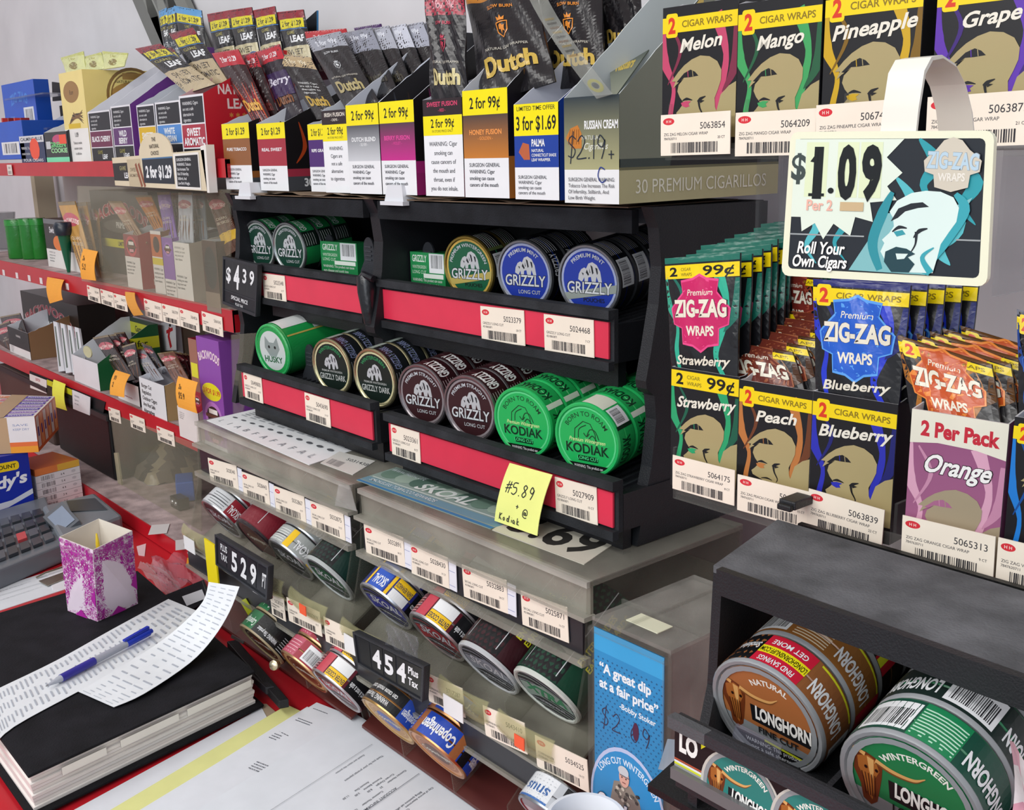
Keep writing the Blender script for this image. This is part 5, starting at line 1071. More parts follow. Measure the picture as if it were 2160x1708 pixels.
# clear trays and tags
def cleartray(label, x0, x1, z0, y0, zl, posts):
    t = root_at('clear_shelf', label, 'shelf', ((x0+x1)/2, .7, z0))
    wpart(M().box(x0, y0, z0-.003, x1, .885, z0, 'c2c3c0'), 'shelf_plate', 'clear', t)
    wpart(M().box(x0, y0-.003, z0-.006, x1, y0, z0+zl, 'cdcec8'), 'front_lip', 'clear', t)
    for x in posts:
        wpart(M().box(x, y0, z0, x+.002, .885, z0+.03, 'c2c3c0'), 'divider', 'clear', t)
    return t
xa, xb = AY(1400, 300, .55).x, .02
t = cleartray('upper clear acrylic shelf carrying the upper row of wrap cartons', xa, xb, 1.4975, .5545, .004, [xa, -.43, -.36, -.29, -.21])
for px in (1595, 2110):      # clear square hanging posts between the two shelves
    p = AY(px, 400, .62)
    wpart(M().box(p.x, .62, 1.43 if px < 2000 else 1.41, p.x+.003, .66, 1.494, 'd5d6da').box(p.x+.022, .62, 1.43 if px < 2000 else 1.41, p.x+.025, .66, 1.494, 'd5d6da').box(p.x+.011, .632, 1.42, p.x+.014, .636, 1.494, 'e0e1e6'), 'hanger', 'clear', t)
t = cleartray('lower clear acrylic shelf carrying the lower row of wrap cartons', AY(1418, 1000, .545).x, .02, 1.265, .549, .012, [-.4855+.005, -.31, -.24])
for num, p0, p1, h, Y, nm, wh in (('5063854', (1394, 243), (1541, 233), .0262, .549, 'MELON', 'numbered 5063854 under the pink melon carton'), ('5064209', (1552, 238), (1722, 228), .0262, .549, 'MANGO', 'numbered 5064209 under the green mango carton'), ('5067402', (1722, 222), (1900, 208), .0262, .546, 'PINEAPPLE', 'under the yellow pineapple carton, partly behind the white hook'), ('5063873', (1957, 205), (2190, 188), .0262, .546, 'GRAPE', 'under the violet grape carton at the right edge'),
    ('5064175', (1419, 959), (1550, 992), .0245, .545, 'STRAWBERRY', 'numbered 5064175 under the strawberry carton'), ('5063862', (1556, 1000), (1710, 1038), .0245, .545, 'PEACH', 'numbered 5063862 under the peach carton'), ('5063839', (1706, 1030), (1866, 1076), .0255, .544, 'BLUEBERRY', 'numbered 5063839 under the blueberry carton'), ('5065313', (1904, 1086), (2100, 1132), .0245, .530, 'ORANGE', 'numbered 5065313 under the mauve orange carton'), ('5065340', (2106, 1133), (2300, 1180), .0245, .530, 'VANILLA', 'under the bright blue carton, cut by the right edge')):
    price_tag(num, p0, p1, h, Y-.0012, lines=('ZIG ZAG '+nm+' CIGAR WRAP', '7847620711'), where=wh)
# hanging $1.09 sign with its curved hook
def a_109(w_, h_):
    a = Art(); a.rr(0, 0, w_, h_, w_*.04, 'e9ead0')
    b = .035*w_; a.rr(b, b, w_-b, h_-b*.9, w_*.025, '23282f')
    for i, (x, y, s) in enumerate(((.72, .75, .1), (.62, .5, .08), (.9, .62, .1), (.15, .32, .07), (.3, .35, .06), (.8, .35, .2))):
        a.curve([(w_*(x-.05), h_*(y+.2)), (w_*(x+.03), h_*(y+.05)), (w_*(x-.02), h_*(y-.1)), (w_*(x+.04), h_*(y-.22))], [w_*.01, w_*s*.7, w_*s*.35, .0003], ('2f9aa6', '56b7c0')[i % 2])
    a.line([(b, h_*.3), (w_*.43, h_*.3)], .0006, '9aa0a2'); a.line([(w_*.86, h_*.3), (w_-b, h_*.3)], .0006, '9aa0a2')
    burst = [(.035, .95), (.6, .95), (.52, .83), (.6, .73), (.53, .64), (.58, .55), (.45, .53), (.47, .4), (.38, .43), (.36, .3), (.27, .38), (.22, .27), (.17, .38), (.1, .32), (.09, .42), (.035, .42)]
    a.poly([(w_*x, h_*y) for x, y in burst], 'dfeadc')
    for x0_, x1_ in ((.1, .22), (.27, .38), (.39, .5)): a.rect(w_*x0_, h_*.56, w_*x1_, h_*.93, 'dde8c2')
    a.text('$', w_*.062, h_*.68, h_*.17, '3f4a48', bold=3)
    a.text('1', w_*.17, h_*.57, h_*.31, '14181a', bold=7, w_=w_*.05); a.rect(w_*.125, h_*.565, w_*.21, h_*.585, '14181a'); a.poly([(w_*.125, h_*.8), (w_*.165, h_*.87), (w_*.165, h_*.79)], '14181a')
    a.ell(w_*.245, h_*.605, w_*.016, h_*.02, '14181a', 14); a.text('0', w_*.325, h_*.57, h_*.32, '14181a', bold=7, w_=w_*.095); a.text('9', w_*.45, h_*.57, h_*.32, '14181a', bold=7, w_=w_*.1)
    a.text('Per 2', w_*.19, h_*.47, h_*.07, 'e9b4a4', bold=3); a.rect(w_*.3, h_*.47, w_*.42, h_*.53, 'c9b088')
    a.text('Roll Your', w_*.21, h_*.17, h_*.08, 'f2f2ee', bold=3, shear=.15, w_=w_*.25); a.text('Own Cigars', w_*.205, h_*.075, h_*.08, 'f2f2ee', bold=3, shear=.15, w_=w_*.29)
    # bearded head in pale teal over a slanted pale panel
    q = lambda P: [(w_*(x-775)/1205, h_*(1-(y-758-(x-775)*.018)/880)) for x, y in P]
    a.poly(q([(1215, 1588), (1420, 1245), (1800, 1200), (1890, 1150), (1660, 1602)]), '7fb9bd')
    a.curve(q([(1450, 1120), (1400, 1240), (1350, 1420), (1400, 1580)]), [w_*.02, w_*.05, w_*.05, w_*.03], '2f8f9c'); a.curve(q([(1800, 1130), (1850, 1220), (1760, 1400), (1690, 1500), (1660, 1600)]), [w_*.02, w_*.05, w_*.045, w_*.05, w_*.03], '3aa3b0')
    a.poly(q([(1440, 1235), (1480, 1170), (1560, 1125), (1640, 1112), (1720, 1118), (1790, 1150), (1822, 1210), (1812, 1290), (1775, 1350), (1735, 1420), (1720, 1500), (1700, 1590), (1480, 1590), (1440, 1540), (1400, 1470), (1420, 1420), (1405, 1400), (1445, 1360), (1470, 1320), (1462, 1270)]), 'd8ebe6')
    a.poly(q([(1450, 1290), (1490, 1215), (1560, 1185), (1625, 1178), (1662, 1205), (1600, 1212), (1530, 1232), (1490, 1270)]), '23282f')
    a.curve(q([(1462, 1352), (1500, 1325), (1545, 1330)]), [.0004, w_*.016, .0004], '23282f'); a.poly(q([(1470, 1352), (1520, 1340), (1540, 1365), (1490, 1380)]), '3a9aa6')
    a.curve(q([(1585, 1385), (1615, 1345), (1660, 1330)]), [.0004, w_*.018, .0004], '23282f'); a.curve(q([(1600, 1350), (1598, 1420), (1575, 1470)]), [w_*.016, w_*.008, .0004], '23282f')
    a.poly(q([(1430, 1470), (1490, 1440), (1550, 1450), (1600, 1480), (1560, 1500), (1600, 1540), (1570, 1590), (1470, 1590), (1425, 1530)]), '22434c'); a.poly(q([(1490, 1480), (1560, 1480), (1540, 1510), (1500, 1515)]), 'd8ebe6')
    a.curve(q([(1690, 1590), (1640, 1500), (1700, 1440)]), [w_*.03, w_*.02, .0004], '3aa3b0')
    P = [(-.95, .15), (-.8, .3), (-.55, .5), (-.3, .8), (0, .9), (.3, .8), (.55, .5), (.8, .3), (.95, .15), (.9, -.2), (.6, -.3), (.55, -.7), (0, -.85), (-.55, -.7), (-.6, -.3), (-.9, -.2)]
    a.poly([(w_*(.83+x*.135), h_*(.78+y*.2)) for x, y in P], 'cdc6b6'); ot(a, 'ZIG-ZAG', w_*.83, h_*.76, h_*.1, 'b5cede', '8f979c', w_*.23, 4, 8, rot=-.04); a.text('WRAPS', w_*.83, h_*.68, h_*.05, 'e6e2d8', bold=3, w_=w_*.12); return a
Q = quad([(1668, 278), (2098, 275), (2082, 605), (1648, 581)], .385); w_, h_ = dims(Q); o0 = Q[3].copy()
t = root_at('hanging_price_sign', 'cream framed hanging sign reading $1.09 Roll Your Own Cigars', 'sign', o0); f = bil(Q, w_, h_, org=o0)
m = M(); P = []; r = w_*.045
for cx, cy, a0 in ((w_-r, r, -PI/2), (w_-r, h_-r, 0), (r, h_-r, PI/2), (r, r, PI)):
    for i in range(6): P.append(f(cx+r*math.cos(a0+i*PI/10), cy+r*math.sin(a0+i*PI/10), 0))
m.slab(P, (0, .0022, 0), 'e6e6cc'); m.build('sign_plate', 'smooth', t); a_109(w_, h_).on(f).build('sign_print', 'smooth', t)
p0, p1 = AY(1855, 276, .386), AY(1930, 276, .386); zt_ = AY(1890, 124, .40).z
prof_ = [(.386, p0.z-.008), (.387, p0.z+.008), (.389, zt_-.006), (.393, zt_-.001), (.400, zt_), (.410, zt_-.003), (.418, zt_-.010), (.424, zt_-.020), (.427, zt_-.030)]
m = M(); n = len(prof_)
L_ = [Vec((p0.x+.001*i*.3, y, z)) for i, (y, z) in enumerate(prof_)]; W_ = p1.x-p0.x
m.grid(lambda a, b: (L_[min(int(b*(n-1)+.5), n-1)]+Vec((W_*a, 0, 0))), 1, n-1, 'e6e4da'); m.grid(lambda a, b: (L_[min(int(b*(n-1)+.5), n-1)]+Vec((W_*(1-a), .0012, -.0012))), 1, n-1, 'dcdad0')
for s_ in (0, 1): m.grid(lambda a, b: (L_[min(int((1-b if s_ else b)*(n-1)+.5), n-1)]+Vec((W_*s_, .0012*a, -.0012*a))), 1, n-1, 'd4d2c8')
wpart(m, 'curved_hook', 'smooth', t, True)
# ------------------------------------------------------------------ black gravity rack with the large cans, lower right
zt = 1.283; FL, FR = AZ(1505, 1192, zt), AZ(2400, 1488, zt); FR = Vec((FR.x, FL.y-.002, zt)); BL_ = AZ(1640, 1095, zt); BRr = Vec((FR.x, BL_.y, zt))
t = root_at('can_rack', 'black plastic gravity rack with grey dusty top holding the longhorn cans, lower right', 'rack', ((FL.x+FR.x)/2, .46, 1.18))
h = lambda v, z: Vec((v.x, v.y, z))
wpart(M().hexa([h(FL, zt-.004), h(FR, zt-.004), h(BRr, zt-.004), h(BL_, zt-.004)], [FL, FR, BRr, BL_], '66676b'), 'top_plate', 'dusty', t)
F2 = FL+Vec((.006, 0, 0)); wpart(M().hexa([h(F2, zt-.013)+Vec((0, -.005, 0)), h(FR, zt-.013)+Vec((0, -.005, 0)), h(FR, zt-.013), h(F2, zt-.013)], [h(F2, zt+.001)+Vec((0, -.005, 0)), h(FR, zt+.001)+Vec((0, -.005, 0)), h(FR, zt+.001), h(F2, zt+.001)], '242529'), 'top_rail', 'plast', t)
yb = BL_.y+.016; yf = FL.y
XA = AY(1424, 1612, .362).x; S1, S2 = AY(1478, 1492, .385), AY(1440, 1530, .36)
wpart(M().slab([h(FL, zt-.004), h(BL_, zt-.004), Vec((BL_.x, BL_.y, 1.165)), Vec((XA, .372, 1.165)), Vec((XA, .372, 1.19)), Vec((FL.x, yf-.003, 1.215))], (.006, 0, 0), '232428'), 'side_panel', 'plast', t)
wpart(M().box(BL_.x+.006, yb-.004, 1.165, FR.x, yb, zt-.004, '08090a'), 'back_panel', 'plast', t)
# tray floor rising to the back, lane walls
x0 = FL.x+.002; z0 = 1.176; sl = .25
wpart(M().hexa([(x0, .37, z0-.004), (FR.x, .37, z0-.004), (FR.x, yb-.004, z0-.004+sl*(yb-.37)), (x0, yb-.004, z0-.004+sl*(yb-.37))], [(x0, .37, z0), (FR.x, .37, z0), (FR.x, yb-.004, z0+sl*(yb-.37)), (x0, yb-.004, z0+sl*(yb-.37))], '121316'), 'tray_floor', 'plast', t)
def lane(x): return M().slab([(x, .374, z0), (x, .374, z0+.018), (x, .40, z0+.026), (x, yb-.004, z0+.026+sl*(yb-.40)), (x, yb-.004, z0+sl*(yb-.37))], (.003, 0, 0), '2a2b30')
# front strip: printed card in a channel
Q = quad([(1443, 1532), (1860, 1740), (1840, 1825), (1424, 1612)], [.362]*4); w_, h_ = dims(Q)
A_ = Q[3]; zs0, zs1 = A_.z, Q[0].z; XE = FR.x
wpart(M().box(A_.x, .3625, zs0-.012, XE, .366, zs1+.004, '2a2b2f'), 'front_lip', 'plast', t)
wpart(M().box(A_.x-.001, .357, zs1-.001, A_.x+.022, .3625, zs1+.005, '55575b').box(A_.x+.022, .357, zs1-.001, XE, .3625, zs1+.005, '303136'), 'lip_rail', 'plast', t)
wpart(M().box(A_.x, .3585, zs0-.006, XE, .3625, zs0, '6a6b6d'), 'lip_base', 'smooth', t)
hh = zs1-zs0; W_ = XE-A_.x
def a_strip2(w_, h_):
    a = Art(); a.rect(0, 0, w_, h_, '17181b'); a.rect(0, 0, w_, h_*.05, '9a9c9e'); a.rect(0, h_*.05, w_, h_*.1, 'd8dc30'); a.rect(0, h_*.1, w_, h_*.15, 'e9e9e6'); a.rect(0, h_*.16, w_, h_*.2, 'b8563a')
    a.text('LO', h_*.38, h_*.42, h_*.42, 'f2f2ee', bold=7, w_=h_*.5)
    a.poly([(h_*.72, h_), (h_*1.05, h_), (h_*.72, h_*.7)], 'e6e02a')
    a.rect(h_*.72, 0, w_, h_*.98, '17181b') if 0 else None
    for i in range(5):
        cx = h_*(1.75+i*1.75); d = f_long('2c7f78', 'WINTERGREEN'); a.ell(cx, h_*.05, h_*1.02, h_*.98, 'c9c6be', 40); a.add(d, cx, h_*.05, h_*.95)
    return a.clip(0, 0, w_, h_)
wpart(M().box(A_.x, .3615, zs0, XE, .3625, zs1, '17181b'), 'strip_card', 'card', t)
wpart(a_strip2(W_, hh).on(plane((A_.x, .3615, zs0))), 'strip_print', 'card', t)
# columns of cans
big = 'black gravity rack'
def lcan(keys, px, py, Y, labels, rolls=None, yaw=2, pitch=14):
    can_row(keys, AY(px, py, Y), labels, None, R_(yaw), -R_(pitch), rolls)
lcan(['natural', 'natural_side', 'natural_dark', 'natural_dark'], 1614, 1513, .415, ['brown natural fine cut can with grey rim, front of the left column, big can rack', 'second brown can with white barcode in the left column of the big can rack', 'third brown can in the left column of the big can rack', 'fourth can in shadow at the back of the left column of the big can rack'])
lcan(['winter', 'winter_side', 'winter_top', 'winter_side'], 1915, 1682, .395, ['green wintergreen can with grey rim, front of the right column, big can rack', 'second green can with white barcode in the right column of the big can rack', 'third green can with red and yellow band in the right column', 'fourth green can, deepest of the right column'])
xs = [AY(1500, 1600, .40).x-.004, (AY(1614, 1513, .415).x+AY(1915, 1682, .395).x)/2, AY(1915, 1682, .395).x+.037]
for x in xs[1:]: wpart(lane(x), 'lane_wall', 'plast', t)
# clear stop in front of the brown can
Q = quad([(1556, 1525), (1650, 1572), (1640, 1628), (1542, 1570)], [.385, .385, .372, .372])
sheet('clear_stop', 'clear plastic stop leaning on the brown natural can', 'stop', Q, None, 'c6c8e0', .0018, 'clear', bend=.003)
# things behind on the rack: white card edges and a red tool
m = M()
p = AY(1965, 1420, .47)
t2 = root_at('white_card_stack', 'row of white card flaps behind the right can column under the rack top', 'card', p)
for i in range(3):
    wpart(M().box(p.x+.001+i*.0125, .47, p.z-.006-i*.003, p.x+.0125+i*.0125, .474, p.z+.010-i*.003, 'dfe2e4'), 'flap', 'paper', t2)
p = AY(2135, 1470, .455)
t2 = root_at('red_marker', 'red tapered marker sticking up behind the green cans at the right edge', 'marker', AY(2115, 1510, .455))
wpart(M().tube([AY(2112, 1518, .455), AY(2118, 1508, .455), AY(2138, 1460, .455), AY(2144, 1448, .455)], [.0006, .002, .0045, .004], 'c02824', 10), 'barrel', 'smooth', t2, True)
q = AY(2204, 1760, .36)
t2 = root_at('crumpled_wrapper', 'pink and white crumpled wrapper at the right edge below the green can', 'wrapper', q)
wpart(M().grid(lambda a, b: q+Vec((.016*(a-.5)*2, .01*math.sin(a*5+b*3), .03*(b-.5)*2+.004*math.sin(a*9))), 8, 10, lambda a, b: 'd8a0b4' if (int(a*5)+int(b*4)) % 2 else 'e6e4e8'), 'film', 'foil', t2, True)
# black clip on top joining the rack to the shelf tags
p = AY(1650, 1098, .52)
t2 = root_at('shelf_clip', 'small black plastic clip gripping the tag strip at the top corner of the can rack', 'clip', p)
wpart(M().box(p.x-.006, .524, zt+.0005, p.x+.006, .543, zt+.006, '2b2c30').box(p.x-.005, .5205, zt-.0, p.x+.005, .5245, zt+.004, '232427'), 'clip', 'plast', t2, bevel=.001)
# ------------------------------------------------------------------ red shelving with cigars, left
DUST, RD = 'b9a6a6', 'b81a28'
YS = .65
def zat(px, py, Y=YS): return AY(px, py, Y).z
z1, z2, z3, z4 = 1.4975, 1.2935, 1.085, .925
xl = -2.75; x2 = AY(494, 667, YS).x; x1e = AY(478, 340, YS).x; x3 = AY(424, 932, YS).x-.01
t = root_at('shelf_unit', 'red metal gondola shelving full of cigars, left of the black rack', 'shelving', ((xl+x2)/2, .75, ZC))
def shelf(xe, z, band, top=DUST, YS=YS):
    wpart(M().box(xl, YS, z-.006, xe, .885, z, RD, top=top), 'shelf_board', 'dusty', t)
    wpart(M().box(xl, YS-.002, z-band, xe, YS, z+.001, 'c01c2a'), 'shelf_edge', 'lam', t)
    wpart(M().box(xe-.001, YS-.002, z-band, xe, .86, z, 'b01824'), 'shelf_end', 'lam', t)
shelf(x1e, z1, .024); shelf(x2, z2, .031); shelf(x3, z3, .027)
xe4 = -1.288; shelf(xe4, z4, .0235, YS=.597)
for px, za, zb_ in ((-40, z2, z1), (212, z3, z2), (520, z2, z1)):
    x = AY(px, 500, .70).x
    if px == 520: x = x1e-.02
    wpart(M().box(x-.03, .84, za, x, .885, zb_-.006, 'b3a892'), 'upright', 'matte', t)
wpart(M().box(xl, .885, ZC, x2, .889, z1-.01, 'd3cfca'), 'back_sheet', 'matte', t)

# clear guards
def guard(label, pts, Y=YS-.004):
    Q = quad(pts, Y); sheet('clear_guard', label, 'guard', Q, None, 'd3cfba', .0015, 'clear')
guard('clear acrylic guard panel standing on the middle red shelf', [(162, 392), (486, 400), (486, 655), (172, 592)])
guard('cloudy clear acrylic guard leaning at the bottom of the red shelving', [(232, 872), (424, 940), (424, 1128), (256, 1062)])
guard('clear acrylic guard in front of the purple carton on the lowest cigar shelf', [(487, 706), (540, 702), (512, 868), (492, 905)], .63)
m = M().slab(quad([(240, 955), (247, 955), (262, 1062), (254, 1064)], .645), (0, .003, 0), 'c9c2a4'); tag(m.build('guard_edge', 'haze'), 'yellowed edge strip of the cloudy guard under the lowest cigar shelf', 'strip')
# items: boxes given by front corners in the photo, standing on shelf z
def sbox(name, label, xl_, xr_, ytop, Y, z, d, front, col, side=None, yaw=0, mat='card', cat='box'):
    A, B = AY(xl_, 0, Y), None
    # solve x on the shelf plane at Y for the pixel column at the base height
    def xz(px, z_):
        lo = AY(px, 300, Y); 
        for _ in range(6):
            # iterate pixel row so that the point lands on z_
            y = 300+_; 
        a, b = AY(px, 200, Y), AY(px, 1200, Y); k = (z_-a.z)/(b.z-a.z); yy = 200+1000*k
        for _ in range(4):
            p = AY(px, yy, Y); q = AY(px, yy+10, Y); yy += (z_-p.z)/((q.z-p.z)/10)
        return AY(px, yy, Y)
    a, b = xz(xl_, z), xz(xr_, z); T_ = AY(xl_, ytop, Y); w_, h_ = b.x-a.x, T_.z-z
    t_ = thing(name, label, cat, (a.x, Y, z+.0004), yaw)
    M().box(0, 0, 0, w_, d, h_, col).build('carton', mat, t_, bevel=.0005)
    if front: front(w_, h_).on(plane((0, 0, 0))).build('front_print', mat, t_)
    if side: side(d, h_).on(plane((w_, 0, 0), (0, 1, 0), (0, 0, 1))).build('side_print', mat, t_)
    return t_
def scart(label, xl_, xr_, ytop, Y, z, d, rise, front, col, side=None, inner='dfe2ea', **k):
    a = AY(xl_, 0, Y); 
    def xz(px):
        yy = 600
        for _ in range(6):
            p = AY(px, yy, Y); q = AY(px, yy+10, Y); yy += (z-p.z)/((q.z-p.z)/10)
        return AY(px, yy, Y)
    a, b = xz(xl_), xz(xr_); T_ = AY(xl_, ytop, Y)
    return carton(label, Vec((a.x, Y, z+.0004)), b.x-a.x, d, T_.z-z, T_.z-z+rise, front, col, side, inner=inner, **k)
def fr_leaf(c1, l1, l2=None, tc=WHT):
    def f(w_, h_):
        a = Art(); a.rect(0, 0, w_, h_, 'e4e4ea'); a.rect(w_*.04, h_*.62, w_*.96, h_*.97, '1c1e26'); a.lines(['WARNING: Cigars', 'are not a safe', 'alternative to', 'cigarettes'], w_*.12, h_*.87, h_*.045, h_*.075, WHT, maxw=w_*.75)
        a.rect(w_*.03, h_*.29, w_*.97, h_*.6, c1); a.text(l1, w_*.5, h_*(.45 if l2 else .4), h_*.1, tc, bold=4, maxw=w_*.85)
        if l2: a.text(l2, w_*.5, h_*.32, h_*.1, tc, bold=4, maxw=w_*.85)
        a.rect(w_*.03, 0, w_*.97, h_*.27, '17181c'); a.text('GAME', w_*.4, h_*.15, h_*.07, '8f8a3c', bold=2); a.text('LEAF', w_*.6, h_*.05, h_*.09, WHT, bold=4); return a
    return f
# top shelf
def a_blue(w_, h_): return Art().rect(0, 0, w_, h_, '1a58c8').text('ZIG-ZAG', w_*.5, h_*.6, h_*.2, '3f86e0', bold=3, arc=w_, maxw=w_*.7).rect(w_*.62, h_*.12, w_*.92, h_*.46, WHT).bars(w_*.66, h_*.16, w_*.88, h_*.42, n=9).text('papers', w_*.25, h_*.25, h_*.08, '6fa4ec')
sbox('paper_box', 'blue rolling paper box with barcode on the small clear stand, top shelf left', 15, 82, 178, .72, z1+.068, .03, a_blue, '1648a4')
sbox('paper_box', 'long blue paper box under the small clear stand, left edge, top shelf', -60, 55, 266, .66, z1+.008, .09, a_blue, '1648a4')
t2 = root_at('paper_stand', 'small black and clear stand holding blue paper boxes, far left of the top shelf', 'stand', AY(60, 330, .7))
p, q = AY(30, 236, .715), AY(112, 236, .715)
wpart(M().box(p.x-.005, .70, z1+.063, q.x, .80, z1+.067, 'b9bac0').box(p.x-.005, .70, z1+.13, q.x, .75, z1+.133, 'b9bac0'), 'clear_tray', 'clear', t2)
wpart(M().slab([(q.x, .74, z1+.001), (q.x, .84, z1+.001), (q.x, .84, z1+.17), (q.x, .74, z1+.12)], (.004, 0, 0), '17181c').slab([(p.x-.01, .80, z1+.13), (q.x+.03, .80, z1+.125), (q.x+.03, .80, z1+.14), (p.x, .80, z1+.17)], (0, .004, 0), '17181c').box(p.x, .81, z1+.001, q.x, .815, z1+.12, '121317'), 'black_frame', 'plast', t2)
for i in range(4): 
    p = AY(4+i*13, 262, .664); tag(M().box(p.x, .664, p.z-.004, p.x+.008, .68, p.z+.012, ('c8342c', '8c1c24')[i % 2]).build('paper_pack', 'card'), ['leftmost', 'second', 'third', 'rightmost'][i]+' tiny red paper pack standing in the long blue box', 'paper pack', 'tiny red paper packs in the long blue box')
scart('white sloping carton marked Calming Blue with an orange dot sticker, top shelf left', 47, 98, 288, .66, z1, .13, .05, lambda w_, h_: Art().rect(0, 0, w_, h_, '26345c').rect(0, h_*.75, w_, h_, 'd9dbe0').text('CALMING BLUE', w_*.5, h_*.82, h_*.12, '22283c', bold=3, w_=w_*.9).lines(['WARNING: This product', 'contains nicotine'], w_*.05, h_*.5, h_*.1, h_*.2, WHT, maxw=w_*.9).ell(w_*.6, h_*.5, w_*.2, w_*.14, 'f0502e', 10).text('FOUR CIGARS', w_*.5, h_*.05, h_*.1, WHT, w_=w_*.8), '26345c')
scart('black and mint green carton with pink fruit print and orange sticker, top shelf left', 100, 148, 280, .66, z1, .13, .05, lambda w_, h_: Art().rect(0, 0, w_, h_, '2b2d30').rect(0, 0, w_, h_*.17, '7ce0b0').ell(w_*.6, h_*.75, w_*.25, h_*.16, 'c24878').text('GREEN', w_*.55, h_*.5, h_*.16, '6fd07c', bold=4, w_=w_*.7).text('COOKIE', w_*.6, h_*.32, h_*.14, '9fe0a0', bold=4, w_=w_*.7).rect(w_*.65, h_*.6, w_*.95, h_*.9, 'f0502e').rect(w_*.05, h_*.45, w_*.25, h_*.7, 'c9ccd0'), '2b2d30')
def fr_yel(w_, h_):
    a = Art(); a.rect(0, 0, w_, h_, 'ecd98c'); a.rect(0, 0, w_, h_*.37, 'ecebe8')
    a.ell(w_*.45, h_*.78, w_*.33, h_*.12, '9a7440', 24); a.text('Rum', w_*.45, h_*.75, h_*.05, '5c4020', shear=.3, bold=2)
    for i in range(6): a.curve([(w_*(.2+.05*i), h_*(.4+.03*i)), (w_*(.5+.06*(i % 3)), h_*(.52-.02*(i % 2))), (w_*.85, h_*(.42+.03*i))], [w_*.02, w_*.05, .0003], ('3a2a20', '7a5a34')[i % 2])
    a.rect(w_*.2, h_*.38, w_*.7, h_*.43, 'd9b81c'); a.text('1.09', w_*.5, h_*.28, h_*.05, '3c3c40'); a.lines(['Tobacco smoke', 'contains toxins', 'is addictive'], w_*.5, h_*.2, h_*.03, h_*.06, '3c3c40', al='c', maxw=w_*.85); return a
def sd_yel(d, h_):
    a = Art(); a.rect(0, 0, d, h_, 'ead584'); a.ring(d*.5, h_*.72, d*.25, d*.28, '8a6a3a'); a.ell(d*.5, h_*.72, d*.24, h_*.15, 'b08a4c', 24); a.ring(d*.5, h_*.72, d*.22, d*.235, '8a6a3a')
    a.text('Rum Dulce', d*.5, h_*.69, h_*.07, '5c4020', shear=.3, bold=2, w_=d*.36); a.rect(d*.4, h_*.9, d*.62, h_*.97, 'b08a4c'); a.text('NATURAL WRAPPER', d*.5, h_*.86, h_*.03, '5c5030', maxw=d*.4)
    return a
scart('tall pale yellow blunt carton with round brown emblem on both sides, top shelf', 145, 194, 152, .665, z1, .17, .0, fr_yel, 'ecd98c', sd_yel, jag=0)
for i, (pxs, lab) in enumerate((([(128, 122), (176, 108), (182, 150), (140, 154)], 'left'), ([(176, 120), (214, 110), (222, 145), (182, 150)], 'middle'), ([(216, 108), (270, 112), (262, 140), (220, 146)], 'right'))):
    pouch(f'crinkled yellow-green pouch sticking out of the tall yellow carton, {lab} one', pxs, [.72, .72, .70, .70], lambda w_, h_: Art().rect(0, 0, w_, h_, 'd9dc9c').rect(0, h_*.8, w_, h_, 'c9cc70').ell(w_*.5, h_*.3, w_*.2, h_*.2, '8a7a3c', 12).text('2 for', w_*.5, h_*.6, h_*.15, 'a8a040'), 'd9dc9c')
scart('cigar carton marked Black Cherry with maroon band, top shelf', 196, 243, 236, .66, z1, .16, .085, fr_leaf('6c2448', 'BLACK CHERRY'), 'e4e4ea', inner='e9e9f0')
scart('cigar carton marked Wild Berry with purple side, top shelf', 245, 286, 224, .66, z1, .16, .09, fr_leaf('5c2f6c', 'WILD', 'BERRY'), '6a3484', lambda d, h_: Art().rect(0, 0, d, h_, '6f3a8c'), inner='e9e9f0')
scart('cigar carton with yellow band behind the Natural Choice sign, top shelf', 299, 336, 222, .665, z1, .14, .06, fr_leaf('d9b01c', 'SWEETS'), 'e4e4ea')
scart('cigar carton marked White Russian with light blue band, top shelf', 338, 390, 216, .655, z1, .14, .07, fr_leaf('4f8ad0', 'WHITE', 'RUSSIAN'), '4f8ad0', lambda d, h_: Art().rect(0, 0, d, h_, '4a84cc'))
scart('cigar carton marked Sweet Aromatic with bright red side, top shelf', 391, 442, 202, .65, z1-.012, .14, .06, fr_leaf('a82c40', 'SWEET', 'AROMATIC'), 'c4202e', lambda d, h_: Art().rect(0, 0, d, h_, 'c4202e').text('NATURAL', d*.38, h_*.62, h_*.08, 'f0d8d4', bold=3, w_=d*.45).text('LEAF', d*.38, h_*.5, h_*.08, 'f0d8d4', bold=3).text('* * * *', d*.38, h_*.4, h_*.06, 'd9a04c'), inner='d9b0b4')
def p_leaf(low='b9a888', lt='2c2722', blue=False):
    def f(w_, h_):
        a = Art(); a.rect(0, 0, w_, h_, '15171c'); a.rect(0, h_*.86, w_, h_, '8c2230' if not blue else '5a9ad0'); a.rect(w_*.1, h_*.70, w_*.95, h_*.86, 'd9cc20'); a.text('2 for $1.29', w_*.52, h_*.74, h_*.08, '2a2a14', bold=3, w_=w_*.72)
        a.line([(0, h_*.685), (w_, h_*.685)], h_*.012, '3f78b8'); a.text('GAME', w_*.45, h_*.6, h_*.05, '9a9250', bold=2); a.text('LEAF', w_*.65, h_*.47, h_*.1, WHT, bold=5, w_=w_*.5)
        a.rect(0, 0, w_, h_*.4, low); a.text('SWEET', w_*.5, h_*.26, h_*.09, lt, bold=1, w_=w_*.6); a.text('AROMATIC', w_*.5, h_*.12, h_*.09, lt, bold=1, w_=w_*.8); return a
    return f
def lp(label, px, Ys, **k): return pouch(label, px, Ys, p_leaf(**k), '15171c')
lp('black and tan leaf pouch with yellow label leaning left, front of the top shelf', [(285, 103), (338, 92), (455, 178), (395, 197)], [.72, .72, .675, .67])
lp('black and tan leaf pouch with yellow label, second step up behind the front leaning one', [(357, 71), (407, 58), (482, 172), (425, 184)], [.75, .75, .70, .70])
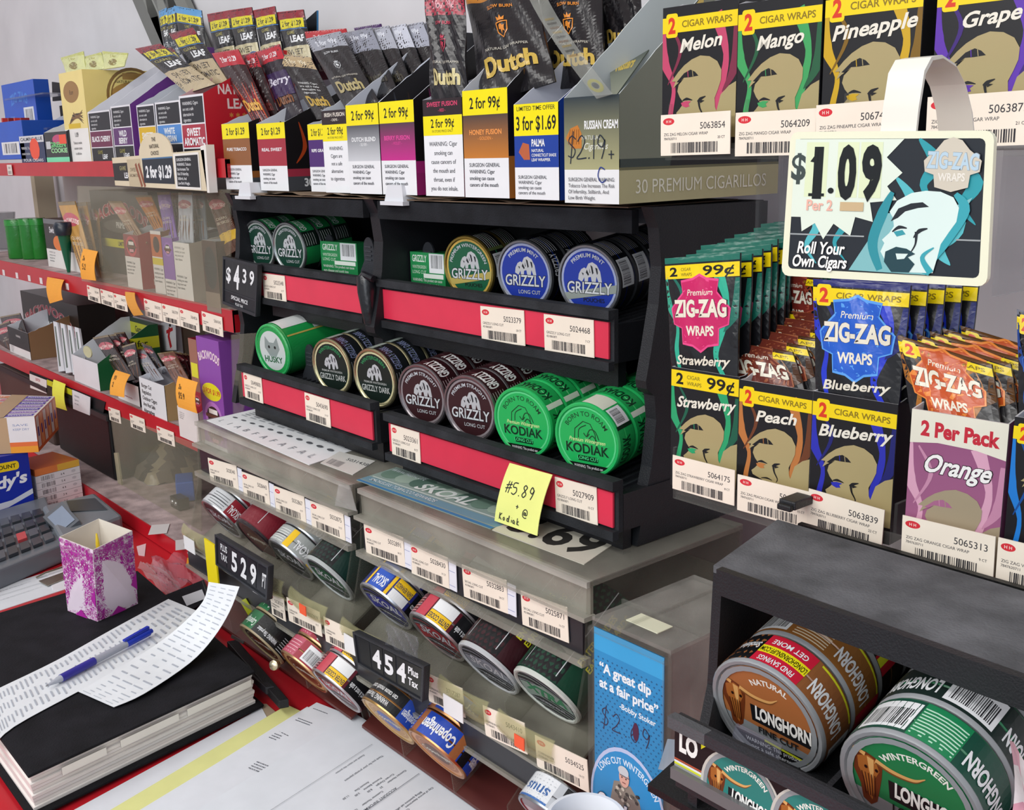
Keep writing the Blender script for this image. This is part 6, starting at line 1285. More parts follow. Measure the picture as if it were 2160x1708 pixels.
lp('dark leaf pouch squeezed between the two leaning tan and black pouches', [(330, 108), (362, 100), (430, 176), (400, 184)], [.735, .735, .69, .69])
for i, (a, b) in enumerate((((437, 30), (482, 22)), ((481, 22), (531, 15)), ((534, 22), (580, 13)), ((583, 26), (640, 20)))):
    lp(['leftmost', 'second', 'third', 'rightmost'][i]+' of four black leaf pouches with yellow labels in the high back row', [a, b, (b[0]+22, b[1]+125), (a[0]+26, a[1]+130)], [.80, .80, .775, .775], low='c2b894')
for i, (a, b) in enumerate((((335, 24), (352, 16)), ((350, 20), (368, 14)), ((367, 12), (425, 22)))):
    lp(['leftmost', 'middle', 'widest'][i]+' of the blue-edged leaf pouches at the back left of the top shelf', [a, b, (b[0]+14, b[1]+110), (a[0]+16, a[1]+110)], [.82, .82, .80, .80], blue=True, low='1c2836', lt='d9dce0')
m = M().slab([AY(560, 118, .83), AY(668, 22, .83), AY(668, 130, .83), AY(600, 150, .83)], (0, .003, 0), '20262e', edge='2f7cb0'); tag(m.build('back_carton', 'card'), 'navy carton with bright blue slanted edge behind the upper leaf pouches', 'carton')
# The natural choice header sign on the shelf edge
Q = quad([(236, 333), (430, 316), (437, 403), (243, 391)], .632); w_, h_ = dims(Q); o0 = Q[3].copy(); f = bil(Q, w_, h_, org=o0)
t2 = root_at('header_sign', 'cream sign with rounded top reading The Natural Choice on the top shelf edge', 'sign', o0)
arch = [(w_*.33+w_*.36/2*(1-math.cos(PI*i/12)), h_+h_*.62*math.sin(PI*i/12)) for i in range(13)]
m = M().slab([f(u, v, 0) for u, v in [(0, 0), (w_, 0), (w_, h_), (w_*.69, h_)]+arch[::-1][1:-1]+[(w_*.33, h_), (0, h_)]], (0, .002, 0), 'dccfb2'); m.build('sign_board', 'card', t2)
M().slab([f(w_, -h_*.04, 0), f(w_*1.02, -h_*.04, 0), f(w_*1.02, h_*1.12, 0), f(w_*.97, h_*1.1, 0), f(w_*.97, h_, 0)], (0, .012, 0), 'e9e6e0').build('end_cap', 'smooth', t2)
a = Art(); a.rect(0, h_*.18, w_*.28, h_*.8, '1c1a1a').text('GAME', w_*.12, h_*.55, h_*.14, '8f8a5c', bold=3, maxw=w_*.18).text('LEAF', w_*.17, h_*.28, h_*.18, WHT, bold=4, maxw=w_*.2)
a.rect(w_*.18, 0, w_*.34, h_*.9, 'c2b394').text('SWEET', w_*.25, h_*.5, h_*.12, '5c4a34', maxw=w_*.13).text('AROMATIC', w_*.25, h_*.32, h_*.1, '5c4a34', maxw=w_*.13); 
for i in (0, 1): a.line([(w_*(.28+i*.035), h_*.75), (w_*(.33+i*.035), h_*.02)], w_*.02, '8a4a30')
a.rect(w_*.36, h_*.14, w_*.69, h_*.86, '16202e').text('2 for $1.29', w_*.53, h_*.32, h_*.33, WHT, bold=5, w_=w_*.28); a.rect(w_*.36, h_*.86, w_*.69, h_*.9, '3f6f9c')
a.rect(w_*.7, h_*.02, w_*.95, h_*.96, 'e9e6e0').rect(w_*.72, h_*.08, w_*.94, h_*.9, '16181e').lines(['SURGEON GENERAL', 'WARNING: Tobacco', 'Use Increases The', 'Risk Of Infertility,', 'Stillbirth, And', 'Low Birth Weight.'], w_*.73, h_*.76, h_*.075, h_*.125, WHT, maxw=w_*.2, bold=1)
a.lines(['THE', 'NATURAL', 'CHOICE'], w_*.51, h_*1.38, h_*.11, h_*.2, '3c3426', al='c', bold=1, maxw=w_*.24)
a.on(f).build('sign_print', 'card', t2)
tag(card_mesh(Art().rr(0, 0, .03, .02, .001, 'e6dcd4').bars(.004, .002, .026, .008, n=18).text('50218', .015, .012, .004, '55555a'), .03, .02).build('price_tag', 'paper'), 'small pink-white barcode tag on the top red shelf edge at the far left', 'price tag').location = AY(17, 369, .645)
# middle shelf: stickers and tags
for i, px in enumerate((8, 36, 62, 87, 142)):
    p = AY(px, 573+px*.22, .6475); o = M().box(0, 0, 0, .016, .0006, .012, 'e6e2e2').build('edge_sticker', 'paper'); o.location = p+Vec((-.008, -.0005, -.006)); tag(o, ['leftmost', 'second', 'third', 'fourth', 'rightmost'][i]+' of the blank white stickers on the middle red shelf edge', 'sticker')
T = [(183, 601, 209, 609), (211, 609, 238, 617), (239, 618, 266, 625), (303, 629, 340, 640), (341, 640, 377, 649), (378, 649, 418, 661), (425, 656, 468, 669)]
for i, (a, b, d, e) in enumerate(T): price_tag('50%d' % (62441+i*317), (a, b), (d, e), .026 if i < 3 else .0285, .646, label=['first', 'second', 'third', 'fourth', 'fifth', 'sixth', 'last, nearest'][i]+' white barcode tag from the left on the middle red shelf edge')
for i, (a, b, d, e) in enumerate([(228, 858, 252, 866), (273, 872, 304, 884), (330, 898, 366, 912)]): price_tag('50%d' % (22871+i*413), (a, b), (d, e), .024, .646, label=['left', 'middle', 'right'][i]+' of the three white barcode tags on the lowest red cigar shelf edge')
def note(label, px, Ys, txt, col='f2a63c', bend=.004):
    sheet('price_note', label, 'note', quad(px, Ys), lambda w_, h_: hand(Art(), txt[0], w_*.15, h_*.62, h_*.14, '6a4a1c', w_*.03, .8).add(hand(Art(), txt[1], w_*.15, h_*.32, h_*.17, '6a4a1c', w_*.03, .8)) if txt else Art(), col, bend=bend)
note('curled blank orange note hanging from the middle red shelf edge, left part', [(100, 584), (135, 590), (132, 632), (105, 640)], [.645, .645, .63, .63], None)
note('brownish orange note among the tags on the middle red shelf edge', [(264, 615), (284, 617), (302, 664), (282, 666)], [.644, .644, .632, .632], None, 'd9963c')
note('orange note marked $5 on the tan cigar packs, middle shelf', [(176, 524), (206, 530), (202, 592), (172, 588)], [.645, .645, .63, .63], ('2a', '5.2'))
note('curled orange note marked $5 in the middle of the lowest cigar shelf', [(244, 780), (275, 790), (262, 838), (232, 832)], [.648, .648, .628, .625], ('$5', '2'))
note('orange note marked $5.99 hanging at the right of the lowest cigar shelf', [(376, 793), (417, 806), (416, 872), (376, 858)], [.63, .63, .618, .618], ('2a', '$5.9'))
# middle shelf goods
for i, (a, b, tp) in enumerate(((33, 62, 463), (59, 84, 463), (80, 100, 465))):
    p = AY((a+b)/2, 560, .70+.012*i); r = (AY(b, 560, .70).x-AY(a, 560, .70).x)/2*.5; h_ = AY((a+b)/2, tp, .70).z-z2
    t2 = root_at('cigar_tube', ['leftmost', 'middle', 'rightmost'][i]+' of three glossy green tubes standing on the middle shelf', 'tube', (p.x, p.y, z2))
    wpart(M().lathe([(r*.96, .0, '14501c'), (r, .002, '1f7a28'), (r, h_*.83, '2a8a34'), (r*1.04, h_*.835, '2a8a34'), (r*1.04, h_-.002, '1f6a28'), (r, h_, '2a8a34')], (p.x, p.y, z2), (0, 0, 1), 20), 'tube_body', 'foil', t2, True)
p = AY(14, 560, .74); t2 = root_at('dark_tumbler', 'dark flared clear tumbler beside the green tubes, left edge of the middle shelf', 'tumbler', (p.x, p.y, z2))
wpart(M().lathe([(.022, 0, '20242a'), (.035, .09, '2c3238'), (.033, .09, '2c3238'), (.02, .003, '20242a')], (p.x, p.y, z2), (0, 0, 1), 20), 'glass', 'clear', t2, True)
def fr_mix(bg, *ops):
    def f(w_, h_):
        a = Art(); a.rect(0, 0, w_, h_, bg)
        for o in ops:
            k = o[0]
            if k == 'r': a.rect(w_*o[1], h_*o[2], w_*o[3], h_*o[4], o[5])
            elif k == 't': a.text(o[1], w_*o[2], h_*o[3], h_*o[4], o[5], bold=o[6] if len(o) > 6 else 3, maxw=w_*.92)
            elif k == 'arc': ot(a, o[1], w_*o[2], h_*o[3], h_*o[4], o[5], 'e9d0cc' if len(o) < 7 else o[6], w_*.88, 4, 6, arc=w_*1.1)
            elif k == 'e': a.ell(w_*o[1], h_*o[2], w_*o[3], h_*o[4], o[5], 18)
            elif k == 'w': a.lines(['WARNING: Cigar', 'smoking can cause', 'lung cancer and', 'heart disease.'], w_*.08, h_*o[1], h_*.035, h_*.06, '44464c', maxw=w_*.85)
            elif k == 'mouth':
                x, y, s = w_*o[1], h_*o[2], w_*o[3]; a.ell(x, y, s, s*.75, o[4]); a.ell(x, y, s*.75, s*.5, '2a1014'); a.rect(x-s*.5, y+s*.1, x+s*.5, y+s*.35, 'f0eee6'); a.rect(x-s*.9, y-s*.12, x+s*.95, y+s*.06, '6a3a20'); a.rect(x-s*.4, y-s*.42, x+s*.4, y-s*.2, 'e0a0a8')
        return a
    return f
sbox('cigar_box', 'white and dark cigar box with orange fruit print, middle shelf left of the tan packs', 103, 172, 462, .68, z2, .07, fr_mix('2e2a28', ('r', 0, 0, 1, .38, 'e4e2de'), ('w', .3), ('t', 'Swisher', .3, .72, .12, 'dfe0e4'), ('e', .4, .52, .15, .15, 'e0782c'), ('r', 0, .9, 1, 1, '6f7276')), '3a3634')
p = AY(146, 580, .665); t2 = root_at('green_cone', 'green cone shaped bottle with round dark cap in front of the fruit print box', 'bottle', (p.x, .665, z2))
hz = AY(146, 498, .665).z-z2
wpart(M().lathe([(.003, 0, '0f5a3c'), (.0125, hz, '17805a')], (p.x, .665, z2+.001), (0, 0, 1), 20), 'cone', 'smooth', t2, True)
wpart(M().lathe([(.0165, 0, '1c2430'), (.018, .006, '1c2430'), (.018, .018, '222c3a'), (.014, .024, '1c2430'), (.006, .0245, '0c1016')], (p.x, .665, z2+.001+hz), (0, 0, 1), 20), 'cap', 'smooth', t2, True)
def p_bw(bg, lab='c8606c', acc=None):
    def f(w_, h_):
        a = Art(); a.rect(0, 0, w_, h_, bg)
        for i in range(5): a.curve([(w_*.2*i, h_*.05), (w_*(.1+.18*i), h_*.3), (w_*(.2*i+.05), h_*.55)], [w_*.01, w_*.07, .0003], ('6a4028', '4a2c1c')[i % 2])
        a.ell(w_*.5, h_*.76, w_*.45, h_*.09, lab); a.text('BACKWOODS', w_*.5, h_*.72, h_*.06, 'f2dcd4', bold=4, w_=w_*.8, arc=w_)
        if acc: a.rect(0, h_*.15, w_, h_*.3, acc)
        a.rect(0, h_*.95, w_, h_, '8a7a5c'); a.lines(['CIGARS', '100% TOBACCO'], w_*.5, h_*.5, h_*.04, h_*.07, 'e6dcc8', al='c', maxw=w_*.7); return a
    return f
def bw(label, px, Ys, bg, **k): return pouch(label, px, Ys, p_bw(bg, **k), bg, bulge=.0025)
bw('tan gold cigar pack with pink label leaning left at the front, middle shelf', [(122, 426), (158, 424), (206, 596), (176, 590)], [.69, .69, .655, .655], 'c89a54')
bw('tan gold cigar pack behind the leaning gold pack, middle shelf', [(158, 428), (182, 426), (214, 590), (190, 588)], [.71, .71, .675, .675], 'b08444')
bw('brown gold cigar pack at the back beside the big dark carton, middle shelf', [(178, 426), (206, 426), (216, 560), (200, 570)], [.73, .73, .70, .70], '8a6434')
BWF = lambda yb='d9d02c': fr_mix('3a3230', ('r', 0, .32, 1, .42, yb), ('r', 0, 0, 1, .32, '4c443e'), ('arc', 'BACKWOODS', .5, .74, .13, 'b03444'), ('e', .5, .58, .3, .08, '5c5650'), ('t', 'PRIME', .5, .56, .07, 'c9c6be'), ('t', 'LIMITED', .5, .345, .05, '5c5a14'), ('w', .26))
sbox('cigar_box', 'tall dark cigar box with yellow band marked Limited, middle shelf', 207, 330, 402, .725, z2, .10, BWF(), '3a3230', None)
bw('pale tan cigar pack with red label leaning out of the red carton, middle shelf', [(228, 424), (256, 424), (310, 512), (292, 520)], [.70, .70, .67, .67], 'a8886c')
bw('orange brown cigar pack leaning between the red carton and the purple pack', [(284, 413), (318, 412), (352, 488), (334, 500)], [.72, .72, .68, .68], 'c07828')
scart('small red and white cigar carton with mouth emblem, middle shelf', 272, 303, 495, .658, z2-.008, .10, .02, fr_mix('e9e6e2', ('r', 0, .62, 1, 1, '8c2030'), ('mouth', .5, .8, .35, 'c83c4c'), ('w', .5)), 'b0202e', fr_mix('b0202e', ('t', '10-3', .3, .12, .08, 'f0d8d8')))
scart('tan and white cigar carton with dark tube emblem right of the red carton', 330, 352, 488, .658, z2-.008, .08, .01, fr_mix('e9e6e2', ('r', 0, .62, 1, .95, 'c8662c'), ('e', .5, .8, .3, .12, '3a2420'), ('r', 0, .5, 1, .6, 'e0cc20'), ('w', .42)), '8a5a34')
scart('purple and white cigar carton with mouth emblem, middle shelf', 353, 376, 502, .654, z2-.008, .08, .01, fr_mix('e9e6e2', ('r', 0, .35, 1, 1, '8e62b4'), ('mouth', .5, .82, .35, 'a878cc'), ('w', .28)), '7c52a4')
bw('lilac striped cigar pack curving up behind the purple carton', [(332, 406), (358, 405), (377, 520), (352, 528)], [.70, .70, .665, .665], '8460b8', lab='a888d0')
bw('dark purple cigar pack behind the lilac striped pack', [(360, 407), (376, 407), (382, 500), (374, 520)], [.72, .72, .69, .69], '3c2458', lab='6c4c94')
bw('silver grey cigar pack standing in the white carton, middle shelf', [(377, 406), (405, 406), (408, 512), (376, 512)], [.68, .68, .664, .664], 'b4b9c4', lab='a8606c')
bw('slate grey cigar pack behind the silver grey pack', [(408, 408), (430, 408), (438, 510), (412, 512)], [.70, .70, .68, .68], '6f7886', lab='8a5c68')
scart('tall white cigar carton with brown cigar pictured on its side, middle shelf', 377, 411, 512, .650, z2-.01, .12, .015, fr_mix('e6e4e0', ('w', .9), ('w', .45)), 'd9d6d0', fr_mix('b8ada0', ('r', .3, .2, .6, .35, '5c3424'), ('r', .5, .3, .8, .5, '4a2a1c')))
scart('dark cigar carton with oval warning plate right of the white carton, middle shelf', 438, 468, 508, .648, z2-.008, .10, .0, fr_mix('4a3430', ('e', .5, .62, .42, .3, '23242a'), ('w', .7), ('r', 0, 0, 1, .28, '8a7a6c')), '4a3430')
bw('large brown cigar pack with pink label and yellow fringe, right end of the middle shelf', [(432, 404), (468, 402), (512, 520), (478, 540)], [.70, .70, .655, .655], '5c3a2c', acc='d9b02c')
bw('dark brown cigar pack behind the one with yellow fringe', [(466, 404), (498, 410), (522, 500), (500, 512)], [.72, .72, .69, .69], '3a2c28', lab='4a3a34')
p = AY(455, 650, .655); t2 = root_at('white_tub', 'small white round tub with blue mark on the end of the middle shelf', 'tub', (p.x, .68, z2)); r = .017
wpart(M().lathe([(.0165, 0, 'dfe2e8'), (.0185, .026, 'e9ecf0'), (.0195, .0262, 'e9ecf0'), (.0195, .032, 'e9ecf0'), (.018, .033, 'e4e7ec')], (p.x, .674, z2+.0005), (0, 0, 1), 24), 'tub', 'smooth', t2, True)
wpart(M().grid(lambda a, b: Vec((p.x+.0187*math.sin(-1.1+.5*a), .674-.0187*math.cos(-1.1+.5*a), z2+.006+.016*b)), 4, 1, '2a48b0'), 'blue_mark', 'card', t2)
# lowest cigar shelf
sbox('cigar_box', 'black and white cigar box with red arched lettering and Black on it, lowest cigar shelf', 55, 175, 616, .75, z3, .08, fr_mix('26211f', ('arc', 'BACKWOODS', .5, .66, .17, 'a83040'), ('t', 'BLACK', .5, .38, .13, 'e9e9e6', 5), ('t', 'RUSSIAN', .5, .24, .1, 'b03444'), ('t', '5 CIGARS', .5, .08, .08, 'e9e9e6')), '26211f')
scart('open cigar carton with black arched warning plate, left edge of the lowest cigar shelf', 22, 66, 690, .66, z3, .11, .03, fr_mix('e9e9e8', ('r', 0, .3, 1, 1, '1d1c1d'), ('e', .5, .7, .42, .22, '101012'), ('t', 'WARNING', .5, .7, .08, 'c9c9c9'), ('w', .24)), '8a6a4c')
bw('dark cigar pack with pink label sticking out of the black plated carton, left edge', [(0, 668), (42, 660), (64, 720), (22, 735)], [.70, .70, .67, .67], '241c1c')
bw('dark cigar pack leaning left at the left edge of the lowest cigar shelf', [(-16, 690), (20, 676), (44, 740), (12, 752)], [.68, .68, .665, .665], '2a2222')
scart('green and yellow cigar carton with white front, lowest cigar shelf', 158, 212, 750, .655, z3, .12, .06, fr_mix('e6e6ea'), '1d5c34', fr_mix('1d5c34', ('r', 0, .6, 1, .8, 'd9dc30'), ('t', 'Game 2 for', .5, .65, .1, '33401c')), backart=fr_mix('1a3a24', ('r', .0, .72, 1, .92, 'd9dc30'), ('t', 'Game Over 2', .5, .76, .1, '2a3418'), ('e', .4, .5, .3, .12, 'c9c47c')))
for i in range(4):
    x = 112+i*15
    sheet('cigar_pack', ['leftmost', 'second', 'third', 'rightmost'][i]+' of four thin white packs leaning in a row, lowest cigar shelf', 'pack', quad([(x, 677+i*4), (x+9, 680+i*4), (x+24, 782+i*3), (x+12, 784+i*3)], [.70, .70, .66, .66]), lambda w_, h_: Art().rect(0, 0, w_, h_, 'd9dce2').rect(w_*.2, h_*.1, w_*.5, h_*.9, '5c6a60'), 'd9dce2', .004, 'card')
p = AY(180, 770, .66); o = M().lathe([(.018, 0, 'c9c8a0'), (.018, .002, 'c9c8a0')], (0, 0, 0), (0, 1, 0), 24).build('round_tag', 'card'); o.location = AY(184, 742, .652); o.scale = (1.2, 1, .6); tag(o, 'pale oval tag in front of the green and yellow carton', 'tag')
for i, (px_, lab) in enumerate((([(196, 712), (228, 706), (286, 800), (258, 806)], 'front'), ([(220, 708), (245, 704), (292, 785), (272, 796)], 'second'), ([(240, 702), (262, 700), (292, 760), (280, 782)], 'back'))):
    bw(f'dark pink-labelled cigar pack, {lab} one of the trio above the curled orange note', px_, [.70+.012*i]*2+[.662+.012*i]*2, '2c2424')
sbox('backboard', 'white display back board with black rounded edge, lowest cigar shelf', 286, 382, 668, .80, z3, .01, fr_mix('d5d8de', ('r', 0, 0, .06, 1, '17181b')), 'd5d8de')
m = sheet('figure_sign', 'small white sign with a thin red figure behind the leaning packs', 'sign', quad([(340, 680), (370, 678), (372, 738), (342, 740)], .79), lambda w_, h_: Art().rect(0, 0, w_, h_, 'e2e2e6').line([(w_*.6, h_*.8), (w_*.5, h_*.5), (w_*.65, h_*.1)], w_*.14, 'c22c34').line([(w_*.35, h_*.65), (w_*.8, h_*.75)], w_*.1, 'c22c34').ell(w_*.62, h_*.88, w_*.08, h_*.05, '3a2a28', 10), 'e2e2e6')
bw('black cigar pack in the left of the two low white cartons', [(258, 730), (285, 722), (300, 800), (280, 812)], [.69, .69, .664, .664], '1f1c1e')
bw('grey and pink cigar pack leaning in the hand-lettered carton', [(275, 738), (302, 736), (346, 800), (322, 806)], [.70, .70, .665, .665], '9a9ca4')
bw('grey cigar pack leaning behind the grey and pink one', [(298, 722), (318, 730), (350, 785), (332, 792)], [.715, .715, .69, .69], '5c5e66')
bw('brown cigar pack with pink label left of the red lips carton', [(332, 745), (366, 740), (398, 800), (372, 812)], [.70, .70, .66, .66], '7a5648')
for i in range(3): bw(['first', 'second', 'third'][i]+' dark maroon pack filed behind the brown pink-labelled pack', [(366+i*12, 740+i*2), (384+i*10, 746+i*2), (408+i*2, 800), (396+i*3, 806)], [.72+.01*i]*2+[.69+.01*i]*2, '3a1c22')
scart('low white cigar carton with red print under the curled orange note, black side', 250, 296, 800, .658, z3, .10, .012, fr_mix('e4e2e0', ('w', .85), ('t', 'WARNING: Cigar smoking', .5, .25, .06, 'b03444', 1)), '1d1c20', inner='3a3c40')
scart('low white cigar carton with black handwriting style lettering, tan side', 302, 355, 798, .65, z3-.012, .10, .02, lambda w_, h_: Art().rect(0, 0, w_, h_, 'e2e4e6').lines(['Burger Cut', 'Regulation', 'Outdoor Cigars', 'Are Not Safe', 'Alternatives'], w_*.08, h_*.78, h_*.09, h_*.15, '16181c', bold=3, maxw=w_*.84), 'b09468')
scart('low pink and white cigar carton under the right orange note', 380, 424, 858, .645, z3-.012, .08, .03, fr_mix('e6e0dc', ('w', .8)), 'c8b0a8')
sbox('lips_carton', 'narrow red cigar carton with mouth emblem, left of the purple one, lowest cigar shelf', 415, 432, 718, .665, z3-.006, .04, fr_mix('9c6a58', ('r', 0, 0, 1, .45, 'a82434'), ('mouth', .5, .35, .4, 'c83c4c'), ('r', .1, .6, .9, .75, 'e0dc30')), 'a82434')
sbox('lips_carton', 'tall purple cigar carton with yellow burst, right end of the lowest cigar shelf', 434, 481, 714, .645, z3-.006, .05, fr_mix('8a4aa8', ('arc', 'BACKWOODS', .5, .82, .07, 'e9d6e4', '8c2a5c'), ('e', .5, .52, .42, .08, 'e6dc28'), ('t', '3 FOR $1.99', .5, .5, .045, 'c8442c'), ('mouth', .5, .3, .38, 'b878c8'), ('mouth', .5, .12, .36, 'b878c8'), ('r', 0, 0, 1, .04, 'e9e6ea')), '8a4aa8')
# signs on the lower edges
def small(name, label, px, Y, col, art=None, cat='sign'): return sheet(name, label, cat, quad(px, Y), art, col, .001)
small('dark_channel', 'long black plastic sign channel on the lowest cigar shelf edge', [(62, 782), (222, 848), (212, 905), (64, 812)], .6465, '1b1c1f')
small('edge_card', 'white card with red lettering on the black sign channel', [(62, 788), (98, 802), (98, 830), (64, 818)], .642, 'e4e0dc', lambda w_, h_: Art().text('DUTCH', w_*.5, h_*.7, h_*.18, 'b03040', bold=3, maxw=w_*.8).ell(w_*.5, h_*.35, w_*.2, h_*.2, 'a09a94', 14), 'card')
small('edge_card', 'black and yellow card on the black sign channel', [(99, 800), (152, 822), (152, 862), (100, 838)], .642, '2a2a1c', lambda w_, h_: Art().rect(0, h_*.7, w_, h_, 'c9c820').text('GAME', w_*.3, h_*.78, h_*.15, '2a2a14', bold=3).text('0.99', w_*.5, h_*.3, h_*.25, 'c9c820', bold=2), 'card')
small('edge_card', 'white text card at the right end of the black sign channel', [(152, 822), (190, 838), (189, 876), (154, 862)], .640, 'e6e6ea', lambda w_, h_: Art().lines(['WARNING:', 'Cigars are', 'not a safe'], w_*.12, h_*.7, h_*.1, h_*.2, '9a9ca4', maxw=w_*.7), 'card')
note('bright yellow sticky note hanging over the black sign channel', [(113, 800), (138, 810), (141, 866), (116, 858)], [.640, .640, .632, .632], None, 'e9ea50')
# dark clutter behind the counter boxes, below the shelf
for nm, pa, pb, yt, lab in (('storage_bin', 128, 236, 862, 'black plastic bin in shade on the bottom red shelf under the sign channel'), ('storage_bin', 20, 118, 812, 'brown plastic bin in shade at the left end of the bottom red shelf')):
    YB = .645; A_, B_ = AY(pa, 960, YB), AY(pb, 960, YB); h_ = .125
    t2 = root_at(nm, lab, 'bin', ((A_.x+B_.x)/2, .75, z4))
    col_ = '08080a' if pa > 100 else '4a3a34'
    wpart(M().box(A_.x, YB, z4+.001, B_.x, YB+.13, z4+h_, col_), 'bin_body', 'plast', t2, bevel=.004); wpart(M().box(A_.x-.004, YB-.004, z4+h_-.01, B_.x+.004, YB, z4+h_, '2a2a2c'), 'bin_rim', 'plast', t2)
for i, (px, lab, c_) in enumerate((([(118, 862), (240, 880), (235, 960), (128, 950)], 'black box back with red label under the lowest cigar shelf', '141416'), ([(205, 885), (300, 905), (290, 950), (212, 946)], 'red crate panel marked 12 under the lowest cigar shelf', 'a82430'))):
    Q = quad(px, .80 if i == 0 else .79); small('storage_box', lab, px, .80-i*.02, c_, (lambda w_, h_: Art().rect(w_*.05, h_*.3, w_*.3, h_*.9, '141416').text('12', w_*.5, h_*.3, h_*.4, '3c1418')) if i else (lambda w_, h_: Art().rect(0, h_*.6, w_*.3, h_, 'b03038').text('12', w_*.15, h_*.65, h_*.2, '2a1014')), 'box')
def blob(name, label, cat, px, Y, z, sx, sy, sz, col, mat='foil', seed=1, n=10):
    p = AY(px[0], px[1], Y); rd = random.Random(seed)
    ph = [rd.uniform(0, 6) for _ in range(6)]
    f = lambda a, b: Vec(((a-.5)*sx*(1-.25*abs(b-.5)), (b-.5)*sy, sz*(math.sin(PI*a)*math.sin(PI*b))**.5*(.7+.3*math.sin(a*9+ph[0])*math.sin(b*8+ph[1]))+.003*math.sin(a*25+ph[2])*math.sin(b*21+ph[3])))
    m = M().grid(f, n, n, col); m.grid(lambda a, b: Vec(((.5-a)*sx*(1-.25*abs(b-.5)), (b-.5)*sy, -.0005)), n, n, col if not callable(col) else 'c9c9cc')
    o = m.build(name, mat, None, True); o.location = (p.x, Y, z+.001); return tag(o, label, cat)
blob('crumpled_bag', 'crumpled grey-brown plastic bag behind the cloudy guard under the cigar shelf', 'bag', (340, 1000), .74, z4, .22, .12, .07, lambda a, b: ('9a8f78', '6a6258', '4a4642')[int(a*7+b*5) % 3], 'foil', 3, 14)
note('yellow-green note leaning behind the cloudy guard', [(232, 960), (268, 975), (262, 1022), (220, 1008)], [.70, .70, .69, .69], None, 'c9d02c')
o = M().box(0, 0, 0, .06, .03, .035, '2a62c0').build('blue_box', 'card', bevel=.002); o.location = AY(380, 1105, .70); o.rotation_euler = (0, 0, -.4); o.location.z = z4+.001; tag(o, 'small blue box at the right end of the bottom red shelf', 'box')
o = M().box(0, 0, 0, .035, .02, .02, '1c1c20').build('dark_case', 'smooth', bevel=.002); o.location = AY(365, 1120, .66); o.location.z = z4+.001; tag(o, 'small black case with two round studs on the bottom red shelf', 'case')
for i in range(2):
    m = M().lathe([(.004, 0, 'c9ccd0'), (.003, .002, 'e0e2e4')], (.010+i*.014, 0, .011), (0, -1, 0), 14).build('stud', 'metal', o, True)
tag(M().tube([AY(290, 1088, .66), AY(318, 1080, .67), AY(360, 1056, .70)], .003, '141416', 8).build('marker_pen', 'smooth', None, True), 'black marker with red band lying on the bottom red shelf', 'marker')
q = AY(318, 1080, .668); o = M().tube([(-.006, 0, 0), (.006, 0, .001)], .0038, 'e0404c', 8).build('red_band', 'smooth', None, True); o.location = q; o.parent = bpy.data.objects['marker_pen']
for i, (a, b) in enumerate(((320, 1108), (370, 1140), (395, 1165))):
    p = AZ(a, b, z4+.0008); o = M().box(0, 0, 0, .045, .028, .0006, 'd9d4d4').build('loose_card', 'paper'); o.location = p; o.rotation_euler = (0, 0, -.5+.1*i); tag(o, ['far', 'middle', 'near'][i]+' one of three loose white cards on the bottom red shelf', 'card')
# ------------------------------------------------------------------ things on the counter, left
def hexpx(m, px, zb_, zt_, col):     # block whose top outline is given in the photo, at height zt_
    T_ = [AZ(a, b, zt_) for a, b in px]; B_ = [Vec((p.x, p.y, zb_)) for p in T_]
    n = (T_[1]-T_[0]).cross(T_[2]-T_[1]).z
    if n < 0: T_.reverse(); B_.reverse()
    return m.hexa(B_, T_, col)
# ledger book
zb_, zt_ = ZC+.006, .946
CV = [(59, 1636), (538, 1415), (290, 1203), (-160, 1340)]
T_ = [AZ(a, b, zt_) for a, b in CV]; cen = sum(T_, Vec())/4
t = root_at('ledger_book', 'thick black covered ledger book lying on the counter under the receipts', 'book', (cen.x, cen.y, ZC+.0035))
def ring_(k, z): return [Vec((cen.x+(p.x-cen.x)*k, cen.y+(p.y-cen.y)*k, z)) for p in T_]
wpart(M().hexa(ring_(1, zt_-.003), ring_(1, zt_), '1d1d22'), 'front_cover', 'dusty', t, bevel=.0008)
wpart(M().hexa(ring_(1.035, ZC+.0035), ring_(1.035, ZC+.0065), '17171b'), 'back_cover', 'dusty', t, bevel=.0008)
n = 9; zz = [ZC+.0066+(zt_-.0031-ZC-.0066)*i/n for i in range(n+1)]
for i in range(n):
    k = .985-.006*((i*5) % 3)
    wpart(M().hexa(ring_(k, zz[i]), ring_(k+.003, zz[i+1]-.0006), ('f0ece8', 'e6e0dc', 'ece8e6')[i % 3]), 'page_block', 'paper', t)
wpart(M().hexa(ring_(.972, zz[0]), ring_(.972, zz[-1]), 'cfc9c6'), 'page_core', 'paper', t)
for a in ((.12, .3), (.36, .62), (.66, .98)):      # index tabs on the long edge
    A_, B_ = ring_(.992, zt_-.008)[0], ring_(.992, zt_-.008)[1]; u = B_-A_
    nrm = Vec((u.y, -u.x, 0)).normalized()
    if nrm.dot(A_-cen) < 0: nrm = -nrm
    p, q = A_+u*a[0], A_+u*a[1]; m = M()
    wpart(m.slab([p+nrm*.0005, q+nrm*.0005, q+nrm*.0005+Vec((0, 0, -.008)), p+nrm*.0005+Vec((0, 0, -.008))], nrm*.0006, 'f2efe9', edge='8a8884'), 'index_tab', 'paper', t)
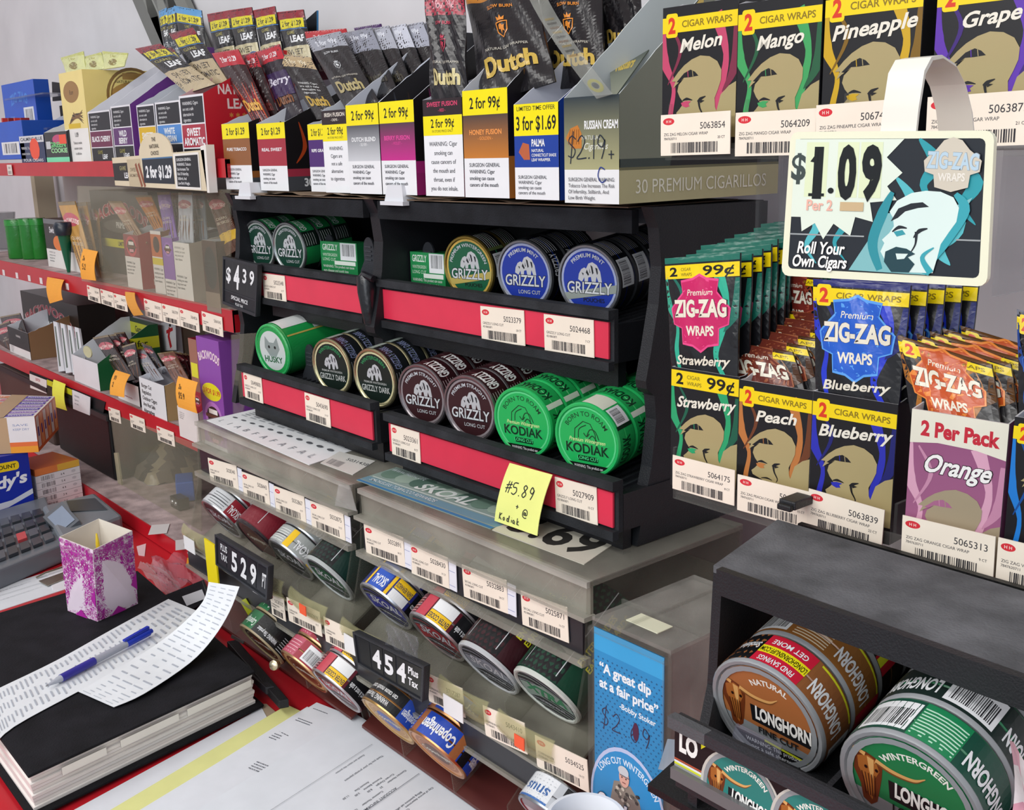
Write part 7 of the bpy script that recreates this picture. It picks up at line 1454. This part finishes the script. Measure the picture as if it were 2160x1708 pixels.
# receipts
def rec_art(w_, h_, n=22, seed=1):
    a = Art(); rd = random.Random(seed)
    for i in range(n):
        v = h_*(.03+.94*i/n)
        for j in range(3): 
            u0 = w_*(.08+.3*j+rd.random()*.05); a.rect(u0, v, u0+w_*(.1+rd.random()*.13), v+h_*.006, 'b3b9c4')
    return a
def strip(name, label, E_, art=None, col='e9edf2', nu=4, cat='receipt'):
    L_ = [AZ(*a, z) for a, b, z in E_]; R2 = [AZ(*b, z) for a, b, z in E_]; n = len(E_)-1; o0 = L_[0].copy()
    def cr(P, t):
        s_ = max(0, min(t*n, n-1e-6)); i = int(s_); k = s_-i; p0, p1, p2, p3 = P[max(i-1, 0)], P[i], P[i+1], P[min(i+2, n)]
        return (2*p1+(p2-p0)*k+(2*p0-5*p1+4*p2-p3)*k*k+(3*p1-p0-3*p2+p3)*k**3)*.5
    f = lambda u, v, h: cr(L_, v)*(1-u)+cr(R2, v)*u+Vec((0, 0, h))-o0
    m = M().grid(lambda a, b: f(a, b, 0), nu, n*4, col); m.grid(lambda a, b: f(1-a, b, -.0003), nu, n*4, col)
    o = m.build(name, 'paper', None, True); o.location = o0; tag(o, label, cat)
    if art: q = art.on(f, None, .01, .0003).build('print', 'paper'); q.parent = o
    return o
strip('receipt', 'long white receipt lying flat across the black ledger under the pen', [((-60, 1480), (-20, 1580), .9475), ((0, 1450), (30, 1532), .9475), ((120, 1392), (165, 1458), .9478), ((240, 1325), (300, 1385), .9475), ((355, 1263), (425, 1292), .9475)], rec_art(1, 1, 46, 2))
strip('receipt', 'curled white receipt rising from the ledger towards the dispenser', [((240, 1491), (165, 1458), .9485), ((305, 1462), (222, 1425), .951), ((400, 1398), (325, 1362), .955), ((450, 1345), (385, 1315), .972), ((484, 1290), (428, 1268), .998), ((505, 1237), (440, 1227), 1.022)], rec_art(1, 1, 26, 5), cat='receipt')
# pen
A_, B_ = AZ(97, 1447, .953), AZ(320, 1330, .9545); d = B_-A_
t = root_at('ballpoint_pen', 'clear barrelled pen with blue grip and blue clip lying on the receipts', 'pen', A_)
def seg(a, b, r0, r1, col, nm, mat='smooth'): wpart(M().tube([A_+d*a, A_+d*(a*.5+b*.5), A_+d*b], [r0, (r0+r1)/2, r1], col, 14), nm, mat, t, True)
seg(0, .02, .0006, .0010, 'b9bcc0', 'tip', 'metal'); seg(.02, .13, .0014, .0040, 'b4b8c4', 'nose'); seg(.13, .43, .0045, .0046, '34309a', 'grip'); seg(.43, .80, .0040, .0040, 'a9acba', 'barrel'); seg(.74, .97, .0043, .0043, '2440c8', 'clip_sleeve'); seg(.97, 1.0, .003, .0028, '2440c8', 'clicker')
side_ = Vec((-d.y, d.x, 0)).normalized()*-.002
wpart(M().hexa([A_+d*.72+Vec((0, 0, .0045))+side_, A_+d*.72+Vec((0, 0, .0045))-side_, A_+d*.97+Vec((0, 0, .0045))-side_, A_+d*.97+Vec((0, 0, .0045))+side_], [A_+d*.72+Vec((0, 0, .0065))+side_, A_+d*.72+Vec((0, 0, .0065))-side_, A_+d*.97+Vec((0, 0, .008))-side_, A_+d*.97+Vec((0, 0, .008))+side_], '1f38b8'), 'clip', 'smooth', t)
# papers in front
def psheet(name, label, px, z, art=None, col='eceff4', cat='paper', th=.0008):
    Q = [AZ(a, b, z) for a, b in px]; return sheet(name, label, cat, Q, art, col, th, 'paper')
def doc(w_, h_, rows, seed, col='5a5e68', big=None, us=(.1, .9)):
    a = Art(); rd = random.Random(seed)
    for u, v, n, ln in rows:
        for i in range(n):
            x = u
            for k in range(ln):
                L_ = rd.uniform(.012, .04); a.rect(w_*x, h_*(v-i*.017), w_*(x+L_), h_*(v-i*.017+.0045), col); x += L_+.008
    return a
# page up direction runs away from the right: text is turned about 150 degrees like the photo
psheet('paper_sheet', 'white sheet between the ledger and the yellow sheet', [(552, 1492), (610, 1600), (150, 1900), (60, 1760)], ZC+.0016, None, 'e3e6ee')
psheet('cardboard_scrap', 'brown cardboard scrap under the white sheet at the ledger corner', [(520, 1486), (562, 1484), (592, 1510), (545, 1530)], ZC+.0010, None, 'b09c84')
psheet('yellow_sheet', 'pale yellow sheet sticking out from under the white statements', [(606, 1486), (700, 1530), (300, 1880), (150, 1757)], ZC+.0030, None, 'e6e79c')
psheet('pink_form', 'white form with pink ruled lines under the account statement', [(648, 1490), (760, 1540), (440, 1900), (240, 1745)], ZC+.0042, lambda w_, h_: doc(w_, h_, [(.06, .9, 5, 6)], 3).add(Art().rect(0, 0, 1, 1, 'eddfe8'), w_*.03, h_*.1, w_*.7, h_*.55) if 0 else Art().rect(w_*.04, h_*.05, w_*.55, h_*.72, 'eadfe9').rect(w_*.06, h_*.1, w_*.062, h_*.7, 'd8b8cc').add(doc(w_, h_, [(.08, .95, 2, 8), (.08, .82, 3, 5)], 3)), 'e9ecf3')
def a_stmt(w_, h_):
    # u runs from far corner down-right edge; build rotated text with rot so that it reads like the photo
    a = Art()
    TX = [('ACCOUNT INFORMATION', .70, .30, .012, 3), ('Customer Number', .66, .27, .008, 1), ('Contract Number', .645, .255, .008, 1), ('Current Charges', .63, .24, .008, 1), ('Payments Received', .61, .225, .008, 1), ('Amount Due', .60, .21, .008, 1)]
    for i, (s, v, hh) in enumerate((('STATEMENT OF ACCOUNT', .93, .012), ('Date Due', .87, .009), ('Please include account number with payment', .70, .009), ('Customer name and address', .60, .009), ('City of service department', .585, .009), ('Billing questions call office', .57, .009), ('ACCOUNT INFORMATION', .48, .012), ('Customer Number      10024', .455, .009), ('Contract Number       33', .435, .009), ('Current Charges      8.50', .415, .009), ('Previous Balance      3.00', .395, .009), ('Amount Due        11.50', .375, .009), ('Thank you for your prompt payment', .30, .009), ('Detach and return this portion', .24, .008))):
        a.text(s, w_*(.12+.05*(i % 4)), h_*v, h_*hh, '5a5e68', al='l', bold=1, maxw=w_*.6)
    for i in range(16): a.text('%d.%02d' % (i*7 % 23, i*37 % 100), w_*.86, h_*(.5-.018*i), h_*.009, '5a5e68', al='r', bold=1)
    a.line([(w_*.1, h_*.495), (w_*.9, h_*.495)], .0006, '6a6e78'); a.line([(w_*.1, h_*.22), (w_*.9, h_*.22)], .0004, '6a6e78'); a.ell(w_*.55, h_*.8, w_*.02, h_*.01, '4a4c54', 10); a.rect(w_*.8, h_*.92, w_*.86, h_*.95, '4a4c54')
    return a
psheet('statement_sheet', 'white account statement lying askew under the top statement', [(668, 1481), (742, 1510), (560, 1840), (280, 1717)], ZC+.0052, lambda w_, h_: doc(w_, h_, [(.1, .95, 1, 12), (.1, .85, 2, 9), (.1, .7, 3, 4), (.3, .5, 4, 8)], 9), 'e6eaf2')
# top statement: text reads from the right side of the frame
Qp = [(1130, 1735), (700, 2100), (330, 1760), (748, 1504)]
psheet('statement_sheet', 'large white account statement on top of the papers at the bottom edge', Qp, ZC+.0066, a_stmt, 'e6ebf3')
# calculator with printer
t = root_at('desk_calculator', 'grey printing desk calculator behind the pink patterned box', 'calculator', AZ(80, 1180, ZC))
wpart(hexpx(M(), [(-150, 1262), (135, 1146), (96, 1046), (-150, 1120)], ZC+.001, ZC+.03, '6c727a'), 'keyboard_body', 'smooth', t, bevel=.003)
wpart(hexpx(M(), [(128, 1135), (258, 1085), (200, 1038), (88, 1066)], ZC+.001, ZC+.042, '7b8188'), 'printer_housing', 'smooth', t, bevel=.006)
def onpx(Q, z0_, z1_): return [AZ(*Q[0], z0_), AZ(*Q[1], z0_), AZ(*Q[2], z1_), AZ(*Q[3], z1_)]
L4 = [AZ(128, 1129, ZC+.034), AZ(167, 1097, ZC+.050), AZ(131, 1057, ZC+.060), AZ(90, 1090, ZC+.044)]
wpart(M().slab(L4, (.0, .004, -.012), '5a6068'), 'display_frame', 'smooth', t)
f = bil([L4[3], L4[2], L4[1], L4[0]], 1, 1)
nn = (L4[1]-L4[0]).cross(L4[3]-L4[0]).normalized(); nn = nn if nn.z > 0 else -nn
wpart(M().poly([f(.12, .1, 0)+nn*.001, f(.88, .1, 0)+nn*.001, f(.88, .85, 0)+nn*.001, f(.12, .85, 0)+nn*.001], '8593a8'), 'display', 'smooth', t)
for i, (a, b) in enumerate(((158, 1052), (200, 1060))): pass
wpart(hexpx(M(), [(150, 1078), (226, 1074), (200, 1050), (140, 1056)], ZC+.042, ZC+.044, '3f444a'), 'paper_slot', 'smooth', t)
K = [AZ(*p, ZC+.0305) for p in [(-130, 1245), (122, 1142), (88, 1072), (-130, 1130)]]
fk = bil([K[3], K[2], K[1], K[0]], 1, 1)
for r in range(4):
    for q in range(9):
        u0, v0 = .03+q*.108, .06+r*.235
        col = 'c84a50' if (q, r) == (6, 1) else ('3b4047' if (q+r) % 4 else '565c64')
        P = [fk(u0, v0, 0), fk(u0+.085, v0, 0), fk(u0+.085, v0+.17, 0), fk(u0, v0+.17, 0)]
        if (P[1]-P[0]).cross(P[2]-P[1]).z < 0: P.reverse()
        wpart(M().hexa(P, [p+Vec((0, 0, .005)) for p in P], col), 'key', 'smooth', t, bevel=.0006)
# pink patterned open paper box
tp = [(125, 1132), (196, 1160), (279, 1119), (214, 1098)]; bt = [(143, 1288), (206, 1311), (291, 1273), (220, 1255)]
B4 = [AZ(*p, zt_+.0006) for p in bt[:3]]; B4.append(B4[0]+B4[2]-B4[1])
hgt = []
for p, b in zip(tp[:3], B4): hgt.append(AY(p[0], p[1], b.y).z)
T4 = [AY(p[0], p[1], b.y) for p, b in zip(tp[:3], B4)]; T4.append(T4[0]+T4[2]-T4[1])
zm = sum(p.z for p in T4[:3])/3
t = root_at('patterned_box', 'open pink and white floral patterned paper box standing on the ledger', 'box', B4[1])
def pat(w_, h_, seed):
    a = Art(); rd = random.Random(seed); a.rect(0, 0, w_, h_, 'ecdcec')
    PK = ('b22aa0', 'c04fb0', 'a8188e')
    for i in range(430):
        x, y, an, s_ = (i % 18+rd.random())/18*w_, (i//18+rd.random())/24*h_, rd.uniform(0, 6.28), rd.uniform(.0025, .006); c_ = PK[i % 3]
        if i % 5 == 0:
            for k in range(5): a.curve([(x, y), (x+s_*1.2*math.cos(an+k*1.26), y+s_*1.2*math.sin(an+k*1.26)), (x+s_*1.2*math.cos(an+k*1.26+.7), y+s_*1.2*math.sin(an+k*1.26+.7)), (x, y)], s_*.13, c_, 3)
        else:
            dx, dy = math.cos(an), math.sin(an)
            P = [(x, y), (x+s_*(.5*dx-.35*dy), y+s_*(.5*dy+.35*dx)), (x+s_*1.2*dx, y+s_*1.2*dy), (x+s_*(.5*dx+.35*dy), y+s_*(.5*dy-.35*dx)), (x, y)]
            if i % 3: a.line(P, s_*.14, c_)
            else: a.poly(P[:-1], c_)
    a.poly([(w_*.3, 0), (w_*.5, h_*.1), (w_*.7, 0)], 'b22aa0'); a.poly([(w_*.85, h_*.3), (w_, h_*.45), (w_, h_*.2)], 'b22aa0')
    return a.clip(0, 0, w_, h_)
for i, (a, b) in enumerate(((0, 1), (1, 2), (2, 3), (3, 0))):
    P = [B4[a], B4[b], T4[b], T4[a]]; nn = (P[1]-P[0]).cross(P[2]-P[1]).normalized()
    cc_ = sum(B4, Vec())/4; out_ = (P[0]+P[1])/2-cc_; s_ = 1 if nn.dot(out_) > 0 else -1
    wpart(M().slab(P, -nn*s_*.0008, 'ecdcec', 'e9e2d6'), 'side_panel', 'paper', t)
    if i < 2:
        Q = [T4[a], T4[b], B4[b], B4[a]]; w_, h_ = dims(Q); wpart(pat(w_, h_, 4+i).on(bil(Q, w_, h_)), 'floral_print', 'paper', t)
wpart(M().poly([p+Vec((0, 0, .001)) for p in B4], 'd9d2c6'), 'bottom', 'paper', t)
q = (T4[1]+T4[2]+T4[3]+T4[0])/4
tag(M().tube([q+Vec((.004, -.002, -.06)), q+Vec((.002, 0, -.012)), q+Vec((-.001, .001, .0))], [.003, .0025, .001], 'e6c82c', 8).build('yellow_pencil', 'smooth', None, True), 'yellow pencil tip inside the pink patterned box', 'pencil')
# boxes left
def cbox(name, label, P0, P1, dz, z0_, depth, front, col, side=None, top=None, mat='card', Y0=None, d2=None):
    """P0,P1: bottom-left and bottom-right pixels of the near face; rises dz; extends back"""
    A_, B_ = AZ(*P0, z0_), AZ(*P1, z0_); u = (B_-A_); w_ = u.length; u.normalize(); back = Vec((-u.y, u.x, 0))
    if back.y < 0: back = -back
    mtx = Matrix((u, back, Vec((0, 0, 1)))).transposed().to_4x4(); mtx.translation = A_
    t_ = thing(name, label, 'box', A_, 0, mat=mtx); t_.matrix_world = mtx
    M().box(0, 0, 0, w_, depth, dz, col).build('carton', mat, t_, bevel=.0006)
    if front: front(w_, dz).on(plane((0, 0, 0))).build('front_print', mat, t_)
    if side: side(depth, dz).on(plane((w_, 0, 0), (0, 1, 0), (0, 0, 1))).build('side_print', mat, t_)
    if top: top(w_, depth).on(plane((0, 0, dz), (1, 0, 0), (0, 1, 0))).build('top_print', mat, t_)
    return t_
Zb = ZC+.001
# stacked boxes behind the calculator: heights from the photo
def zofs(base, px, py):      # height of pixel above the counter point 'base'
    return AY(px, py, base.y).z
B0 = AZ(75, 1100, Zb)
t = root_at('headache_box', 'large blue upright box with white lettering and yellow corner, left edge behind the calculator', 'box', AZ(0, 1110, Zb))
A_, B_ = AZ(-110, 1125, Zb), AZ(76, 1084, Zb); zt2 = AY(62, 955, B_.y).z
u = (B_-A_); w_ = u.length; u.normalize(); bk = Vec((-u.y, u.x, 0)); bk = bk if bk.x < 0 else -bk
wpart(M().hexa([A_, B_, B_+bk*.07, A_+bk*.07] if u.cross(bk).z > 0 else [A_+bk*.07, B_+bk*.07, B_, A_], [Vec((p.x, p.y, zt2)) for p in ([A_, B_, B_+bk*.07, A_+bk*.07] if u.cross(bk).z > 0 else [A_+bk*.07, B_+bk*.07, B_, A_])], '1a2fa4'), 'carton', 'card', t)
a = Art(); h_ = zt2-Zb; a.rect(0, 0, w_, h_, '1a32b0', '1c2c98'); a.poly([(w_*.3, h_*.25), (w_*.75, h_*.3), (w_, h_*.42), (w_, h_*.34), (w_*.7, h_*.2), (w_*.3, h_*.14)], 'd5dcea')
a.text("Goody's", w_*.55, h_*.5, h_*.17, 'eef0f6', bold=4, shear=.25, w_=w_*.8, rot=.1); a.rr(w_*.55, h_*.76, w_*.88, h_*.9, h_*.05, 'f0d020'); a.text('COUNT', w_*.72, h_*.8, h_*.06, '3c3a1c', bold=3); a.text('24 POWDERS', w_*.8, h_*.07, h_*.06, 'eef0f6', bold=3, maxw=w_*.4)
nr = u.cross(Vec((0, 0, 1)))
wpart(a.on(lambda x, y, k: A_+u*x+Vec((0, 0, y))+nr*(k if nr.dot(bk) < 0 else -k)), 'front_print', 'card', t)
# stack of six white and orange boxes
A_, B_ = AZ(84, 1078, Zb), AZ(176, 1052, Zb); u = B_-A_; w_ = u.length; u.normalize(); bk = Vec((-u.y, u.x, 0)); nr = u.cross(Vec((0, 0, 1)))
ztp = AY(68, 988, A_.y).z; n = 6; dz = (ztp-Zb)/n
for i in range(n):
    z = Zb+dz*i; o = Vec((A_.x, A_.y, z+.0002))
    t = root_at('powder_box', f"{['lowest', 'second', 'third', 'fourth', 'fifth', 'topmost'][i]} of six flat white barcode boxes stacked behind the blue box" if i < 5 else 'orange topped flat box on top of the stack of white barcode boxes', 'box', o)
    q = [o, o+u*w_, o+u*w_+bk*.09, o+bk*.09]
    wpart(M().hexa(q, [p+Vec((0, 0, dz-.0006)) for p in q], 'eceef2' if i < 5 else 'e8783c'), 'carton', 'card', t, bevel=.0008)
    a = Art(); a.rect(0, 0, w_, dz*.95, 'eef0f4' if i < 5 else 'ee8a4a')
    if i < 5: a.bars(w_*.12, dz*.15, w_*.42, dz*.8, '4a4a50', 20, i+3); a.text('%d 4' % (i+2), w_*.6, dz*.3, dz*.3, '5a5a60', bold=1); a.ell(w_*.85, dz*.5, w_*.05, dz*.2, 'cfd2d8', 10)
    else: a.rect(w_*.5, 0, w_, dz*.95, 'f0c04a')
    wpart(a.on(lambda x, y, k: o+u*x+Vec((0, 0, y))+nr*k), 'front_print', 'card', t)
# purple and orange taped multipack on top
zb2, zt3 = ztp+.0012, None
A_ = Vec((AY(78, 952, B0.y).x, 0, 0))
zb2 = max(zt2, ztp)+.001
P = [AZ(-90, 962, zb2), AZ(82, 953, zb2), AZ(124, 905, zb2), AZ(-20, 900, zb2)]
zt3 = AY(40, 886, AZ(40, 955, zb2).y).z
Q = [Vec((p.x, p.y, zt3)) for p in P]
t = root_at('multipack', 'brown taped multipack of orange and purple packets on top of the blue box', 'box', P[0])
if (P[1]-P[0]).cross(P[2]-P[1]).z < 0: P, Q = P[::-1], Q[::-1]
wpart(M().hexa(P, Q, 'e9e4e0'), 'carton', 'card', t)
P = [AZ(-90, 962, zb2), AZ(82, 953, zb2), AZ(124, 905, zb2), AZ(-20, 900, zb2)]; Q = [Vec((p.x, p.y, zt3)) for p in P]
f = bil([Q[3], Q[2], Q[1], Q[0]], 1, 1)
a = Art()
for i in range(7):
    v = .04+i*.135; a.rect(.02, v, .45, v+.1, ('d8865a', 'c87a8c')[i % 2]); a.rect(.62, v, .97, v+.1, ('5a4ab0', '8a6ac0')[i % 2]); a.text('POWDER', .8, v+.03, .05, 'e9e4f0', bold=2, maxw=.3); a.text('FAST', .25, v+.03, .05, 'f4e4d4', bold=2)
a.rect(.38, 0, .62, 1, 'b79a74')
wpart(a.on(lambda x, y, k: f(x, y, 0)+Vec((0, 0, k))), 'top_print', 'card', t)
fa = bil([Q[0], Q[1], P[1], P[0]], 1, 1, org=None); a = Art(); a.rect(0, 0, 1, 1, 'bfa07c'); a.rect(.66, 0, 1, 1, 'ebe8ea'); a.rect(.66, 0, 1, .18, 'f0a030'); a.rect(.66, .18, 1, .3, 'e8743c'); a.lines(['SAVE', 'KEEP DRY'], .72, .75, .06, .12, '8a98c0', maxw=.2)
nr = (P[1]-P[0]).cross(Vec((0, 0, 1))).normalized(); nr = nr if nr.dot(Vec((0, 0, 1.5))-P[0]-Vec((0, 0, 0))) is not None and nr.dot(-P[0]) > 0 else -nr
wpart(a.on(lambda x, y, k: fa(x, y, 0)+nr*k), 'front_print', 'card', t)
fa2 = bil([Q[1], Q[2], P[2], P[1]], 1, 1); a = Art(); a.rect(0, 0, 1, 1, 'e0703c')
for i in range(6): a.rect(.04+i*.16, .1, .16+i*.16, .95, ('e9e4e0', 'f0a870')[i % 2]); a.text('1', .1+i*.16, .4, .25, '5a3a9a', bold=3, maxw=.08)
nr2 = (P[2]-P[1]).cross(Vec((0, 0, 1))).normalized(); nr2 = nr2 if nr2.dot(-P[1]) > 0 else -nr2
wpart(a.on(lambda x, y, k: fa2(x, y, 0)+nr2*k), 'side_print', 'card', t)
# papers, clip, bag and small things
psheet('form_sheet', 'white printed form on the counter in front of the calculator, left edge', [(-40, 1250), (165, 1185), (190, 1225), (-40, 1300)], ZC+.0008, lambda w_, h_: doc(w_, h_, [(.1, .8, 3, 10), (.1, .4, 2, 12)], 5, '8a8e96').line([(0, h_*.6), (w_, h_*.55)], .0006, '7a7e86'), 'dfe3ea')
psheet('form_sheet', 'second white form half covered by the patterned box', [(100, 1205), (170, 1180), (185, 1235), (112, 1245)], ZC+.0016, None, 'e6e4ea')
t = root_at('binder_clip', 'silver metal clipboard clip lying beside the patterned box', 'clip', AZ(105, 1225, ZC))
wpart(M().tube([AZ(76, 1218, ZC+.003), AZ(95, 1208, ZC+.006), AZ(136, 1195, ZC+.006), AZ(140, 1206, ZC+.004)], .0016, 'b9b4a4', 8), 'wire', 'metal', t, True)
wpart(M().slab([AZ(82, 1226, ZC+.004), AZ(138, 1206, ZC+.004), AZ(140, 1220, ZC+.0025), AZ(100, 1236, ZC+.0025)], (0, 0, .001), 'a9a594'), 'plate', 'metal', t)
def bagm(label, px, col, z_, amp, seed):
    P = [AZ(a, b, z_) for a, b in px]; f0 = bil([P[0], P[1], P[2], P[3]], 1, 1)
    f = lambda a, b: f0(a, b, 0)+Vec((0, 0, amp*abs(math.sin(a*7+seed)*math.cos(b*6+a*4+seed))+.003*math.sin(a*23+b*17)+.004))
    o0 = P[3]; m = M().grid(lambda a, b: f(a, b)-o0, 18, 18, col); o = m.build('plastic_bag', 'bag', None, True); o.location = o0; return tag(o, label, 'bag')
bagm('crumpled clear plastic bag with pink tint between the patterned box and the 529 sign', [(318, 1185), (432, 1180), (440, 1240), (345, 1262)], 'd9a0b0', ZC+.002, .012, 1)
bagm('flat end of a clear plastic bag with orange tag on the red counter', [(290, 1200), (340, 1190), (390, 1255), (352, 1264)], 'd9ccd0', ZC+.001, .006, 3)
psheet('orange_tag', 'small orange tag in the plastic bag beside the 529 sign', [(395, 1176), (414, 1180), (410, 1196), (393, 1190)], ZC+.018, None, 'e8a030')
psheet('pink_scrap', 'small pink paper scrap on the red counter right of the patterned box', [(288, 1152), (308, 1146), (305, 1172), (292, 1170)], ZC+.001, None, 'e6c8cc')
t = root_at('black_notebook', 'black notebook with a barcode label lying under the curled receipt', 'notebook', AZ(420, 1270, ZC))
wpart(hexpx(M(), [(330, 1262), (395, 1290), (448, 1262), (430, 1222)], ZC+.001, ZC+.012, '1e2027'), 'cover', 'dusty', t)
wpart(M().slab([AZ(384, 1258, ZC+.0125), AZ(426, 1243, ZC+.0125), AZ(434, 1262, ZC+.0125), AZ(394, 1278, ZC+.0125)], (0, 0, .0003), 'd9dde4'), 'barcode_label', 'paper', t)
# black stapler like holder at the lower left of the dispenser
t = root_at('black_stapler', 'black stapler with a round metal knob standing against the bottom tier cans', 'stapler', AZ(560, 1470, ZC))
a_, b_ = AY(478, 1352, .500), AY(588, 1478, .478)
d = b_-a_
wpart(M().hexa([a_+Vec((0, 0, -.012)), b_+Vec((0, 0, -.010)), b_+Vec((.004, .010, -.010)), a_+Vec((.004, .012, -.012))], [a_, b_, b_+Vec((.004, .010, 0)), a_+Vec((.004, .012, 0))], '17171b'), 'arm', 'plast', t, bevel=.001)
a2, b2 = AY(474, 1372, .495), AY(560, 1450, .480)
wpart(M().hexa([a2+Vec((0, 0, -.009)), b2+Vec((0, 0, -.009)), b2+Vec((.004, .009, -.009)), a2+Vec((.004, .010, -.009))], [a2, b2, b2+Vec((.004, .009, 0)), a2+Vec((.004, .010, 0))], '232329'), 'base_arm', 'plast', t, bevel=.001)
wpart(M().slab([AY(490, 1338, .499), AY(516, 1352, .497), AY(514, 1358, .497), AY(488, 1344, .499)], (0, -.001, 0), 'b9bcc0'), 'metal_plate', 'metal', t)
k = AY(580, 1402, .478)
wpart(M().lathe([(.0045, -.004, '8a7a5c'), (.006, 0, 'a89a7c'), (.0055, .003, 'c9bda0'), (.0025, .005, 'd9d0b8')], k, (.45, -.85, .25), 20), 'knob', 'metal', t, True)
for i, (px, c_, lab) in enumerate((([(506, 1268), (517, 1262), (572, 1352), (560, 1360)], 'd6e02a', 'bright yellow-green strip slanting across the first bottom lane'), ([(540, 1283), (552, 1278), (560, 1300), (548, 1302)], 'c9d42a', 'short yellow-green tab above the first bottom lane'))):
    sheet('lane_strip', lab, 'strip', quad(px, .512), None, c_, .001, 'smooth')
